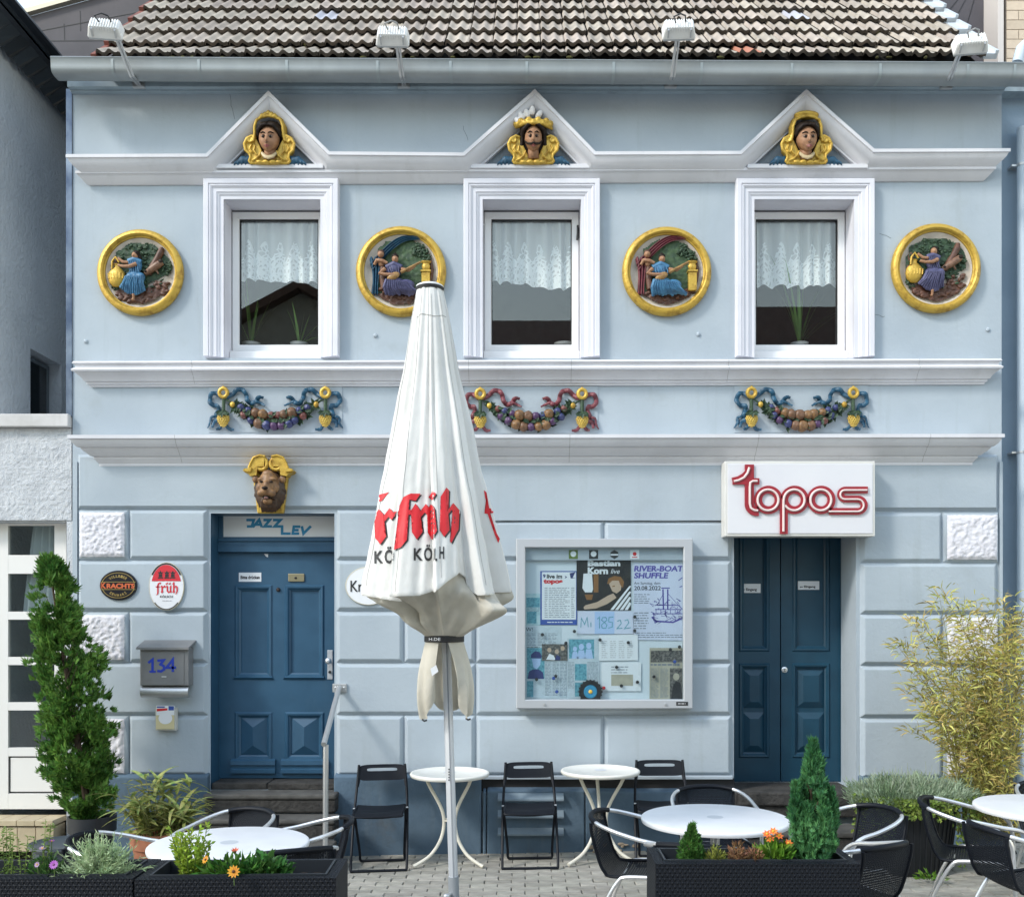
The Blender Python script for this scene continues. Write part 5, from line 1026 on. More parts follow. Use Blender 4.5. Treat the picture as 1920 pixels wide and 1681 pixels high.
def lion():
    c = W(506, 912, -.1); t = thing('lion_mask', 'brown lion head keystone under a gilded scroll bracket above the front door', 'ornament', (c.x, -.036, c.z-.22))
    def P(dx, dy, h=0.0): return Vector((c.x+dx*K, -.036-h, c.z-dy*K))
    b = MB(); q = [P(-33,-24), P(33,-24), P(24,49), P(-24,49)]; b.prism([(v.x, v.z) for v in q], -.09, -.036); b.build('gilded_backplate', GOLD, t, smooth=0, bevel=.008)
    b = MB()
    for s in (-1, 1):
        b.tube(curl((P(s*15,-40).x, P(s*15,-40).z), .058, 1.5, 1.9 if s > 0 else math.pi-1.9, -.13, 36, s, .12), .017, 10)
        pts = [P(s*7,-52), P(s*16,-54), P(s*26,-50), P(s*31,-40), P(s*34,-32), P(s*42,-30), P(s*44,-25), P(s*36,-22), P(s*34,-18), P(s*22,-20), P(s*20,-36), P(s*8,-36)]
        b.prism([(v.x, v.z) for v in pts], -.15, -.036)
        pts = [P(s*30,-33), P(s*44,-31), P(s*46,-27), P(s*32,-25)]; b.prism([(v.x, v.z) for v in pts], -.17, -.036)
        b.tube([P(s*6,-54,.115), P(s*16,-56,.115), P(s*27,-52,.115), P(s*33,-41,.115), P(s*36,-33,.115)], .010, 8)
    b.build('gilded_scroll', GOLD, t, smooth=45)
    MN = M('lion_mane', (.07,.035,.018), (.035,.018,.010), scale=40, rough=.5); FU = M('lion_face', (.26,.14,.06), (.15,.075,.035), scale=25, rough=.5)
    b = MB(); rr = random.Random(2); b.ell(P(0,6,.06), (.12,.07,.17), 16, 12)
    for k in range(46):
        a = 2*math.pi*k/46; b.tube([P(20*math.cos(a),2+24*math.sin(a),.09), P(26*math.cos(a)+rr.uniform(-2,2),4+31*math.sin(a)+3,.075), P(28*math.cos(a)+rr.uniform(-2,2),9+34*math.sin(a)+4,.05)], [.012,.016,.008], 7)
    for k in range(12): x = rr.uniform(-14, 14); b.tube([P(x,26,.13), P(x*1.1+rr.uniform(-2,2),38,.11), P(x+rr.uniform(-2,2),48,.08)], [.012,.014,.006], 7)
    soft(b, 'mane', MN, t, .007)
    b = MB(); b.ell(P(0,-4,.10), (.085,.085,.105), 16, 12); b.ell(P(0,10,.155), (.055,.06,.055), 14, 10); b.ell(P(0,2,.165), (.03,.05,.05), 12, 8)
    for s in (-1, 1): b.ell(P(s*9,15,.17), (.038,.04,.032), 12, 8); b.ell(P(s*10,-11,.155), (.036,.026,.016), 10, 7); b.ell(P(s*15,4,.13), (.03,.03,.04), 10, 7); b.ell(P(s*25,-13,.09), (.028,.022,.034), 10, 7)
    b.ell(P(0,29,.13), (.04,.045,.03), 12, 8); b.ell(P(0,-20,.13), (.05,.04,.04), 12, 8); soft(b, 'head', FU, t, .006)
    b = MB(); b.ell(P(0,7,.222), (.026,.016,.014), 10, 7)
    for s in (-1, 1): b.ell(P(s*9,-5.5,.178), (.016,.010,.009), 10, 7)
    b.ell(P(0,22,.165), (.036,.03,.018), 12, 8); b.build('nose_eyes_mouth', HAIRB, t); b = MB(); b.ell(P(0,24,.18), (.02,.02,.010), 10, 7); b.build('tongue', M('tongue', (.25,.13,.12), rough=.4), t)
lion()
# ================================================================== LAMPS, SIGNS, SHOWCASE
def lamps():
    WH = M('lamp_white', (.78,.77,.75), (.7,.69,.66), scale=8, rough=.4); LG = M('lamp_glass', (.45,.47,.48), rough=.15)
    for i, (bx, by, tx, ty, hx, hy, yaw, lab) in enumerate(((258,158,215,66,197,52,.35,'white floodlight on a bent arm at the left end of the gutter'), (755,158,743,82,736,66,.1,'white floodlight on the gutter between left and middle pediments'), (1255,158,1269,68,1273,53,-.1,'white floodlight on the gutter between middle and right pediments'), (1772,160,1797,100,1820,80,-.35,'white ribbed floodlight on a bent arm at the right end of the gutter'))):
        base = W(bx, by, -.1); top = W(tx, ty, -.62); hd = W(hx, hy, -.66); t = thing('floodlight', lab, 'lamp', base, 'floodlights along the gutter')
        kink = W(bx+(tx-bx)*.3, by-15, -.42)
        m = MB(); m.tube([base, kink, top], .011, 8); m.tube([base+Vector((.022,0,0)), kink+Vector((.022,0,0)), top+Vector((.022,0,0))], .008, 8); m.build('arm', GALV, t)
        m = MB(); m.box(base.x-.04, base.x+.06, base.y-.01, base.y+.02, base.z-.03, base.z+.03); m.build('wall_plate', GALV, t, smooth=0, bevel=.004)
        rot = Matrix.Rotation(yaw*.4, 3, 'Z')@Matrix.Rotation(R(58), 3, 'X')    # the lamp shines down onto the wall
        def tr(mb): mb.v = [tuple(hd+rot@Vector(p)) for p in mb.v]; return mb
        m = MB(); a = .13; m.add([(-a,-.075,-.05),(a,-.075,-.05),(a,.075,-.05),(-a,.075,-.05),(-a*.84,-.06,.035),(a*.84,-.06,.035),(a*.84,.06,.035),(-a*.84,.06,.035)], [(0,3,2,1),(4,5,6,7),(0,1,5,4),(1,2,6,5),(2,3,7,6),(3,0,4,7)]); tr(m).build('housing', WH, t, smooth=0, bevel=.012)
        for k in range(11):
            x = -.095+k*.019; m = MB(); m.box(x-.004, x+.004, -.068, .05, .0, .042); tr(m).build('cooling_fin', WH, t, smooth=0)
        m = MB(); m.box(-.12, .12, -.065, .065, -.062, -.05); tr(m).build('glass_cover', LG, t, smooth=0)
        for s in (-1, 1): m = MB(); m.box(s*.085-.006, s*.085+.006, -.086, -.066, -.03, .03); tr(m).build('clip', GALV, t, smooth=0)
        m = MB(); m.tube([Vector((-.03,-.02,.05)), Vector((-.05,-.03,.10)), Vector((0,-.02,.115)), Vector((.04,.0,.09)), Vector((.05,.03,.03))], .006, 6); tr(m).build('cable', INK if i % 2 == 0 else M('grey_cable', (.3,.3,.3)), t)
lamps()

def arc(cx, cy, r, a0, a1, n=20): return [(cx+r*math.cos(R(a0+(a1-a0)*i/n)), cy-r*math.sin(R(a0+(a1-a0)*i/n))) for i in range(n+1)]
def topos():
    y0 = -.19; t = thing('light_box_sign', 'white light box sign with red retro neon lettering above the dark double door', 'sign', (X(1500), -.1, Z(1003, y0)))
    m = MB(); m.box(X(1359,y0), X(1641,y0), y0, -.04, Z(1005,y0), Z(864,y0)); m.build('casing', M('sign_casing', (.66,.65,.62), (.6,.59,.56), scale=4, rough=.45), t, smooth=0, bevel=.006)
    m = MB(); m.box(X(1364,y0), X(1636,y0), y0-.006, y0, Z(1000,y0), Z(869,y0)); m.build('face', M('acrylic_face', (.68,.68,.71), (.64,.64,.68), scale=1.5, rough=.3, dirt=.12, dirtcol=(.6,.6,.6)), t, smooth=0, bevel=.003)
    RD = M('sign_red', (.33,.022,.035), (.27,.02,.03), scale=5, rough=.35); NE = M('neon_tube', (.72,.60,.58), rough=.3)
    y = y0-.006; Pq = lambda q: (W(q[0], q[1], y).x, W(q[0], q[1], y).z); px = (D+y)/F
    def letter(strokes, tubes, name):
        b = MB(); k = 0
        for (p, wd, cl) in strokes: b.ribbon([Pq(q) for q in p], wd*px, y-.016-k*.0008, y-.0005, cl); k += 1
        o = b.build('letter', RD, t, smooth=0)
        for (p, wd, cl) in tubes:
            b = MB(); b.tube([W(q[0], q[1], y-.021) for q in p], wd*px/2, 8, closed=cl); b.build('neon_tube', NE, o)
    letter([([(1404.5,871),(1404.5,900),(1404.5,940)]+arc(1418,945,13.5,180,270,10)+[(1422,958.5)], 17, False), ([(1373,902),(1384,899.5),(1394,894),(1402,886)], 13, False), ([(1373,902.5),(1423,902.5)], 11.5, False)],
           [([(1376,902),(1385,900),(1395,895),(1402,886),(1405,876)], 4.4, False), ([(1420,901.5),(1412,901.5),(1407,904),(1406,912),(1406,944),(1408,952),(1414,956),(1421,957)], 4.4, False)], 't')
    for cx in (1440, 1539): letter([(arc(cx,937,19.2,0,360,48)[:-1], 14.5, True)], [(arc(cx,937,19.5,0,360,48)[:-1], 4.4, True)], 'o')
    letter([(arc(1489,937,19.2,0,360,48)[:-1], 14.5, True), ([(1469,934),(1469,1001)], 14.5, False)], [([(1469,996),(1469,937)]+arc(1489,937,19.5,180,-150,40), 4.4, False)], 'p')
    s = [(1626,918.5),(1584,918.5)]+arc(1584,927,8.5,90,270,12)+[(1608,935.5)]+arc(1608,947,11.5,90,-90,14)+[(1554,958.5)]
    letter([(s, 12.5, False)], [(s, 3.6, False)], 's')
topos()

FRAK = {'f': [[(.10,-.42),(.30,-.16),(.30,1.02),(.42,1.30),(.66,1.42),(.98,1.42),(.82,1.18),(.62,1.22),(.54,1.08),(.54,-.10),(.34,-.34)], [(.08,.88),(.80,.88),(.68,.72),(.08,.72)]],
        'r': [[(.02,.80),(.22,1.04),(.42,.84),(.42,.22),(.54,.12),(.28,-.14),(.06,.10),(.18,.22),(.18,.74)], [(.42,.78),(.68,1.04),(.92,.82),(.76,.64),(.64,.76),(.42,.56)]],
        'u': [[(.02,.80),(.22,1.04),(.40,.84),(.40,.24),(.54,.10),(.66,.22),(.66,.84),(.86,1.04),(.92,.94),(.90,.20),(1.02,.08),(.82,-.12),(.68,.04),(.46,-.14),(.16,.16),(.16,.72)], [(.18,1.30),(.30,1.44),(.42,1.30),(.30,1.16)], [(.60,1.30),(.72,1.44),(.84,1.30),(.72,1.16)]],
        'i': [[(.02,.80),(.22,1.04),(.42,.84),(.42,.22),(.54,.12),(.28,-.14),(.06,.10),(.18,.22),(.18,.74)], [(.10,1.26),(.30,1.44),(.50,1.34),(.30,1.14)]],
        'h': [[(.04,1.20),(.30,1.52),(.42,1.44),(.42,.20),(.52,.10),(.28,-.14),(.06,.08),(.18,.20),(.18,1.16)], [(.42,.78),(.64,1.02),(.94,.80),(.94,.16),(.62,-.34),(.56,-.26),(.70,.10),(.70,.70),(.58,.78),(.42,.62)]]}
def frak(mb, word, px0, px1, rbase, rx, y):                # blackletter word between pixel columns; rbase baseline row, rx x-height row
    adv = {'f': .80, 'r': .86, 'u': 1.0, 'h': 1.0, 'i': .56}; tot = sum(adv[c] for c in word); kx = (px1-px0)/tot; kz = rbase-rx; a = 0
    for c in word:
        for poly in FRAK[c]: mb.flat([(X(px0+(a+p[0])*kx, y), Z(rbase-p[1]*kz, y)) for p in poly], y)
        a += adv[c]
def oval_sign(cx, cy, rx, ry, name, lab, cols, dome=.02):
    y = -.038; c = W(cx, cy, y); a, b = rx*K*.995, ry*K*.995
    t = thing(name, lab, 'sign', (c.x, y, c.z-b)); m = MB()
    m.lathe([(a, 0), (a, -.010), (a*.985, -.014), (a*.965, -.0145)], (c.x, y, c.z), 64, 'y', 1, b/a, cap=False); m.build('rim', cols[0], t, smooth=40)
    m = MB(); m.lathe([(a*.966, -.013), (a*.5, -.0145), (0, -.0150)], (c.x, y, c.z), 64, 'y', 1, b/a, cap=False); m.build('plate', cols[1], t, smooth=60)
    return t, c, a, b, y-.0165
def ellipse_band(mb, c, a, b, z0, z1, y, n=28):            # slice of an ellipse between two heights
    L_, R_ = [], []
    for i in range(n+1):
        z = z0+(z1-z0)*i/n; w_ = a*math.sqrt(max(0, 1-(z/b)**2)); L_.append((c.x-w_, c.z+z)); R_.append((c.x+w_, c.z+z))
    for i in range(n): mb.flat([L_[i], R_[i], R_[i+1], L_[i+1]], y)
def arc_text(mb, s, c, a, b, mid, span, h, y, bottom=False):
    n = len(s)
    for i, ch in enumerate(s):
        if ch == ' ': continue
        u = (i+.5)/n-.5; g = mid-u*span if not bottom else mid+u*span
        p = (c.x+a*math.cos(g), c.z+b*math.sin(g)); k = MB(); text(k, ch, -h*.36, h*.36, 0, h, y, bold=.02)
        ro = math.atan2(a*math.cos(g)*b/a, -b*math.sin(g)*a/b)+(math.pi if not bottom else 0); ro = math.atan2(a*math.cos(g), b*math.sin(g)); ro = -ro if not bottom else math.pi-ro
        cs, sn = math.cos(ro), math.sin(ro)
        mb.add([(p[0]+v[0]*cs-(v[2]-h/2)*sn, y, p[1]+v[0]*sn+(v[2]-h/2)*cs) for v in k.v], k.f)
def wall_signs():
    NAVY = M('enamel_black', (.014,.014,.02), rough=.3); GB = M('sign_gold', (.45,.33,.12), rough=.4, metal=.4); OR = M('sign_orange', (.58,.13,.05), rough=.4)
    t, c, a, b, y = oval_sign(223, 1097, 35, 28, 'oval_beer_sign', 'small black oval beer sign with orange lettering left of the front door', (NAVY, NAVY))
    m = MB(); n = 64; m.ribbon([(c.x+a*.88*math.cos(2*math.pi*k/n), c.z+b*.84*math.sin(2*math.pi*k/n)) for k in range(n)], .004, y-.001, y+.001, True)
    m.rect(c.x-a*.93, c.x+a*.93, c.z+.026, c.z+.030, y-.0012); m.rect(c.x-a*.93, c.x+a*.93, c.z-.036, c.z-.032, y-.0012)
    arc_text(m, 'VOLLBIER', c, a*.62, b*.62, math.pi/2, 1.7, .022, y-.001); arc_text(m, 'SEHMARZ', c, a*.62, b*.66, -math.pi/2, 1.6, .022, y-.001, True); m.build('gold_lettering', GB, t, smooth=0, recalc=False)
    m = MB(); text(m, 'K', c.x-.142, c.x-.098, c.z-.026, c.z+.022, y-.001, bold=.05); text(m, 'RACHTS', c.x-.095, c.x+.138, c.z-.026, c.z+.016, y-.001, bold=.05); m.build('orange_lettering', OR, t, smooth=0, recalc=False)
    EN = M('enamel_white', (.76,.77,.80), rough=.25, coat=.3); CRIM = M('enamel_red', (.62,.045,.06), rough=.25, coat=.3)
    t, c, a, b, y = oval_sign(313, 1099, 33, 45, 'oval_brewery_sign', 'tall oval red and white brewery sign with blackletter name beside the front door', (M('sign_cream_rim', (.6,.55,.42), rough=.35), EN))
    m = MB(); n = 72
    m.ribbon([(c.x+a*.93*math.cos(2*math.pi*k/n), c.z+b*.95*math.sin(2*math.pi*k/n)) for k in range(n//12, n*5//12+1)], .012, y-.0005, y+.0005); m.ribbon([(c.x+a*.93*math.cos(-2*math.pi*k/n), c.z+b*.95*math.sin(-2*math.pi*k/n)) for k in range(n//8, n*3//8+1)], .008, y-.0005, y+.0005); m.build('black_border', INK, t, smooth=0)
    m = MB(); ellipse_band(m, c, a*.85, b*.90, b*.22, b*.899, y); m.build('red_field', CRIM, t, smooth=0, recalc=False)
    m = MB(); frak(m, 'fruh', 291, 334, 1110, 1097, y-.001)
    for px in (312, 318): p = W(px, 1094, y); m.flat([(p.x-.008,p.z),(p.x,p.z+.008),(p.x+.008,p.z),(p.x,p.z-.008)], y-.001)
    m.build('blackletter_word', CRIM, t, smooth=0, recalc=False)
    m = MB(); ptext(m, 'KÖLSCH', 300, 324, 1115, 1120, y-.001, bold=.02)
    for px in (301, 313, 324):                             # three little crowns
        m.rect(X(px-5,y), X(px+5,y), Z(1084,y), Z(1082,y), y-.001); m.rect(X(px-3.4,y), X(px+3.4,y), Z(1081.5,y), Z(1076,y), y-.001); m.flat([(X(px-5.4,y),Z(1071,y)),(X(px-3.2,y),Z(1075.6,y)),(X(px+3.2,y),Z(1075.6,y)),(X(px+5.4,y),Z(1071,y)),(X(px+2.4,y),Z(1073,y)),(X(px,y),Z(1069,y)),(X(px-2.4,y),Z(1073,y))], y-.001)
    m.build('black_print', INK, t, smooth=0, recalc=False); m = MB(); lines(m, 304, 323, 1124, 1127, 1, y-.001); m.build('fine_print', M('grey_ink', (.4,.4,.42)), t, smooth=0, recalc=False)
    t, c, a, b, y = oval_sign(691, 1098, 43, 36, 'oval_enamel_sign', 'white oval beer sign half hidden behind the closed parasol', (M('sign_cream_rim', (.6,.55,.42)), EN))
    m = MB(); ptext(m, 'Krachts', 657, 727, 1088, 1109, y-.001, bold=.01); m.build('lettering', INK, t, smooth=0, recalc=False)
wall_signs()

def mailbox():
    GM = M('mailbox_grey', (.26,.26,.265), (.22,.22,.225), scale=6, rough=.4, metal=.4); y0 = -.16; t = thing('mailbox', 'grey metal mailbox with blue painted house number left of the front door', 'mailbox', (X(309), -.1, Z(1308,y0)))
    m = MB(); m.box(X(262,y0), X(353,y0), y0+.006, -.036, Z(1285,y0), Z(1214,y0)); m.build('body', GM, t, smooth=0, bevel=.004)
    m = MB(); m.box(X(265,y0), X(345,y0), y0, y0+.006, Z(1284,y0), Z(1221,y0)); m.build('front_flap', GM, t, smooth=0, bevel=.004)
    m = MB(); m.add([(X(258,y0),y0-.03,Z(1217,y0)),(X(356,y0),y0-.03,Z(1217,y0)),(X(358,y0),-.036,Z(1204,y0)),(X(260,y0),-.036,Z(1204,y0)),(X(258,y0),y0-.03,Z(1213,y0)),(X(356,y0),y0-.03,Z(1213,y0)),(X(358,y0),-.036,Z(1200,y0)),(X(260,y0),-.036,Z(1200,y0))], [(0,3,2,1),(4,5,6,7),(0,1,5,4),(1,2,6,5),(2,3,7,6),(3,0,4,7)]); m.build('lid', GM, t, smooth=0)
    m = MB(); x0, x1 = X(262,y0), X(352,y0); z = Z(1297,y0); n = 14
    pr = [(y0+.055+.055*math.cos(a), z+.05*math.sin(a)) for a in [math.pi*.35+math.pi*1.3*k/n for k in range(n+1)]]
    m.add([(x, p[0], p[1]) for x in (x0, x1) for p in pr], [(i, i+1, n+2+i, n+1+i) for i in range(n)]); m.build('newspaper_roll', GALV, t, smooth=60, recalc=False)
    m = MB(); y = y0-.001; q = lambda pts: [(W(a, b, y).x, W(a, b, y).z) for a, b in pts]; wd = .020
    m.ribbon(q([(278,1242),(286,1236),(286,1258)]), wd, y-.0008, y, False); m.ribbon(q([(280,1258.5),(292,1258.5)]), wd*.8, y-.001, y)
    m.ribbon(q([(295,1238),(307,1237),(301,1245),(307,1248),(308,1254),(302,1258),(295,1257)]), wd, y-.0012, y); m.ribbon(q([(324,1259),(324,1236),(312,1251),(330,1251)]), wd, y-.0014, y)
    m.build('house_number', M('number_blue', (.02,.05,.42), rough=.4), t, smooth=0)
    m = MB(); m.box(X(303,y), X(312,y), y-.002, y, Z(1269,y), Z(1267,y)); m.build('lock', ALU, t, smooth=0)
    y0 = -.09; t = thing('leaflet_box', 'clear leaflet box stuffed with flyers under the mailbox', 'leaflet box', (X(310), -.06, Z(1370,y0)))
    m = MB(); m.box(X(291,y0), X(330,y0), y0, -.036, Z(1369,y0), Z(1326,y0)); m.build('box', M('cloudy_plastic', (.55,.55,.52), rough=.3), t, smooth=0, bevel=.004)
    m = MB(); m.box(X(293,y0), X(327,y0), y0-.008, y0-.002, Z(1366,y0), Z(1322,y0)); fl = m.build('flyer', M('flyer_yellow', (.66,.58,.34), rough=.6), t, smooth=0)
    m = MB(); y = y0-.0095; m.rect(X(293,y), X(327,y), Z(1340,y), Z(1322,y), y); n = 16; m.flat([(X(310+13*math.cos(a),y), Z(1346+11*math.sin(a),y)) for a in [2*math.pi*k/n for k in range(n)]], y-.0005); m.build('white_print', WHITE, fl, smooth=0, recalc=False)
    m = MB(); m.flat([(X(294,y),Z(1333,y)),(X(314,y),Z(1331,y)),(X(314,y),Z(1327,y)),(X(294,y),Z(1328,y))], y-.001); m.build('red_print', RED, fl, smooth=0); m = MB(); m.rect(X(316,y), X(326,y), Z(1331,y), Z(1323,y), y-.001); m.rect(X(294,y), X(309,y), Z(1326,y), Z(1323.5,y), y-.001); m.build('blue_print', M('print_blue', (.04,.09,.36), rough=.5), fl, smooth=0)
mailbox()

def handrail():
    t = thing('handrail', 'bent steel handrail beside the front door steps', 'handrail', (X(608,-.72), -.72, 0))
    p = W(638, 1289, -.04); m = MB(); m.box(X(624,-.04), X(650,-.04), -.052, -.038, Z(1297,-.04), Z(1281,-.04)); wp = m.build('wall_plate', GALV, t, smooth=0, bevel=.003)
    for px in (629, 645): m = MB(); q = W(px, 1288, -.055); m.ell((q.x, -.054, q.z), (.008,.006,.008), 8, 6); m.build('bolt', ALU, wp)
    a = W(636, 1288, -.06); b = W(607, 1395, -.74); m = MB(); m.tube([a, b], .021, 14); m.build('rail', GALV, t)
    m = MB(); m.tube([b+Vector((.01,.03,-.005)), Vector((b.x+.008, -.72, 0.0))], .021, 14); m.build('post', GALV, t)
handrail()

# ------------------------------------------------------------------ showcase with posters
def showcase():
    y0 = -.15; t = thing('showcase', 'silver framed glass showcase full of posters between the two doors', 'showcase', (X(1133), -.1, Z(1327,y0)))
    xa, xb, za, zb = X(968,y0), X(1299,y0), Z(1328,y0), Z(1009,y0)
    f = MB(); f.sweep([(xa,za),(xa,zb),(xb,zb),(xb,za)], [(.0,-.037),(0,y0+.006),(.006,y0),(.068,y0),(.074,y0+.006),(.074,-.06)], closed=True); f.build('frame', ALUM, t, smooth=20)
    yb = -.075; b = MB(); b.box(xa+.02, xb-.02, yb, -.04, za+.02, zb-.02); b.build('backboard', M('board_white', (.66,.71,.76), rough=.6), t, smooth=0)
    b = MB(); b.box(X(985,yb), X(1284,yb), yb-.03, yb-.001, Z(1050,yb), Z(1020,yb)); b.build('header_strip', M('header_grey', (.42,.46,.51), rough=.5), t, smooth=0)
    g = MB(); g.box(xa+.07, xb-.07, y0+.025, y0+.029, za+.07, zb-.07); g.build('pane', VGLASS, t, smooth=0)
    for px in (1021, 1248): m = MB(); q = W(px, 1320, y0); m.lathe([(.009,0),(.009,-.01),(0,-.01)], (q.x, y0, q.z), 10, 'y'); m.build('lock', GALV, t)
    m = MB(); m.box(X(1268,y0), X(1290,y0), y0-.002, y0, Z(1322,y0), Z(1315,y0)); lb = m.build('maker_label', INK, t, smooth=0); m = MB(); lines(m, 1271, 1287, 1317, 1320, 1, y0-.003); m.build('lettering', WHITE, lb, smooth=0, recalc=False)
    st = {'g': M('sticker_green', (.12,.18,.03)), 'k': INK, 'w': WHITE, 'r': RED}
    for (px, c1, c2) in ((1075, 'g', 'w'), (1113, 'k', 'w'), (1152, 'k', 'w'), (1190, 'w', 'r')):
        yy = yb-.031; m = MB(); r = 8.5
        if px == 1152: m.flat([(X(px+r*math.cos(R(60*k+30)),yy), Z(1039+r*math.sin(R(60*k+30)),yy)) for k in range(6)], yy)
        else: m.rect(X(px-r,yy), X(px+r,yy), Z(1039+r,yy), Z(1039-r,yy), yy)
        o = m.build('sticker', st[c1], t, smooth=0); m = MB(); rr_ = 5.4 if c2 == 'w' else 3.6
        if px == 1152: m.rect(X(px-7,yy), X(px+7,yy), Z(1041,yy), Z(1038,yy), yy-.001)
        else: m.flat([(X(px+rr_*math.cos(a),yy), Z(1038+rr_*math.sin(a),yy)) for a in [2*math.pi*k/16 for k in range(16)]], yy-.001)
        if c2 == 'r': m.rect(X(px-5,yy), X(px+5,yy), Z(1045,yy), Z(1043.4,yy), yy-.001)
        m.build('print', st[c2], o, smooth=0)
    CY_ = {'paper': PAPER, 'white': WHITE, 'ink': INK, 'red': RED, 'blue': M('print_blue', (.04,.09,.36)), 'navy': M('print_navy', (.03,.04,.16)), 'cyan': M('print_cyan', (.16,.42,.50), (.06,.22,.30), scale=60, rough=.6), 'cyanl': M('print_pale_cyan', (.50,.66,.70), (.38,.55,.6), scale=30, rough=.6),
          'dark': M('poster_black', (.018,.018,.02), (.03,.026,.022), scale=14, rough=.4), 'lav': M('poster_lavender', (.62,.65,.78), rough=.6), 'violet': M('print_violet', (.10,.08,.36)), 'sepia': M('newsprint', (.46,.42,.33), (.40,.37,.29), scale=20, rough=.8), 'grey': M('grey_ink', (.4,.4,.42)), 'mid': M('mid_ink', (.20,.22,.26)), 'skin': M('print_skin', (.52,.38,.28)), 'amber': M('print_amber', (.25,.11,.03)), 'paleblue': M('print_pale_blue', (.42,.55,.80)), 'news': M('news_blue_grey', (.55,.62,.68), (.48,.55,.6), scale=25, rough=.8), 'photo': M('photo_dark', (.05,.05,.05), (.22,.2,.18), scale=55, rough=.5)}
    lev = [0]
    def paper(px0, px1, r0, r1, mat, name='poster', skew=0, label=None):
        lev[0] += 1; y = yb-.0015-lev[0]*.0007
        m = MB(); m.add([(X(px0,y),y,Z(r1,y)),(X(px1,y),y,Z(r1-skew,y)),(X(px1,y),y,Z(r0-skew,y)),(X(px0,y),y,Z(r0,y)),(X(px0,y),y+.0004,Z(r1,y)),(X(px1,y),y+.0004,Z(r1-skew,y)),(X(px1,y),y+.0004,Z(r0-skew,y)),(X(px0,y),y+.0004,Z(r0,y))], [(0,1,2,3),(4,7,6,5),(0,4,5,1),(1,5,6,2),(2,6,7,3),(3,7,4,0)])
        o = m.build(name, CY_[mat], t, smooth=0, label=label); return o, y-.0006
    def ink(o, mat, fn):
        m = MB(); fn(m); m.build('print', CY_[mat], o, smooth=0, recalc=False)
    def poly(m, pts, y): m.flat([(X(a,y), Z(b,y)) for a, b in pts], y)
    # newspapers and clippings underneath
    o, y = paper(986, 1014, 1112, 1172, 'cyanl', 'clipping'); ink(o, 'cyan', lambda m: [m.rect(X(987,y),X(1012,y),Z(1138,y),Z(1120,y),y), m.rect(X(988,y),X(1006,y),Z(1168,y),Z(1146,y),y)]); ink(o, 'mid', lambda m: lines(m, 988, 1012, 1139, 1146, 3, y-.0002, seed=3))
    o, y = paper(986, 1052, 1174, 1212, 'news', 'newspaper_page'); ink(o, 'mid', lambda m: [lines(m, 988+k*20, 1005+k*20, 1186, 1210, 9, y, seed=k) for k in range(3)]); ink(o, 'ink', lambda m: ptext(m, 'W!', 986, 999, 1176, 1183, y))
    o, y = paper(986, 1062, 1210, 1308, 'news', 'newspaper_page'); ink(o, 'mid', lambda m: [lines(m, 1022+k*14, 1034+k*14, 1240, 1304, 24, y, seed=10+k) for k in range(3)]); ink(o, 'cyan', lambda m: m.rect(X(988,y),X(1021,y),Z(1272,y),Z(1214,y),y)); ink(o, 'cyan', lambda m: m.rect(X(988,y),X(1000,y),Z(1306,y),Z(1276,y),y))
    def face1(m):
        yy = y-.0004; poly(m, [(996,1226),(1003,1220),(1012,1222),(1016,1230),(1014,1234),(995,1233)], yy); poly(m, [(989,1272),(992,1258),(1000,1254),(1010,1254),(1018,1260),(1020,1272)], yy)
    ink(o, 'navy', face1); ink(o, 'paleblue', lambda m: poly(m, [(997,1234),(1014,1234),(1013,1246),(1006,1254),(1000,1250)], y-.0006)); ink(o, 'ink', lambda m: lines(m, 988, 1014, 1211, 1214, 1, y))
    o, y = paper(1064, 1124, 1196, 1308, 'news', 'newspaper_page'); ink(o, 'cyan', lambda m: [m.rect(X(1067,y),X(1114,y),Z(1234,y),Z(1198,y),y), m.rect(X(1078,y),X(1100,y),Z(1275,y),Z(1244,y),y), m.rect(X(1078,y),X(1098,y),Z(1305,y),Z(1279,y),y)]); ink(o, 'mid', lambda m: [lines(m, 1065, 1077, 1240, 1290, 20, y, seed=21), lines(m, 1101, 1122, 1240, 1290, 20, y, seed=22)])
    def faces2(m):
        for (a, b, s) in ((1090,1212,5), (1104,1210,5), (1078,1216,4)): poly(m, [(a+s*math.cos(q),b+s*1.2*math.sin(q)) for q in [2*math.pi*k/12 for k in range(12)]], y-.0006); poly(m, [(a-s,b+s*1.3),(a+s,b+s*1.3),(a+s*1.6,1234),(a-s*1.6,1234)], y-.0004)
    ink(o, 'paleblue', faces2)
    o, y = paper(1218, 1284, 1214, 1311, 'sepia', 'newspaper_page'); ink(o, 'photo', lambda m: [m.rect(X(1220,y),X(1282,y),Z(1241,y),Z(1219,y),y), m.rect(X(1256,y),X(1282,y),Z(1311,y),Z(1252,y),y)]); ink(o, 'mid', lambda m: [lines(m, 1220, 1235, 1252, 1308, 26, y, .4, 31), lines(m, 1238, 1253, 1252, 1308, 26, y, .4, 32), lines(m, 1220, 1278, 1243, 1248, 1, y, .7, 33)])
    ink(o, 'sepia', lambda m: poly(m, [(1268+6*math.cos(q),1268+7*math.sin(q)) for q in [2*math.pi*k/12 for k in range(12)]], y-.0006)); ink(o, 'ink', lambda m: poly(m, [(1258,1310),(1262,1284),(1268,1276),(1276,1280),(1280,1310)], y-.0005))
    # posters
    o, y = paper(1013, 1082, 1070, 1171, 'blue', label='white concert programme sheet with blue border'); q = y; ink(o, 'white', lambda m: m.rect(X(1016,q),X(1080,q),Z(1161,q),Z(1072,q),q))
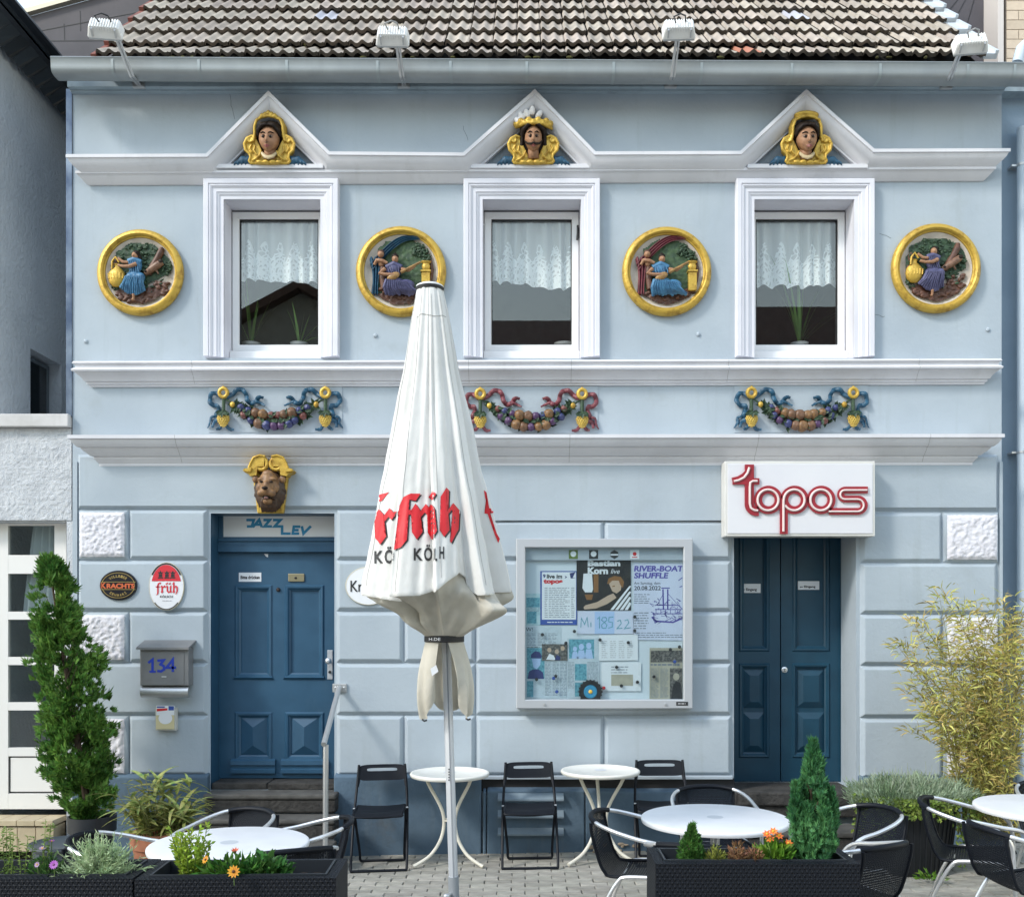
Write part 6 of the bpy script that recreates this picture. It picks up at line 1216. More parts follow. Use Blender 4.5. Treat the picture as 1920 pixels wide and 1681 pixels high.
    y = q-.0004; ink(o, 'ink', lambda m: ptext(m, 'live im', 1025, 1054, 1076, 1084, y, shear=.05, bold=.04)); ink(o, 'red', lambda m: [ptext(m, 'topos', 1019, 1055, 1085, 1096, y, bold=.06)]); ink(o, 'navy', lambda m: [ptext(m, '9', 1018, 1023, 1076, 1083, y, bold=.05), ptext(m, '>', 1059, 1063, 1079, 1084, y, bold=.05), poly(m, [(1068,1074),(1079,1072),(1074,1082),(1080,1083),(1070,1084)], y)])
    ink(o, 'mid', lambda m: [lines(m, 1021, 1027, 1100, 1158, 17, y, .34, 41), lines(m, 1029, 1068, 1100, 1158, 17, y, .34, 42), lines(m, 1071, 1077, 1100, 1158, 17, y, .34, 43)]); ink(o, 'white', lambda m: lines(m, 1026, 1076, 1163, 1169, 1, y, .3, 44))
    o, y = paper(1081, 1183, 1049, 1144, 'dark', label='black concert poster showing a pianist leaning over a keyboard'); ink(o, 'white', lambda m: [ptext(m, 'Bastian', 1102, 1163, 1050, 1061, y, bold=.05), ptext(m, 'Korn', 1102, 1140, 1063, 1076, y, bold=.05), ptext(m, 'live', 1145, 1161, 1066, 1075, y, shear=.3), poly(m, [(1094,1075),(1110,1074),(1112,1104),(1110,1110),(1097,1110),(1092,1102)], y)])
    ink(o, 'amber', lambda m: [poly(m, [(1113,1076),(1122,1076),(1122,1110),(1113,1110)], y), poly(m, [(1096,1114),(1112,1114),(1110,1124),(1100,1124)], y)])
    ink(o, 'skin', lambda m: [poly(m, [(1141,1092),(1150,1084),(1160,1084),(1166,1092),(1164,1106),(1156,1112),(1148,1108)], y), poly(m, [(1094,1138),(1098,1134),(1120,1128),(1140,1116),(1150,1112),(1156,1120),(1138,1132),(1118,1140),(1096,1142)], y)])
    ink(o, 'amber', lambda m: [poly(m, [(1138,1094),(1141,1084),(1152,1079),(1164,1081),(1170,1090),(1168,1102),(1163,1096),(1160,1088),(1148,1088),(1142,1094)], y-.0003), poly(m, [(1148,1098),(1153,1097),(1153,1099),(1148,1100)], y-.0003)])
    ink(o, 'white', lambda m: [poly(m, [(1144+k*9,1143),(1150+k*9,1143),(1184-0*k,1098+k*11),(1180,1098+k*10)], y-.0002) for k in range(4)])
    o, y = paper(1188, 1284, 1055, 1199, 'lav', skew=-1, label='lavender river boat concert poster with violet drawing of a steamer'); ink(o, 'violet', lambda m: [ptext(m, 'RIVER-BOAT', 1188.5, 1280, 1060, 1071, y, shear=.15, bold=.04), ptext(m, 'SHUFFLE', 1188.5, 1252, 1073, 1084, y, shear=.15, bold=.04)])
    ink(o, 'ink', lambda m: [ptext(m, 'Am Samstag, dem', 1189, 1238, 1090, 1097, y), ptext(m, '20.08.2022', 1189, 1239, 1098, 1106, y, bold=.015)]); ink(o, 'mid', lambda m: [lines(m, 1189, 1218, 1112, 1132, 5, y, .34, 51), lines(m, 1189, 1216, 1146, 1180, 7, y, .34, 52), lines(m, 1189, 1280, 1184, 1196, 3, y, .34, 53)])
    def boat(m):
        rr = random.Random(8); y_ = y; 
        def st(pts, w_=1.5): m.ribbon([(X(a,y_),Z(b,y_)) for a, b in pts], w_*K, y_-.0002, y_)
        st([(1222,1156),(1230,1164),(1262,1166),(1280,1158)], 3); st([(1224,1150),(1280,1150)]); st([(1228,1142),(1278,1142)]); st([(1226,1150),(1226,1158)]); st([(1244,1142),(1243,1104)], 2.6); st([(1252,1142),(1252,1104)], 2.6); st([(1240,1102),(1256,1102)], 2); st([(1232,1134),(1272,1134)]); st([(1272,1134),(1280,1142)])
        for k in range(34): a, b = rr.uniform(1222, 1278), rr.uniform(1124, 1166); st([(a, b), (a+rr.uniform(-9, 9), b+rr.uniform(-7, 7)), (a+rr.uniform(-9, 9), b+rr.uniform(-4, 4))], rr.uniform(.6, 1.5))
        for k in range(6): a = 1230+k*9; st([(a,1150),(a,1142)], 1)
        st([(1244,1112),(1232,1134)], .8); st([(1252,1112),(1272,1134)], .8); st([(1272,1088),(1280,1082),(1281,1098),(1274,1100)], 1.6)
    ink(o, 'violet', boat)
    o, y = paper(1083, 1187, 1145, 1188, 'lav', 'date_sheet'); ink(o, 'paleblue', lambda m: m.rect(X(1115,y),X(1152,y),Z(1188,y),Z(1146,y),y))
    def hand(m):
        yy = y-.0003
        for st in ([(1089,1176),(1090,1158),(1096,1170),(1101,1157),(1103,1175)], [(1108,1166),(1108,1175)], [(1120,1160),(1124,1156),(1124,1178)], [(1133,1166),(1128,1162),(1130,1157),(1136,1157),(1138,1162),(1133,1166),(1128,1171),(1129,1177),(1136,1177),(1138,1171),(1133.5,1166.5)], [(1150,1156),(1142,1157),(1141,1165),(1148,1166),(1148,1175),(1140,1177)], [(1157,1164),(1163,1162),(1165,1168),(1157,1178),(1167,1177)], [(1171,1163),(1177,1161),(1179,1167),(1171,1178),(1183,1176)]):
            m.ribbon([(X(a,yy),Z(b,yy)) for a, b in st], 1.6*K, yy-.0002, yy)
    ink(o, 'cyan', hand)
    o, y = paper(1016, 1064, 1207, 1238, 'photo', 'photograph'); ink(o, 'skin', lambda m: [poly(m, [(a+4*math.cos(q),b+4.5*math.sin(q)) for q in [2*math.pi*k/10 for k in range(10)]], y) for a, b in ((1030,1218),(1044,1221),(1055,1215))]); ink(o, 'white', lambda m: poly(m, [(1024,1236),(1030,1225),(1038,1228),(1042,1237)], y-.0002)); ink(o, 'navy', lambda m: poly(m, [(1040,1237),(1044,1227),(1051,1231),(1050,1237)], y-.0003))
    o, y = paper(1123, 1196, 1190, 1238, 'white', 'drawing_sheet', skew=1); ink(o, 'grey', lambda m: [lines(m, 1128+k*16, 1139+k*16, 1200, 1234, 9, y, .3, 60+k) for k in range(4)])
    o, y = paper(1128, 1202, 1241, 1295, 'white', 'note_sheet'); ink(o, 'sepia', lambda m: m.rect(X(1146,y),X(1187,y),Z(1285,y),Z(1264,y),y)); ink(o, 'mid', lambda m: [lines(m, 1146, 1178, 1247, 1263, 3, y, .3, 70)])
    # magnets and the toy tyre
    MG = [INK, M('magnet_blue', (.03,.08,.35)), RED]
    for (a, b, k) in ((1017,1189,0),(1077,1183,0),(1061,1205,0),(1190,1156,0),(1190,1182,0),(1178,1204,0),(1125,1199,0),(1038,1271,1),(1006,1273,0),(1195,1278,0),(1165,1285,0),(1132,1289,2),(1226,1268,0),(1257,1217,0),(1274,1212,0),(1265,1240,1),(1156,1250,0),(1042,1267,0),(1044,1296,1)):
        m = MB(); p = W(a, b, yb-.024); m.lathe([(.012,.003),(.014,-.004),(.009,-.008),(0,-.008)], (p.x, p.y, p.z), 12, 'y'); m.build('magnet', MG[k], t)
    m = MB(); p = W(1107, 1296, yb-.034); m.lathe([(.05,.008),(.088,.01),(.094,0),(.088,-.012),(.06,-.012),(.055,-.004)], (p.x,p.y,p.z), 28, 'y')
    for k in range(20): a = 2*math.pi*k/20; m.box(p.x+.094*math.cos(a)-.006, p.x+.094*math.cos(a)+.006, p.y-.012, p.y+.008, p.z+.094*math.sin(a)-.006, p.z+.094*math.sin(a)+.006)
    ty = m.build('toy_tyre', INK, t, smooth=30); m = MB(); m.lathe([(.058,-.004),(.05,-.012),(0,-.010)], (p.x,p.y,p.z), 24, 'y'); m.build('hub', M('hub_blue', (.05,.30,.50), rough=.4), ty); m = MB(); m.ell((p.x,p.y-.012,p.z), (.017,.008,.017), 12, 7); m.build('hub_cap', M('hub_yellow', (.65,.42,.06), rough=.4), ty)
showcase()
# ================================================================== CLOSED PARASOL
YU = -3.0; KU = (D+YU)/F
def lerp(tab, v):
    if v <= tab[0][0]: return tab[0][1]
    for (a, b), (c, d) in zip(tab, tab[1:]):
        if v <= c: return b+(d-b)*(v-a)/(c-a)
    return tab[-1][1]
HW = [(538, 22), (545, 25), (600, 36), (700, 52.5), (800, 74), (900, 95), (1000, 118), (1100, 140), (1130, 146)]
CC = [(538, 806), (700, 808.5), (900, 812), (1000, 815), (1100, 818), (1200, 831)]
EDG = [-180, -142, -104, -68, -33, 2, 38, 74, 110, 146, 180]
HEM = [(-180, 1104), (-120, 1106), (-90, 1110), (-60, 1117), (-34, 1127), (-32, 1119), (-10, 1117), (1, 1109), (3, 1112), (14, 1092), (26, 1076), (36, 1084), (39, 1116), (60, 1114), (90, 1104), (140, 1100), (180, 1104)]
def pleat(th, v):
    for a, b in zip(EDG, EDG[1:]):
        if a <= th <= b: s = (th-a)/(b-a); break
    rise = min(1, s/.07)
    g = (1-rise)*1.0+rise*(s**1.25)
    amp = .08+.21*v
    k = abs(a*7.3) % 1
    rip = .022*math.sin(s*math.pi*(2.6+k)+k*5)*(1-.35*v)+.012*math.sin(s*13+v*7+k*9)+.010*math.sin(s*24+v*11+k*4)*v
    return 1.03-amp*g+rip
def can(th, row, hem=None):
    v = max(0, min(1, (row-545)/570)); r = lerp(HW, row)*pleat(th, v)*KU; c = W(lerp(CC, row), row, YU); a = R(th)
    wob = noise.noise(Vector((a*3, row*.012, 1)))*.012*v+noise.noise(Vector((a*9, row*.03, 4)))*.005*v
    return Vector((c.x+(r+wob)*math.sin(a), c.y-(r+wob)*math.cos(a), c.z))
def front_point(px, row, lift):
    x = X(px, YU); best = None; prev = None
    for i in range(241):
        th = -96+192*i/240; p = can(th, row)
        # compare by the viewing ray through this pixel
        q = CX+p.x*F/(D+p.y)
        if prev is not None and (prev[0]-px)*(q-px) <= 0 and abs(q-prev[0]) > 1e-9:
            t = (px-prev[0])/(q-prev[0]); w_ = prev[1].lerp(p, t)
            if best is None or w_.y < best.y: best = w_
        prev = (q, p)
    if best is None: best = can(95 if px > 815 else -95, row)
    d = Vector((best.x-X(lerp(CC, row), YU), best.y-YU, 0)).normalized()
    return best+(Vector((d.x*.25, -1, 0))).normalized()*lift
def parasol():
    base = Vector((X(856, YU), YU, GZ(X(856, YU)))); t = thing('closed_parasol', 'closed white beer-garden parasol with red blackletter print', 'parasol', base)
    FAB = M('parasol_fabric', (.78,.775,.755), (.70,.695,.67), scale=2.5, rough=.88, bump=.35, bscale=16, bdist=.012, thin=.10, dirt=.4, dirtcol=(.56,.54,.49), spec=.2)
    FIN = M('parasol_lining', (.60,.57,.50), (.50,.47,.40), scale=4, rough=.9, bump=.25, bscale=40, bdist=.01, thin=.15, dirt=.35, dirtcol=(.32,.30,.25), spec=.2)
    m = MB(); nu, nv = 330, 70
    def fn(u, v):
        th = -180+360*u; h = lerp(HEM, th); row = 541+(h-541)*v
        return can(th, row)
    m.grid(fn, nu, nv, wrap=True); cp = m.build('canopy', FAB, t, smooth=180, recalc=False)
    m = MB()
    def hemf(u, v):
        th = -180+360*u; h = lerp(HEM, th); p = can(th, h-5+7*v); c = W(lerp(CC, h), h, YU); d = (p-c); d.z = 0; return p+d.normalized()*(.0015 if v < .9 else -.004)
    m.grid(hemf, nu, 3, wrap=True); m.build('hem', FAB, cp, smooth=180, recalc=False)
    # lining gathered in below the hem
    m = MB()
    def lin(u, v):
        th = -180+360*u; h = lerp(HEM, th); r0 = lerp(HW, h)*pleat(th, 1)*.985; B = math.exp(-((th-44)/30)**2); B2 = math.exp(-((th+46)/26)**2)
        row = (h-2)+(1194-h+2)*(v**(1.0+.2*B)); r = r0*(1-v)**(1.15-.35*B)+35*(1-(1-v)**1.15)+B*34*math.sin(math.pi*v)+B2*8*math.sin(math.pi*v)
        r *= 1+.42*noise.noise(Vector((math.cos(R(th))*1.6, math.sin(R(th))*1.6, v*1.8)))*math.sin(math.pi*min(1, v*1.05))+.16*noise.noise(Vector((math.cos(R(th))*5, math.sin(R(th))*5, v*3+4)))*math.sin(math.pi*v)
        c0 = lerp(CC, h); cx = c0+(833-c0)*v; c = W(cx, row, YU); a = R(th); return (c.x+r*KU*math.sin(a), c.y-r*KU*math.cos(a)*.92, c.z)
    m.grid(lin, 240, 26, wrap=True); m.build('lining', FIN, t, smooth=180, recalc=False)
    c = W(833, 1197, YU); m = MB(); m.lathe([(36*KU,-6*KU),(37.5*KU,-5*KU),(37.5*KU,5*KU),(36*KU,6*KU)], c, 40); bd = m.build('strap', M('black_strap', (.012,.012,.014), rough=.6), t, smooth=40)
    m = MB(); mm = MB(); text(mm, 'H.DE', 0, 22*KU, 0, 5*KU, 0); m.add([(c.x-26*KU+v[0], c.y-math.sqrt(max(0, (38*KU)**2-(-26*KU+v[0])**2)), c.z-2.5*KU+v[2]) for v in mm.v], mm.f); m.build('strap_print', WHITE, bd, smooth=0, recalc=False)
    for (th0, th1, L0, L1, tip, sd) in ((-112, -12, 118, 100, 147, 1), (14, 104, 70, 120, 145, 2), (118, 236, 110, 110, 138, 3)):
        m = MB()
        def fl(u, v):
            th = th0+(th1-th0)*(u if v < .05 else u*(1-.22*v)+.11*v*(1 if sd != 2 else 1.4)); ln = (L0+(L1-L0)*u)*(1-math.sin(math.pi*u)**.6)+tip*math.sin(math.pi*u)**.6
            r = 35+20*math.sin(v*1.9)+5*math.sin(u*16+sd)*v-(8*v**3); row = 1199+ln*v
            p = W(833+3*v, row, YU); a = R(th); return (p.x+r*KU*math.sin(a), p.y-r*KU*math.cos(a)*.9+.004*math.sin(u*25)*v, p.z)
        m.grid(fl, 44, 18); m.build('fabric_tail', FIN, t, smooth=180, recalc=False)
        p = fl(.5, 1.0); m = MB(); m.tube([Vector(p), Vector(p)+Vector((.012,-.004,-.008)), Vector(p)+Vector((.024,.002,-.004))], .005, 7); m.build('tie_cord', INK, t)
    m = MB(); p = Vector(fl(0, 0)); yb = YU-34*KU
    lb = [W(807, 1253, yb-.03), W(818, 1246, yb-.03), W(822, 1258, yb-.03), W(810, 1267, yb-.03)]; m.add(lb, [(0,1,2,3)]); m.build('care_label', PAPER, t, smooth=0)
    top = W(806, 540, YU); bot = Vector((X(850, YU), YU, Z(1642, YU)))
    ax = [W(834, 1120, YU), bot]; m = MB(); m.tube(ax, .0245, 8); m.build('pole', M('pole_white', (.66,.68,.72), rough=.35, metal=.35), t, smooth=20)
    m = MB(); dv = (ax[1]-ax[0]).normalized(); m.box(-.0035, .0035, -.001, .001, 0, 1); m.v = [tuple(ax[0]+dv*((ax[1]-ax[0]).length*v[2])+Vector((.004+v[0], -.0245+v[1], 0))) for v in m.v]; m.build('pole_groove', M('groove_grey', (.25,.27,.3)), t, smooth=0)
    for k in range(5): m = MB(); q = W(842.5, 1440+k*5, YU); m.ell((q.x, q.y-.026, q.z), .004, 7, 5); m.build('pin_hole', INK, t)
    m = MB(); m.tube([bot+Vector((0,0,.0)), Vector((base.x, YU, base.z+.08))], .0285, 14); sv = m.build('base_sleeve', M('sleeve_grey', (.27,.29,.31), rough=.5), t)
    m = MB(); q = W(843, 1672, YU); m.tube([q+Vector((.01,-.02,0)), q+Vector((-.01,-.055,-.004))], [.008, .012], 10); m.ell(q+Vector((-.012,-.06,-.004)), (.018,.014,.014), 10, 7); m.build('clamp_screw', GALV, sv)
    m = MB(); m.lathe([(.30,0),(.31,.02),(.30,.05),(.06,.075),(.045,.12),(0,.12)], base, 36); m.build('base_plate', M('concrete', (.3,.3,.29), (.24,.24,.23), rough=.9, bump=.3), t)
    c = W(806, 541, YU); m = MB(); m.lathe([(26*KU,-5*KU),(27*KU,0),(26*KU,1.5*KU)], c, 32); m.build('cap_ring', SEAL, t, smooth=40); m = MB(); m.lathe([(25.5*KU,1*KU),(25.5*KU,4*KU),(20*KU,7*KU),(0,9*KU)], c, 32); m.build('cap', PVC, t, smooth=50)
    for e in (-68, -33, 2, 38, 74):                        # stitched seams down the gores
        m = MB(); m.tube([can(e+7, r_)+Vector((math.sin(R(e+7)), -math.cos(R(e+7)), 0))*.0012 for r_ in range(560, int(lerp(HEM, e+7))-4, 12)], .0015, 5); m.build('gore_seam', M('seam_grey', (.45,.44,.42)), cp)
    # faint seam stitched round the upper canopy
    m = MB(); m.tube([can(th, 601+2*math.sin(th*.1))+Vector((0,-.002,0)) for th in range(-40, 62, 3)], .0016, 5); m.build('seam', M('seam_grey', (.45,.44,.42)), cp)
    # print wrapped onto the folds
    def wrap(polys, mat, lift, name):
        bm = bmesh.new()
        for poly in polys: bm.faces.new([bm.verts.new((a, 0, b)) for a, b in poly])
        bmesh.ops.triangulate(bm, faces=bm.faces)
        for _ in range(3):
            ed = [e for e in bm.edges if e.calc_length() > 5]
            if ed: bmesh.ops.subdivide_edges(bm, edges=ed, cuts=1); bmesh.ops.triangulate(bm, faces=bm.faces)
        bm.verts.ensure_lookup_table(); bm.verts.index_update(); vs = [front_point(v.co.x, v.co.z, lift) for v in bm.verts]; fs = [tuple(v.index for v in f.verts) for f in bm.faces]; bm.free()
        q = MB(); q.add(vs, fs); return q.build(name, mat, cp, smooth=180, recalc=False)
    def L_(ch, px0, px1, base_, xh, sk=0):
        kx = (px1-px0); kz = base_-xh
        return [[(px0+p[0]*kx+sk*p[1]*kz, base_-p[1]*kz) for p in poly] for poly in FRAK[ch]]
    def clip(polys, x0, x1): return [[(min(max(a, x0), x1), b) for a, b in pl] for pl in polys]
    red = L_('r', 701, 745, 1018, 962)+clip(L_('f', 732, 790, 1015, 960), 739, 790)+L_('r', 770, 812, 1012, 957)+clip(L_('i', 800, 836, 1012, 957), 800, 820.5)+clip(L_('h', 822, 862, 1008, 954, .04), 824, 870)+[[(709,933),(730,930),(716,945),(708,947)]]
    red += [[(907,922),(912,926),(917,955),(924,957),(925,964),(919,965),(931,1002),(937,1012),(934,1020),(927,1004),(914,966),(908,965),(909,956),(914,955),(909,935)]]
    blk = [[(a+2.6, b+2.0) for a, b in pl] for pl in red[:-2]]
    wrap(blk, INK, .0022, 'black_shadow_print'); wrap(red[:-1], RED, .0042, 'red_blackletter_print'); wrap(red[-1:], RED, .0042, 'red_blackletter_print')
    polys = []
    def blkt(s, x0, x1, r0, r1):
        vs, fs = text_poly(s, .028); ax_, bx = min(v[0] for v in vs), max(v[0] for v in vs); az, bz = min(v[1] for v in vs), max(v[1] for v in vs)
        for f in fs: polys.append([(x0+(vs[i][0]-ax_)*(x1-x0)/(bx-ax_), r1-(vs[i][1]-az)*(r1-r0)/(bz-az)) for i in f])
    for args in (('K', 702, 719, 1037, 1060), ('Ö', 721, 739, 1030, 1061), ('K', 776, 793, 1035, 1057), ('Ö', 795, 811, 1028, 1058), ('L', 813, 820, 1036, 1059), ('H', 824, 833, 1033, 1055)):
        polys.clear(); blkt(*args); wrap(polys, INK, .0030, 'black_letter')
parasol()

# ================================================================== FURNITURE
def cr(pts, n=6):
    P_ = [Vector(p) for p in pts]; o = []
    for i in range(len(P_)-1):
        p0, p1, p2, p3 = P_[max(0,i-1)], P_[i], P_[i+1], P_[min(len(P_)-1,i+2)]
        for k in range(n):
            u = k/n; o.append(.5*((2*p1)+(-p0+p2)*u+(2*p0-5*p1+4*p2-p3)*u*u+(-p0+3*p1-3*p2+p3)*u**3))
    return o+[P_[-1]]
def weave_mat(name, c, holes=True, fu=60, fv=60):
    m = bpy.data.materials.new(name); m.use_nodes = True; n = m.node_tree; N = n.nodes; L = n.links; b = N['Principled BSDF']; out = N['Material Output']
    b.inputs['Base Color'].default_value = (*c, 1); b.inputs['Roughness'].default_value = .5; b.inputs['Specular IOR Level'].default_value = .22
    uv = N.new('ShaderNodeUVMap'); sp = N.new('ShaderNodeSeparateXYZ'); L.new(uv.outputs[0], sp.inputs[0])
    def mt(op, a, b_=None):
        x = N.new('ShaderNodeMath'); x.operation = op
        for k, v in enumerate((a, b_)):
            if v is None: continue
            if isinstance(v, (int, float)): x.inputs[k].default_value = v
            else: L.new(v, x.inputs[k])
        return x.outputs[0]
    su = mt('SINE', mt('MULTIPLY', sp.outputs[0], fu*math.pi)); sv = mt('SINE', mt('MULTIPLY', sp.outputs[1], fv*math.pi))
    h = mt('MULTIPLY', su, sv); au, av = mt('ABSOLUTE', su), mt('ABSOLUTE', sv)
    hh = mt('ADD', mt('MULTIPLY', h, .6), mt('MULTIPLY', mt('MINIMUM', au, av), .8))
    bp = N.new('ShaderNodeBump'); bp.inputs['Strength'].default_value = .9; bp.inputs['Distance'].default_value = .006; L.new(hh, bp.inputs['Height']); L.new(bp.outputs[0], b.inputs['Normal'])
    if holes:
        ho = mt('MULTIPLY', mt('LESS_THAN', au, .34), mt('LESS_THAN', av, .42)); t = N.new('ShaderNodeBsdfTransparent'); ms = N.new('ShaderNodeMixShader')
        L.new(ho, ms.inputs[0]); L.new(b.outputs[0], ms.inputs[1]); L.new(t.outputs[0], ms.inputs[2]); L.new(ms.outputs[0], out.inputs[0])
    return m
WEAVE = weave_mat('chair_weave', (.008,.011,.018), True, 44, 84)
def set_uv(o, nu, nv):
    uvl = o.data.uv_layers.new(name='UVMap')
    for lp in o.data.loops: vi = lp.vertex_index; uvl.data[lp.index].uv = ((vi % nu)/(nu-1), ((vi//nu) % nv)/(nv-1))
def bistro_chair():
    t = thing('bistro_chair', 'x', 'chair', (0,0,0), 'aluminium bistro chairs round the white tables')
    half = [(-.245,-.25,0), (-.25,-.24,.25), (-.256,-.232,.44), (-.262,-.215,.57), (-.27,-.15,.635), (-.272,-.02,.662), (-.255,.12,.695), (-.205,.225,.722), (-.11,.285,.738), (0,.302,.742)]
    pts = cr(half+[(-p[0], p[1], p[2]) for p in half[-2::-1]], 5)
    m = MB(); m.tube(pts, .0125, 10); fr = m.build('arm_frame', ALU, t)
    m = MB(); idx = [i for i, p in enumerate(pts) if p.y > .235 and p.z > .6]; m.tube([pts[i] for i in idx], .0155, 10); m.build('back_wrap', BLACKP, fr)
    for s in (-1, 1):
        m = MB(); m.tube(cr([(s*.225,.27,0), (s*.215,.20,.22), (s*.205,.11,.39), (s*.205,.04,.425), (s*.205,-.18,.43)], 5), .0115, 9); m.build('rear_leg', ALU, t)
        m = MB(); m.tube(cr([(s*.20,.268,.725), (s*.198,.262,.66), (s*.195,.225,.52), (s*.195,.19,.445), (s*.196,.13,.418), (s*.2,-.16,.438), (s*.2,-.225,.43), (s*.2,-.245,.405)], 5), .010, 8); m.build('side_rail', BLACKP, t)
    m = MB(); m.tube([(-.25,-.2,.415), (.25,-.2,.415)], .010, 8); m.build('cross_bar', ALU, t); m = MB(); m.tube([(-.21,.1,.395), (.21,.1,.395)], .009, 8); m.build('cross_bar', ALU, t)
    path = cr([(0,.268,.72), (0,.262,.66), (0,.225,.52), (0,.185,.44), (0,.13,.416), (0,-.02,.418), (0,-.16,.436), (0,-.225,.43), (0,-.247,.40)], 5); nv = len(path); nu = 13
    def fn(u, v):
        i = min(nv-1, int(round(v*(nv-1)))); p = path[i]; s = u*2-1; back = max(0, (p.z-.45)/.3)
        return (s*.197, p.y+(1-s*s)*.030*back-(0), p.z-(1-s*s)*.012*(1-min(1, back*3))+.01*(1-s*s)*back)
    m = MB(); m.grid(fn, nu, nv); o = m.build('woven_seat', WEAVE, t, smooth=180, recalc=False); set_uv(o, nu, nv)
    for s in (-1, 1): m = MB(); m.tube([(s*.247,-.252,0), (s*.247,-.252,.02)], .016, 8); m.build('foot_cap', INK, t); m = MB(); m.tube([(s*.226,.272,0), (s*.226,.272,.02)], .015, 8); m.build('foot_cap', INK, t)
    return t
proto = bistro_chair()
CH = [(-1.85, -2.16, -28, 'bistro chair behind the left white table, facing the street'), (-1.34, -2.34, -78, 'bistro chair at the right of the left white table, by the handrail'), (-1.33, -2.80, 207, 'bistro chair with its back to the street at the left white table'), (-2.24, -2.66, 92, 'bistro chair left of the left table, behind the silvery herb'),
      (.70, -2.30, 74, 'bistro chair left of the middle white table'), (1.27, -1.62, 2, 'bistro chair behind the middle white table against the door steps'), (1.95, -2.28, -66, 'bistro chair right of the middle table, beside the black pot'), (1.71, -2.92, 214, 'bistro chair with back to the street at the right end of the wicker planter'), (.92, -2.82, 168, 'bistro chair hidden behind the right wicker planter, black arm showing'),
      (2.78, -2.08, 64, 'bistro chair left of the right-hand table, in front of the black pot'), (2.80, -2.72, 98, 'bistro chair nearest the street at the right picture edge'), (3.62, -1.62, 0, 'bistro chair behind the right-hand table by the bamboo')]
for i, (x, y, a, lab) in enumerate(CH):
    o = proto if i == 0 else copy_tree(proto)
    o.location = (x, y, GZ(x)); o.rotation_euler = (0, -.016, R(a)); o['label'] = lab
def white_table(x, y, dia, h, lab):
    t = thing('cafe_table', lab, 'table', (x, y, GZ(x)), 'white round cafe tables in the front row'); z = GZ(x)+h; r = dia/2
    m = MB(); m.lathe([(0,-.012),(r*.93,-.014),(r*.975,-.030),(r*.99,-.030),(r,-.018),(r*.997,-.006),(r*.985,-.001),(r*.96,.001),(0,.002)], (x,y,z), 72); m.build('table_top', TABLEW, t, smooth=50)
    m = MB(); m.lathe([(.05,.0025),(0,.003)], (x,y,z), 20); m.build('centre_cap', M('cap_grey', (.5,.53,.57), rough=.4), t)
    m = MB(); m.tube([(x,y,GZ(x)+.05), (x,y,z-.015)], .028, 14); m.build('column', ALU, t)
    for k in range(4): a = math.pi/4+k*math.pi/2; m = MB(); m.tube(cr([(x,y,GZ(x)+.09), (x+.16*math.cos(a),y+.16*math.sin(a),GZ(x)+.07), (x+.31*math.cos(a),y+.31*math.sin(a),GZ(x)+.012)], 4), .016, 8); m.build('foot', ALU, t)
white_table(-1.638, -2.76, .87, .72, 'round white cafe table at the left, behind the flower planter')
white_table(1.146, -2.26, .89, .715, 'round white cafe table in the middle, behind the conifer planter')
white_table(3.25, -2.12, .89, .72, 'round white cafe table cut off by the right picture edge')
def bistro_table(x, y, lab, a0):
    t = thing('bistro_table', lab, 'table', (x, y, GZ(x)), 'small cream bistro tables by the wall'); g = GZ(x); z = g+.725; r = .315
    m = MB(); m.lathe([(0,-.02),(r*.9,-.022),(r*.97,-.03),(r*.995,-.02),(r,-.008),(r*.98,.0),(r*.93,.001),(r*.92,-.0015),(0,-.001)], (x,y,z), 64); m.build('table_top', M('cream_table_top', (.76,.745,.70), (.70,.685,.63), scale=5, rough=.4, dirt=.2, dirtcol=(.5,.47,.4)), t, smooth=50)
    m = MB(); rr = random.Random(int(x*100)); m.lathe([(.05,.0),(0,.0005)], (x,y,z), 16); m.build('centre_cap', M('cap_pale', (.6,.62,.66), rough=.4), t)
    for k in range(3):
        a = a0+k*2*math.pi/3; c, s = math.cos(a), math.sin(a); m = MB(); m.tube(cr([(x+.21*c,y+.21*s,z-.022), (x+.17*c,y+.17*s,g+.62), (x+.10*c,y+.10*s,g+.50), (x+.058*c,y+.058*s,g+.40), (x+.052*c,y+.052*s,g+.30), (x+.085*c,y+.085*s,g+.19), (x+.17*c,y+.17*s,g+.085), (x+.30*c,y+.30*s,g+.02)], 5), .0135, 9); m.build('leg', TABLEC, t)
        m = MB(); m.tube([(x+.285*c,y+.285*s,g+.026), (x+.315*c,y+.315*s,g+.016)], .015, 8); m.build('foot_cap', TABLEC, t)
    m = MB(); m.lathe([(.05,0),(.058,.006),(.05,.012)], (x,y,g+.34), 20); m.build('leg_ring', TABLEC, t)
bistro_table(-.60, -.39, 'small cream bistro table behind the parasol pole', -2.62)
bistro_table(.595, -.39, 'small cream bistro table between the second and third folding chairs', -2.55)
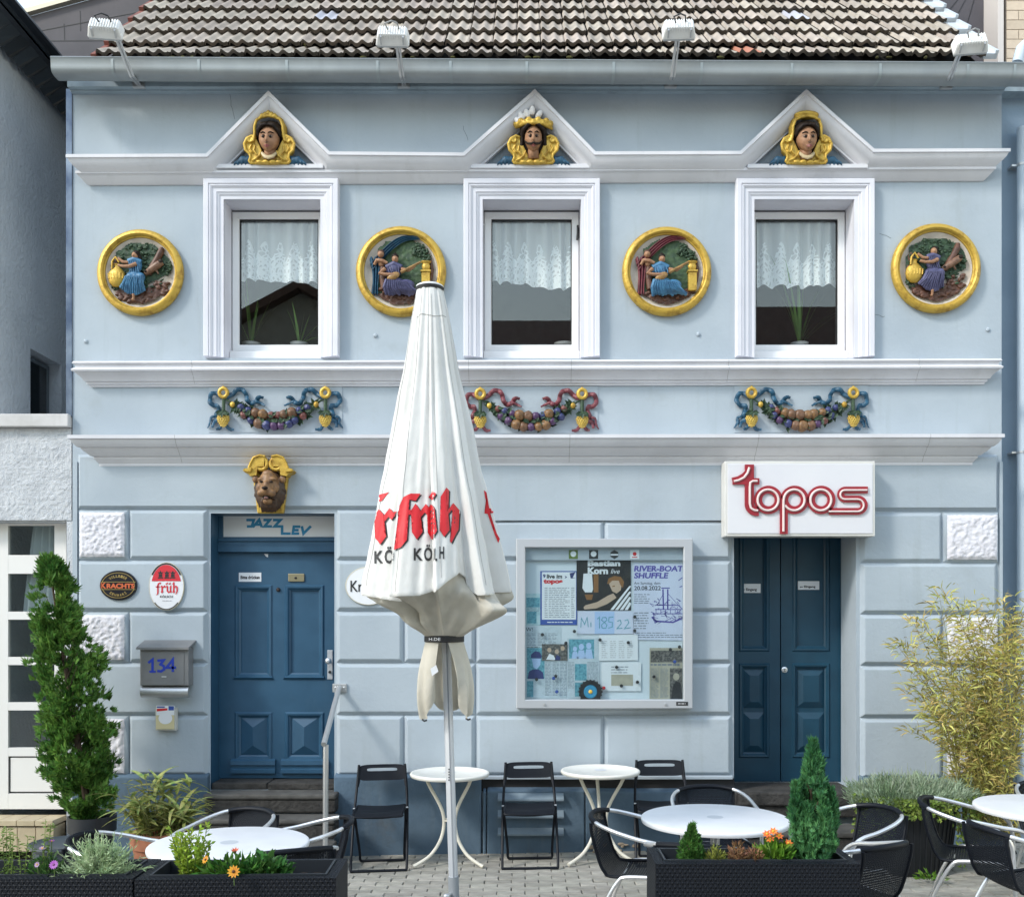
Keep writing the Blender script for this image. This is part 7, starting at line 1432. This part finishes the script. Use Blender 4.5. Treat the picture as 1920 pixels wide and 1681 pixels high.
def folding_chair():
    t = thing('folding_chair', 'x', 'chair', (0,0,0), 'black folding chairs along the plinth')
    w_ = .215
    m = MB(); m.tube(cr([(-w_*.86,.235,.77), (-w_*.9,.21,.66), (-w_*.95,.155,.52), (-w_*.98,.05,.38), (-w_,-.10,.14), (-w_,-.165,.03), (-w_*.97,-.175,.013), (-w_*.86,-.178,.011), (w_*.86,-.178,.011), (w_*.97,-.175,.013), (w_,-.165,.03), (w_,-.10,.14), (w_*.98,.05,.38), (w_*.95,.155,.52), (w_*.9,.21,.66), (w_*.86,.235,.77)], 4), .0105, 8); m.build('front_frame', BLACKP, t)
    q = w_*.83; m = MB(); m.tube(cr([(-w_*.93,-.02,.455), (-w_*.92,.03,.36), (-q,.12,.10), (-q,.145,.03), (-q*.95,.15,.013), (-q*.8,.152,.011), (q*.8,.152,.011), (q*.95,.15,.013), (q,.145,.03), (q,.12,.10), (w_*.92,.03,.36), (w_*.93,-.02,.455)], 4), .0105, 8); m.build('rear_frame', BLACKP, t)
    # backrest plate with a hand slot
    m = MB(); n = 40; out_, in_ = [], []
    for k in range(n):
        a = 2*math.pi*k/n; cx, sx = math.cos(a), math.sin(a)
        e = .35; out_.append((math.copysign(abs(cx)**e, cx)*.19, math.copysign(abs(sx)**e, sx)*.062)); e2 = .42; in_.append((math.copysign(abs(cx)**e2, cx)*.122, math.copysign(abs(sx)**e2, sx)*.0125+.022))
    def bp_(p, o): return (p[0], .205+(p[1]+.06)*.28+o+.04*(1-(p[0]/.2)**2)*.5, .705+p[1])
    vs = [bp_(p, -.004) for p in out_]+[bp_(p, -.004) for p in in_]+[bp_(p, .006) for p in out_]+[bp_(p, .006) for p in in_]
    m.add(vs, [(k, (k+1)%n, n+(k+1)%n, n+k) for k in range(n)]+[(2*n+k, 2*n+(k+1)%n, 3*n+(k+1)%n, 3*n+k) for k in range(n)]+[(k, (k+1)%n, 2*n+(k+1)%n, 2*n+k) for k in range(n)]+[(n+k, n+(k+1)%n, 3*n+(k+1)%n, 3*n+k) for k in range(n)]); m.build('backrest', BLACKP, t, smooth=50)
    for s in (-1, 1): m = MB(); m.tube(cr([(s*.188,.225,.66), (s*.19,.212,.635), (s*.197,.195,.60)], 4), [.0]*0 or .0125, 8); m.build('backrest_ear', BLACKP, t)
    m = MB()
    def st(u, v): s = u*2-1; return (s*.188, -.19+.34*v, .45+.012*(s*s)-.02*math.sin(v*math.pi)*.6-(.028*max(0, .14-v)/.14)-(.0))
    m.grid(st, 15, 12)
    def st2(u, v): p = st(u, v); return (p[0], p[1], p[2]-.010)
    m.grid(st2, 15, 12); m.build('seat', BLACKP, t, smooth=180, recalc=False)
    m = MB(); m.tube(cr([(-.19,.14,.452), (-.19,-.12,.452), (-.185,-.17,.44), (-.16,-.192,.428), (.16,-.192,.428), (.185,-.17,.44), (.19,-.12,.452), (.19,.14,.452)], 4), .0095, 8); m.build('seat_frame', BLACKP, t)
    for s in (-1, 1): m = MB(); m.tube([(s*.19,.06,.449), (s*.218,.06,.449)], .006, 8); m.build('hinge_pin', GALV, t)
    return t
fp = folding_chair()
for i, (px, lab) in enumerate(((714, 'black folding chair beside the handrail, first by the plinth'), (994, 'black folding chair in front of the slatted vent'), (1243, 'black folding chair right of the second bistro table, half behind the front table'))):
    o = fp if i == 0 else copy_tree(fp); y = -.44; o.location = (X(px, y), y, GZ(X(px, y))); o.rotation_euler = (0, -.016, R((3, 0, -4)[i])); o['label'] = lab

PW_ = weave_mat('planter_weave', (.006,.008,.013), False, 84, 30)
def planter(px0, px1, rfront, yf, dep, rot, lab, ztop):
    xa, xb = X(px0, yf), X(px1, yf); cx = (xa+xb)/2; wd = (xb-xa); z1 = ztop
    t = thing('wicker_planter', lab, 'planter', (cx, yf+dep/2, GZ(cx)), 'black wicker planter boxes along the street'); h = wd/2; e = dep/2; g = GZ(cx); O = Vector((cx, yf+dep/2, 0)); Rz = Matrix.Rotation(R(rot), 3, 'Z')
    def fin(mb): mb.v = [tuple(O+Rz@Vector(v)) for v in mb.v]; return mb
    m = MB(); c = [(-h,-e),(h,-e),(h,e),(-h,e)]
    nz = 2
    for k in range(4):
        a, b = c[k], c[(k+1)%4]; m.add([(a[0],a[1],g),(b[0],b[1],g),(b[0],b[1],z1),(a[0],a[1],z1)], [(0,1,2,3)])
    r = .045
    for k in range(4):
        a, b = c[k], c[(k+1)%4]; ai, bi = (a[0]-math.copysign(r,a[0]), a[1]-math.copysign(r,a[1])), (b[0]-math.copysign(r,b[0]), b[1]-math.copysign(r,b[1])); m.add([(a[0],a[1],z1),(b[0],b[1],z1),(bi[0],bi[1],z1+.001),(ai[0],ai[1],z1+.001)], [(0,1,2,3)])
    o = fin(m).build('woven_box', PW_, t, smooth=0, recalc=True); o.modifiers.new('bevel', 'BEVEL').width = .006
    uvl = o.data.uv_layers.new(name='UVMap')
    for p in o.data.polygons:
        L_ = [(o.data.vertices[o.data.loops[i].vertex_index].co) for i in p.loop_indices]
        for i in p.loop_indices:
            co = o.data.vertices[o.data.loops[i].vertex_index].co; n = p.normal
            if abs(n.z) > .5: uv = (co.x*1.0, co.y*2.2)
            elif abs(n.y) > .5: uv = (co.x*1.0, co.z*1.9)
            else: uv = (co.y*1.0, co.z*1.9)
            uvl.data[i].uv = uv
    m = MB(); hi, ei = h-r-.002, e-r-.002
    m.sweep([(-hi,-ei),(-hi,ei),(hi,ei),(hi,-ei)], [(0,z1-.16),(0,z1+.008),(.010,z1+.008),(.014,z1-.16)], closed=True); m.v = [(v[0], v[2], v[1]) for v in m.v]; fin(m).build('liner', M('liner_plastic', (.02,.024,.03), rough=.4), t, smooth=0)
    m = MB()
    def so_(u, v): x = -hi+2*hi*u; y = -ei+2*ei*v; return (x, y, z1-.055+.02*noise.noise(Vector((x*9+cx, y*9, 1)))+.012*noise.noise(Vector((x*30, y*30, 2))))
    m.grid(so_, 50, 18); fin(m).build('soil', SOIL, t, smooth=180)
    return O, Rz, hi, ei, z1-.055
ZP = .785
PL_R = planter(1229, 1613, 0, -3.60, .33, 0, 'black wicker planter with two conifers in front of the middle table', ZP)
PL_M = planter(252, 626, 0, -3.87, .36, 2, 'black wicker planter with orange flowers in front of the left table', ZP)
PL_L = planter(-130, 246, 0, -3.87, .36, 1, 'black wicker planter with purple daisies at the left picture edge', ZP)
# ================================================================== PLANTS
def gm(name, a, b, island=.35, thin=.3, rough=.55, hue=.02): return M(name, a, b, scale=6, rough=rough, island=island, thin=thin, spec=.3, hue=hue)
UP = Vector((0,0,1))
def rv(rr): 
    while True:
        v = Vector((rr.uniform(-1,1), rr.uniform(-1,1), rr.uniform(-1,1)))
        if .05 < v.length < 1: return v.normalized()
def spray(mb, rr, p, d, ln, n=7, wd=.24):                 # flat fan of scale leaves
    side = d.cross(rv(rr)).normalized(); nrm = d.cross(side)
    for k in range(n):
        a = (k/(n-1)-.5)*1.9; dd = (d*math.cos(a)+side*math.sin(a)).normalized(); st = p+d*ln*.25*(1-abs(a))
        mb.leaf(st, dd, nrm, ln*(1-.35*abs(a))*rr.uniform(.75,1.15), ln*wd*rr.uniform(.7,1.1), .2, rr.uniform(-.1,.15))
def conifer(name, lab, base, prof, leafmat, n, ln, seed, lean=(0,0), up=.8, trunk=.02, core=None, cat='conifer', pot=None, lobes=0, rough=.22, subs=(), gap=-1):
    rr = random.Random(seed); base = Vector(base); H = prof[-1][0]; t = thing(name, lab, cat, base)
    m = MB(); m.tube([base, base+Vector((lean[0]*.5, lean[1]*.5, H*.5)), base+Vector((lean[0], lean[1], H*.97))], [trunk, trunk*.7, trunk*.15], 8); tk = m.build('trunk', M('bark', (.09,.06,.04), (.05,.035,.025), scale=20, rough=.95), t)
    m = MB(); br = MB()
    for k in range(n):
        z = H*(rr.random()**1.15); R_ = lerp(prof, z)*KP if False else lerp(prof, z); a = rr.uniform(0, 2*math.pi)
        lob = 1+rough*1.3*noise.noise(Vector((math.cos(a)*1.7, math.sin(a)*1.7, z*4.5+seed)))+rough*.75*noise.noise(Vector((math.cos(a)*4, math.sin(a)*4, z*11+seed)))
        if lobes: lob *= 1+.28*math.cos(a*lobes+z*3)
        q = rr.random()**.42; r = R_*lob*q
        if noise.noise(Vector((math.cos(a)*r*7+seed, math.sin(a)*r*7, z*6.5))) < gap: continue
        p = base+Vector((lean[0]*z/H+r*math.cos(a), lean[1]*z/H+r*math.sin(a), z)); o = Vector((math.cos(a), math.sin(a), 0)); d = (o*(1-up*.6)+UP*up+rv(rr)*.45).normalized()
        spray(m, rr, p, d, ln*rr.uniform(.7,1.25)*(1.5 if rr.random() < .08 else 1))
    for (dx, dy, h0, h1, r0, nn) in subs:
        for k in range(nn):
            f = rr.random(); a = rr.uniform(0, 6.28); r = r0*(1-f)**.7*rr.random()**.5; p = base+Vector((dx*(.4+.6*min(1, f*2))+r*math.cos(a), dy+r*math.sin(a), h0+(h1-h0)*f)); spray(m, rr, p, (UP+Vector((math.cos(a), math.sin(a), 0))*.35+rv(rr)*.35).normalized(), ln*rr.uniform(.7,1.2))
    m.build('foliage', leafmat, t, smooth=0, recalc=False, kind='stuff')
    for k in range(26):
        z = H*rr.uniform(.05,.85); a = rr.uniform(0, 6.28); R_ = lerp(prof, z)*.75; br.tube([base+Vector((lean[0]*z/H, lean[1]*z/H, z*.9)), base+Vector((lean[0]*z/H+R_*math.cos(a), lean[1]*z/H+R_*math.sin(a), z+R_*.7))], [.006,.002], 5)
    br.build('branches', MATS['bark'], tk, kind='stuff')
    return t
def arrow(t, rows_px, y): pass

# tall thuja in black tubs at the left
yt = -.62; zt = lambda r: Z(r, yt); kx = (D+yt)/F; bz = zt(1535)
prof = [(0, .08), (zt(1500)-bz, .17), (zt(1440)-bz, .235), (zt(1360)-bz, .235), (zt(1280)-bz, .215), (zt(1200)-bz, .18), (zt(1130)-bz, .14), (zt(1080)-bz, .115), (zt(1058)-bz, .09), (zt(1046)-bz, .01)]
TH = gm('thuja_leaf', (.15,.29,.055), (.055,.15,.028), .5, .35)
tx = X(168, yt); conifer('thuja', 'tall narrow thuja between the glazed annex door and the mailbox', (tx, yt, bz), prof, TH, 11000, .050, 51, (X(92, yt)-tx, 0), .75, .03, rough=.6, gap=-.06)
t = thing('plant_tub', 'black plastic tub holding the tall thuja', 'plant pot', (tx, yt, GZ(tx)))
m = MB(); zz_ = bz-GZ(tx); m.lathe([(.12,0),(.125,.02),(.16,zz_*.8),(.175,zz_*.8),(.178,zz_+.03),(.165,zz_+.03),(.16,zz_-.02),(0,zz_-.02)], (tx+.02, yt, GZ(tx)), 28); m.build('tub', M('tub_black', (.02,.023,.027), rough=.45), t, smooth=40)
m = MB(); xx = X(122, -.95); m.lathe([(.17,0),(.18,.02),(.205,.30),(.235,.33),(.232,.35),(.2,.33),(0,.31)], (xx, -.98, GZ(xx)), 30)
m.build('grey_bowl_planter', M('bowl_grey', (.06,.075,.09), rough=.4), None, label='dark grey flared bowl planter in front of the thuja tub', cat='plant pot')

# dwarf bamboo in terracotta
yb_ = -1.25; xb_ = X(302, yb_); zp = Z(1556, yb_); t = thing('potted_bamboo', 'dwarf variegated bamboo in a terracotta pot beside the door steps', 'plant', (xb_, yb_, GZ(xb_)))
m = MB(); h = zp-GZ(xb_); m.lathe([(.13,0),(.14,.01),(.185,h*.72),(.19,h*.76),(.205,h*.78),(.208,h-.01),(.2,h),(.185,h),(.18,h-.04),(0,h-.04)], (xb_, yb_, GZ(xb_)), 36); m.build('terracotta_pot', M('terracotta', (.33,.13,.07), (.26,.10,.055), scale=6, rough=.85, dirt=.3, dirtcol=(.4,.28,.2)), t, smooth=40)
rr = random.Random(61); cul = MB(); lm = []
for k in range(5):
    b = MB(); n = 6; wd = .042; ln = .25; d = rr.uniform(.5, 1.1); zc = 0; x = 0; ang = 0; vs = []
    for i in range(n+1):
        u = i/n; w_ = wd*min(1, .35+u*3)*(1-u)**.6; vs += [(x, w_/2, zc+.003), (x, 0, zc), (x, -w_/2, zc+.003)]; x += ln/n*math.cos(ang); zc += ln/n*math.sin(ang); ang -= d/n
    b.add(vs, [q for i in range(n) for q in ((3*i,3*i+1,3*i+4,3*i+3),(3*i+1,3*i+2,3*i+5,3*i+4))])
    lm.append(b.mesh('leaf', M('bamboo_leaf_variegated', (.36,.36,.12), (.14,.22,.05), scale=22, rough=.5, rnd=.4, thin=.3, hue=.03), smooth=180, recalc=False))
for k in range(49):
    a = rr.uniform(0, 6.28); q = math.sqrt(rr.random())*.15; p = Vector((xb_+q*math.cos(a), yb_+q*math.sin(a), zp-.05)); hh = rr.uniform(.12,.47)*(1.1-q*2); tip = p+Vector((math.cos(a)*hh*rr.uniform(.1,.65), math.sin(a)*hh*rr.uniform(.1,.65), hh)); cul.tube([p, p.lerp(tip, .5)+UP*.03, tip], [.004,.003,.002], 5)
    for j in range(6):
        f = rr.uniform(.12, 1); pp = p.lerp(tip, f)+UP*.03*4*f*(1-f); g = rr.uniform(0, 6.28)
        place('leaf', lm[(k+j) % 5], t, pp, (rr.uniform(-.5,.5), -rr.uniform(-.15,.9), g), (rr.uniform(.7,1.15),)*3)
cul.build('stems', M('bamboo_stem', (.14,.15,.05), rough=.6), t, kind='stuff')

# tall yellow bamboo by the right corner
t = thing('bamboo_clump', 'tall yellowing bamboo clump in front of the right house corner', 'bamboo', (X(1850, -.75), -.75, .05)); rr = random.Random(71); cul = MB(); lf = MB(); y0 = -.75
tips = [(1762,1100),(1705,1150),(1680,1205),(1740,1185),(1800,1140),(1830,1125),(1870,1120),(1895,1150),(1920,1150),(1950,1130),(1980,1160),(1700,1280),(1725,1330),(1900,1180),(1850,1160),(1780,1200),(1990,1220),(1940,1200),(1720,1240),(1815,1190),(1880,1220),(1765,1260),(1915,1250),(1840,1250),(1745,1300),(1960,1280),(1795,1290),(1860,1300),(1710,1370),(1885,1330),(1820,1340),(1930,1340),(1770,1360),(1850,1380),(1900,1400),(1790,1400)]
for k in range(64):
    tx_, ty_ = tips[k % len(tips)]; tx_ += rr.uniform(-16, 16)*(k >= len(tips)); ty_ += rr.uniform(-5, 40)*(k >= len(tips)); yy = y0+rr.uniform(-.25,.25)
    tip = W(tx_, ty_, yy); b = Vector((X(rr.uniform(1800,1905), y0), y0+rr.uniform(-.12,.12), GZ(3.6)+.22)); mid = b.lerp(tip, .55)+Vector((-(tip.x-b.x)*.18, 0, .10))
    pts = cr([b, mid, tip], 8); cul.tube(pts, [.0055*(1-.8*i/(len(pts)-1)) for i in range(len(pts))], 5)
    for j in range(160):
        f = rr.random()**.75; i = min(len(pts)-2, int(f*(len(pts)-1))); p = pts[i].lerp(pts[i+1], rr.random()); 
        if p.z < .55 and rr.random() < .5: continue
        o = rv(rr); o.z = abs(o.z)*.6; p2 = p+o*rr.uniform(.0,.11); d = (o*.8+Vector((rr.uniform(-.4,.2),0,rr.uniform(-.5,.5)))).normalized(); lf.blade(p2, d, rr.uniform(.045,.10), rr.uniform(.010,.017), rr.uniform(.2,1.4), 3, rr.uniform(0, 3))
    for j in range(5):
        f = rr.uniform(.5, 1); i = min(len(pts)-2, int(f*(len(pts)-1))); p = pts[i]; d = rv(rr); d.z = abs(d.z); cul.tube([p, p+d*.12], [.002,.001], 4)
cul.build('culms', M('bamboo_culm', (.24,.22,.07), (.14,.13,.05), scale=10, rough=.5), t, kind='stuff'); lf.build('foliage', gm('bamboo_leaf', (.62,.54,.19), (.40,.38,.09), .5, .35, hue=.04), t, smooth=180, recalc=False, kind='stuff')

# lavender with trailing ivy in a tall black pot
t = thing('lavender_pot', 'silvery lavender and trailing ivy in a tall black pot by the door', 'plant', (X(1715,-.85), -.85, .05)); rr = random.Random(81); cx_ = X(1715, -.85); g = GZ(cx_); zr = Z(1500, -.85)
m = MB(); m.lathe([(.22,0),(.24,.03),(.30,zr-g-.04),(.32,zr-g-.04),(.325,zr-g),(.30,zr-g),(.29,zr-g-.05),(0,zr-g-.05)], (cx_, -.85, g), 40, 'z', 1, .8); 
for k in range(40): a = 2*math.pi*k/40; m.tube([(cx_+.245*math.cos(a), -.85+.245*.8*math.sin(a), g+.03), (cx_+.303*math.cos(a), -.85+.303*.8*math.sin(a), zr-.05)], .006, 5)
m.build('pot', M('pot_black', (.012,.014,.018), rough=.5), t, smooth=40)
lf = MB(); st_ = MB()
for k in range(2900):
    a = rr.uniform(0, 6.28); q = rr.random()**.5; p = Vector((cx_+.47*q*math.cos(a)-.02, -.85+.30*q*math.sin(a), zr-.06+rr.uniform(.04,.2)*(1.15-q*.5)+noise.noise(Vector((a*2, q*3, 5)))*.05)); d = (UP*.9+Vector((math.cos(a),math.sin(a),0))*q*.8+rv(rr)*.45).normalized()
    for j in range(3): dd = (d+rv(rr)*.5).normalized(); lf.leaf(p+d*j*.018, dd, rv(rr), rr.uniform(.035,.06), .0075, .1)
lf.build('lavender_foliage', gm('lavender_leaf', (.38,.46,.33), (.22,.31,.17), .35, .3), t, smooth=0, recalc=False, kind='stuff')
for k in range(70): a = rr.uniform(0, 6.28); q = rr.random()**.5; p = Vector((cx_+.42*q*math.cos(a), -.85+.26*q*math.sin(a), zr+.1)); st_.tube([p, p+Vector((rr.uniform(-.05,.05), rr.uniform(-.03,.03), rr.uniform(.06,.16)))], [.002,.0012], 4)
st_.build('lavender_stems', M('lavender_stem', (.30,.34,.25), rough=.7), t, kind='stuff')
iv = MB()
for k in range(1500):
    a = rr.uniform(math.pi, 2*math.pi)+rr.choice([-.2,0,.2]); dn = rr.random()**1.3; lim = (.50 if math.cos(a) > .45 else .30 if math.cos(a) < -.55 else .14); r = .33+.09*rr.random(); p = Vector((cx_+r*1.12*math.cos(a), -.85+r*.85*math.sin(a), zr+.07-dn*lim)); o = Vector((math.cos(a), math.sin(a), -.2)); iv.leaf(p, (o*.4+rv(rr)*.6-UP*.4).normalized(), o, rr.uniform(.022,.038), .022, .2)
iv.build('ivy', gm('ivy_leaf', (.24,.32,.06), (.09,.15,.03), .5, .3), t, smooth=0, recalc=False, kind='stuff')

# conifers and bedding in the right planter
O, Rz, hi, ei, zs = PL_R; ypl = O.y
def pr(tab, y, base_row): b = Z(base_row, y); return [(max(0, Z(r, y)-b), w_*(D+y)/F) for r, w_ in tab]
conifer('blue_cypress', 'feathery blue-green cypress in the right end of the wicker planter', (X(1524, ypl), ypl, zs), pr([(1600,20),(1570,38),(1530,42),(1495,36),(1465,26),(1440,20),(1410,14),(1385,7),(1372,2)], ypl, 1600), gm('cypress_leaf', (.10,.28,.10), (.04,.15,.06), .45, .35), 2000, .036, 91, (0,0), 1.5, .010, rough=.4, gap=-.22, subs=((-.085,-.02,.1,.40,.05,420),(.085,-.01,.1,.36,.05,420),(.04,-.05,.1,.32,.05,300),(-.04,-.05,.08,.30,.05,300)))
for (px, h0, n_, sd) in ((1487, 1425, 420, 5), (1556, 1455, 420, 6)):
    pass
conifer('dwarf_spruce', 'tiny cone-shaped dwarf spruce at the left end of the right planter', (X(1297, ypl-.02), ypl-.02, zs), pr([(1612,16),(1596,25),(1580,23),(1562,15),(1548,8),(1534,1)], ypl-.02, 1612), gm('spruce_leaf', (.08,.20,.04), (.035,.10,.022), .5, .25), 1500, .018, 92, (0,0), .9, .006)
def bed(name, lab, cx, cy_, z, rx, ry, h, n, ln, wd, mat, seed, up=.8, cat='plant', kind='leaf'):
    rr = random.Random(seed); t = thing(name, lab, cat, (cx, cy_, z)); m = MB()
    for k in range(n):
        a = rr.uniform(0, 6.28); q = math.sqrt(rr.random()); p = Vector((cx+rx*q*math.cos(a), cy_+ry*q*math.sin(a), z+.02+h*1.35*rr.random()*(1.1-q*.6))); d = (UP*up+Vector((math.cos(a),math.sin(a),0))*q+rv(rr)*.5).normalized()
        if kind == 'blade': m.blade(p, d, ln*rr.uniform(.6,1.2), wd, rr.uniform(.2,1), 3, rr.uniform(0,3))
        else: m.leaf(p, d, rv(rr), ln*rr.uniform(.6,1.2), wd*rr.uniform(.7,1.1), .2, rr.uniform(-.1,.3))
    m.build('foliage', mat, t, smooth=0, recalc=False, kind='stuff'); return t
def daisy(t, p, r, n, petm, eyem, face=Vector((0,-.6,.8)), cup=.25, stem=.06):
    f = face.normalized(); a = f.orthogonal().normalized(); b = f.cross(a); m = MB()
    for k in range(n):
        g = 2*math.pi*k/n; d = a*math.cos(g)+b*math.sin(g); m.leaf(p, (d+f*cup).normalized(), f, r, r*.52, .12)
    fl = m.build('blossom', petm, t, smooth=0, recalc=False); m = MB(); m.ell(p+f*.003, (r*.24,)*3, 10, 7); m.build('flower_centre', eyem, fl); m = MB(); m.tube([p, p-Vector((0,0,stem))-f*.01], .002, 5); m.build('stem', M('flower_stem', (.10,.16,.04)), fl)
SED = gm('sedum_leaf', (.26,.16,.07), (.30,.13,.10), .5, .2); YG = gm('sedum_green', (.24,.26,.05), (.14,.16,.04), .4, .2)
for k, (px, w_, lab) in enumerate(((1342, 16, 'low reddish sedum next to the dwarf spruce'), (1382, 14, 'wilting pinkish heather clump in the middle of the right planter'), (1414, 14, 'dry reddish heather clump beside the orange primula'))):
    y = ypl-.05; bed('sedum', lab, X(px, y), y, zs, w_*(D+y)/F, .06, .065+.02*(k == 1), 260, .03, .008, SED if k else YG, 100+k, .9)
t = bed('orange_primula', 'bright green primula with orange blossoms in the right planter', X(1452, ypl), ypl-.02, zs, .065, .06, .07, 120, .065, .032, gm('primula_leaf', (.15,.28,.03), (.07,.17,.02), .35, .3), 111, .6)
ORP = M('orange_petal', (.75,.16,.03), (.8,.25,.04), scale=30, rough=.6, thin=.2); YE = M('yellow_eye', (.7,.42,.04), rough=.7); 
for (px, r) in ((1438,1563),(1450,1558),(1460,1566),(1444,1572),(1478,1580)): daisy(t, W(px, r, ypl-.03), .026, 7, ORP, YE, Vector((random.uniform(-.4,.4),-.6,.7)), .15)

# middle planter: lime shrub, gazanias, dark leafy bedding
O, Rz, hi, ei, zs = PL_M; y = O.y-.03
rr = random.Random(121); cx_ = X(357, y); t = thing('lime_shrub', 'small lime-green shrub in the left front planter', 'shrub', (cx_, y, zs)); m = MB(); st_ = MB(); H_ = Z(1548, y)-zs
for k in range(26):
    a = rr.uniform(0, 6.28); hh = H_*rr.uniform(.5,1) if k else H_; b = Vector((cx_+.02*math.cos(a), y+.02*math.sin(a), zs)); tip = b+Vector((.085*math.cos(a)*rr.uniform(.3,1)+(.0), .05*math.sin(a), hh)); st_.tube([b, tip], [.003,.0015], 5)
    for j in range(34): f = .2+.8*j/33; p = b.lerp(tip, f); d = rv(rr); d.z = abs(d.z)*.7+.2; m.leaf(p, d.normalized(), rv(rr), rr.uniform(.02,.034), .013, .15)
st_.build('stems', M('flower_stem', (.10,.16,.04)), t, kind='stuff'); m.build('foliage', gm('lime_leaf', (.36,.48,.06), (.22,.36,.04), .3, .35), t, smooth=0, recalc=False, kind='stuff')
t = bed('gazania', 'gazania with yellow and orange flowers in the left front planter', X(440, y), y-.02, zs, .13, .06, .07, 170, .06, .022, gm('gazania_leaf', (.09,.22,.03), (.04,.12,.02), .4, .3), 122, .55)
YP = M('yellow_petal', (.80,.40,.03), (.75,.28,.02), scale=30, rough=.6, thin=.2); RP = M('coral_petal', (.65,.13,.06), rough=.6, thin=.2); DC = M('dark_centre', (.10,.04,.015), rough=.8)
daisy(t, W(438, 1633, y-.20), .030, 11, YP, DC, Vector((.05,-1,.35)), .1); daisy(t, W(386, 1611, y-.08), .022, 10, YP, DC, Vector((-.5,-.6,.5)), .2); daisy(t, W(441, 1597, y), .026, 8, RP, DC, Vector((0,-.3,1)), .8)
bed('leafy_bedding', 'dark green round-leaved bedding plant at the right of the left front planter', X(496, y), y, zs, .11, .06, .075, 190, .05, .034, gm('bedding_leaf', (.06,.17,.035), (.03,.10,.022), .4, .25), 123, .6)

# left planter: silvery curry plant, daisies, stems
O, Rz, hi, ei, zs = PL_L; y = O.y-.04
rr = random.Random(131); cx_ = X(183, y); t = thing('curry_plant', 'silvery green curry plant spilling over the left planter', 'shrub', (cx_, y, zs)); m = MB()
for k in range(240):
    a = rr.uniform(0, 6.28); el = rr.uniform(.15, 1.5); L_ = rr.uniform(.11,.215); d = Vector((math.cos(a)*math.cos(el)*1.05, math.sin(a)*math.cos(el)*.6, math.sin(el))); b = Vector((cx_+rr.uniform(-.03,.03), y+rr.uniform(-.02,.02), zs+.01)); tip = b+d*L_
    m.tube([b, tip], [.0022,.0012], 3)
    for j in range(16): f = .3+.7*j/15; p = b.lerp(tip, f); dd = (d+rv(rr)*.9).normalized(); m.leaf(p, dd, rv(rr), rr.uniform(.018,.034), .0055, .1)
m.build('foliage', gm('curry_leaf', (.48,.58,.36), (.30,.44,.21), .3, .25), t, smooth=0, recalc=False, kind='stuff')
t = bed('purple_daisy', 'purple daisies with dark leaves beside the silvery curry plant', X(95, y), y-.03, zs, .075, .06, .08, 150, .04, .016, gm('daisy_leaf', (.06,.14,.03), (.03,.08,.02), .4, .25), 132, .6)
PU = M('purple_petal', (.42,.10,.50), (.5,.2,.55), scale=30, rough=.6, thin=.2); PLP = M('pale_purple_petal', (.5,.34,.52), rough=.6, thin=.2)
daisy(t, W(101, 1620, y-.10), .022, 14, PU, M('purple_eye', (.25,.08,.22)), Vector((0,-1,.5)), .1); daisy(t, W(70, 1620, y-.09), .015, 10, PLP, YE, Vector((-.2,-1,.4)), .3); daisy(t, W(80, 1590, y), .018, 12, PLP, YE, Vector((0,-.4,1)), .3); daisy(t, W(97, 1577, y+.02), .016, 10, PU, YE, Vector((.1,-.2,1)), .4)
rr = random.Random(133)
for (px, top, lab) in ((14, 1548, 'leafy upright stems at the far left of the left planter'), (48, 1562, 'thin leafy stem beside the purple daisies'), (84, 1535, 'tall slender herb rising behind the purple daisies')):
    cx_ = X(px, y); t = thing('upright_herb', lab, 'plant', (cx_, y, zs)); m = MB()
    for k in range(7 if px < 40 else 3):
        b = Vector((cx_+rr.uniform(-.05,.05)*(1 if px < 40 else .4), y+rr.uniform(-.03,.03), zs)); tip = Vector((b.x+rr.uniform(-.03,.03), b.y, Z(top, y)-rr.uniform(0,.04))); m.tube([b, tip], [.0025,.0012], 4)
        for j in range(26): f = .15+.85*j/25; p = b.lerp(tip, f); d = rv(rr); d.z = d.z*.4+.25; m.leaf(p, d.normalized(), UP, rr.uniform(.018,.032), .010, .15, .2)
    m.build('foliage', gm('herb_leaf', (.26,.36,.10), (.14,.24,.06), .3, .3), t, smooth=0, recalc=False, kind='stuff')
# weed at the foot of the black pot
bed('weed_tuft', 'small weed tuft growing in the paving at the foot of the black pot', X(1745,-1.2), -1.2, GZ(3), .10, .04, .05, 60, .05, .018, gm('primula_leaf', (.15,.28,.03), (.07,.17,.02)), 140, .6)
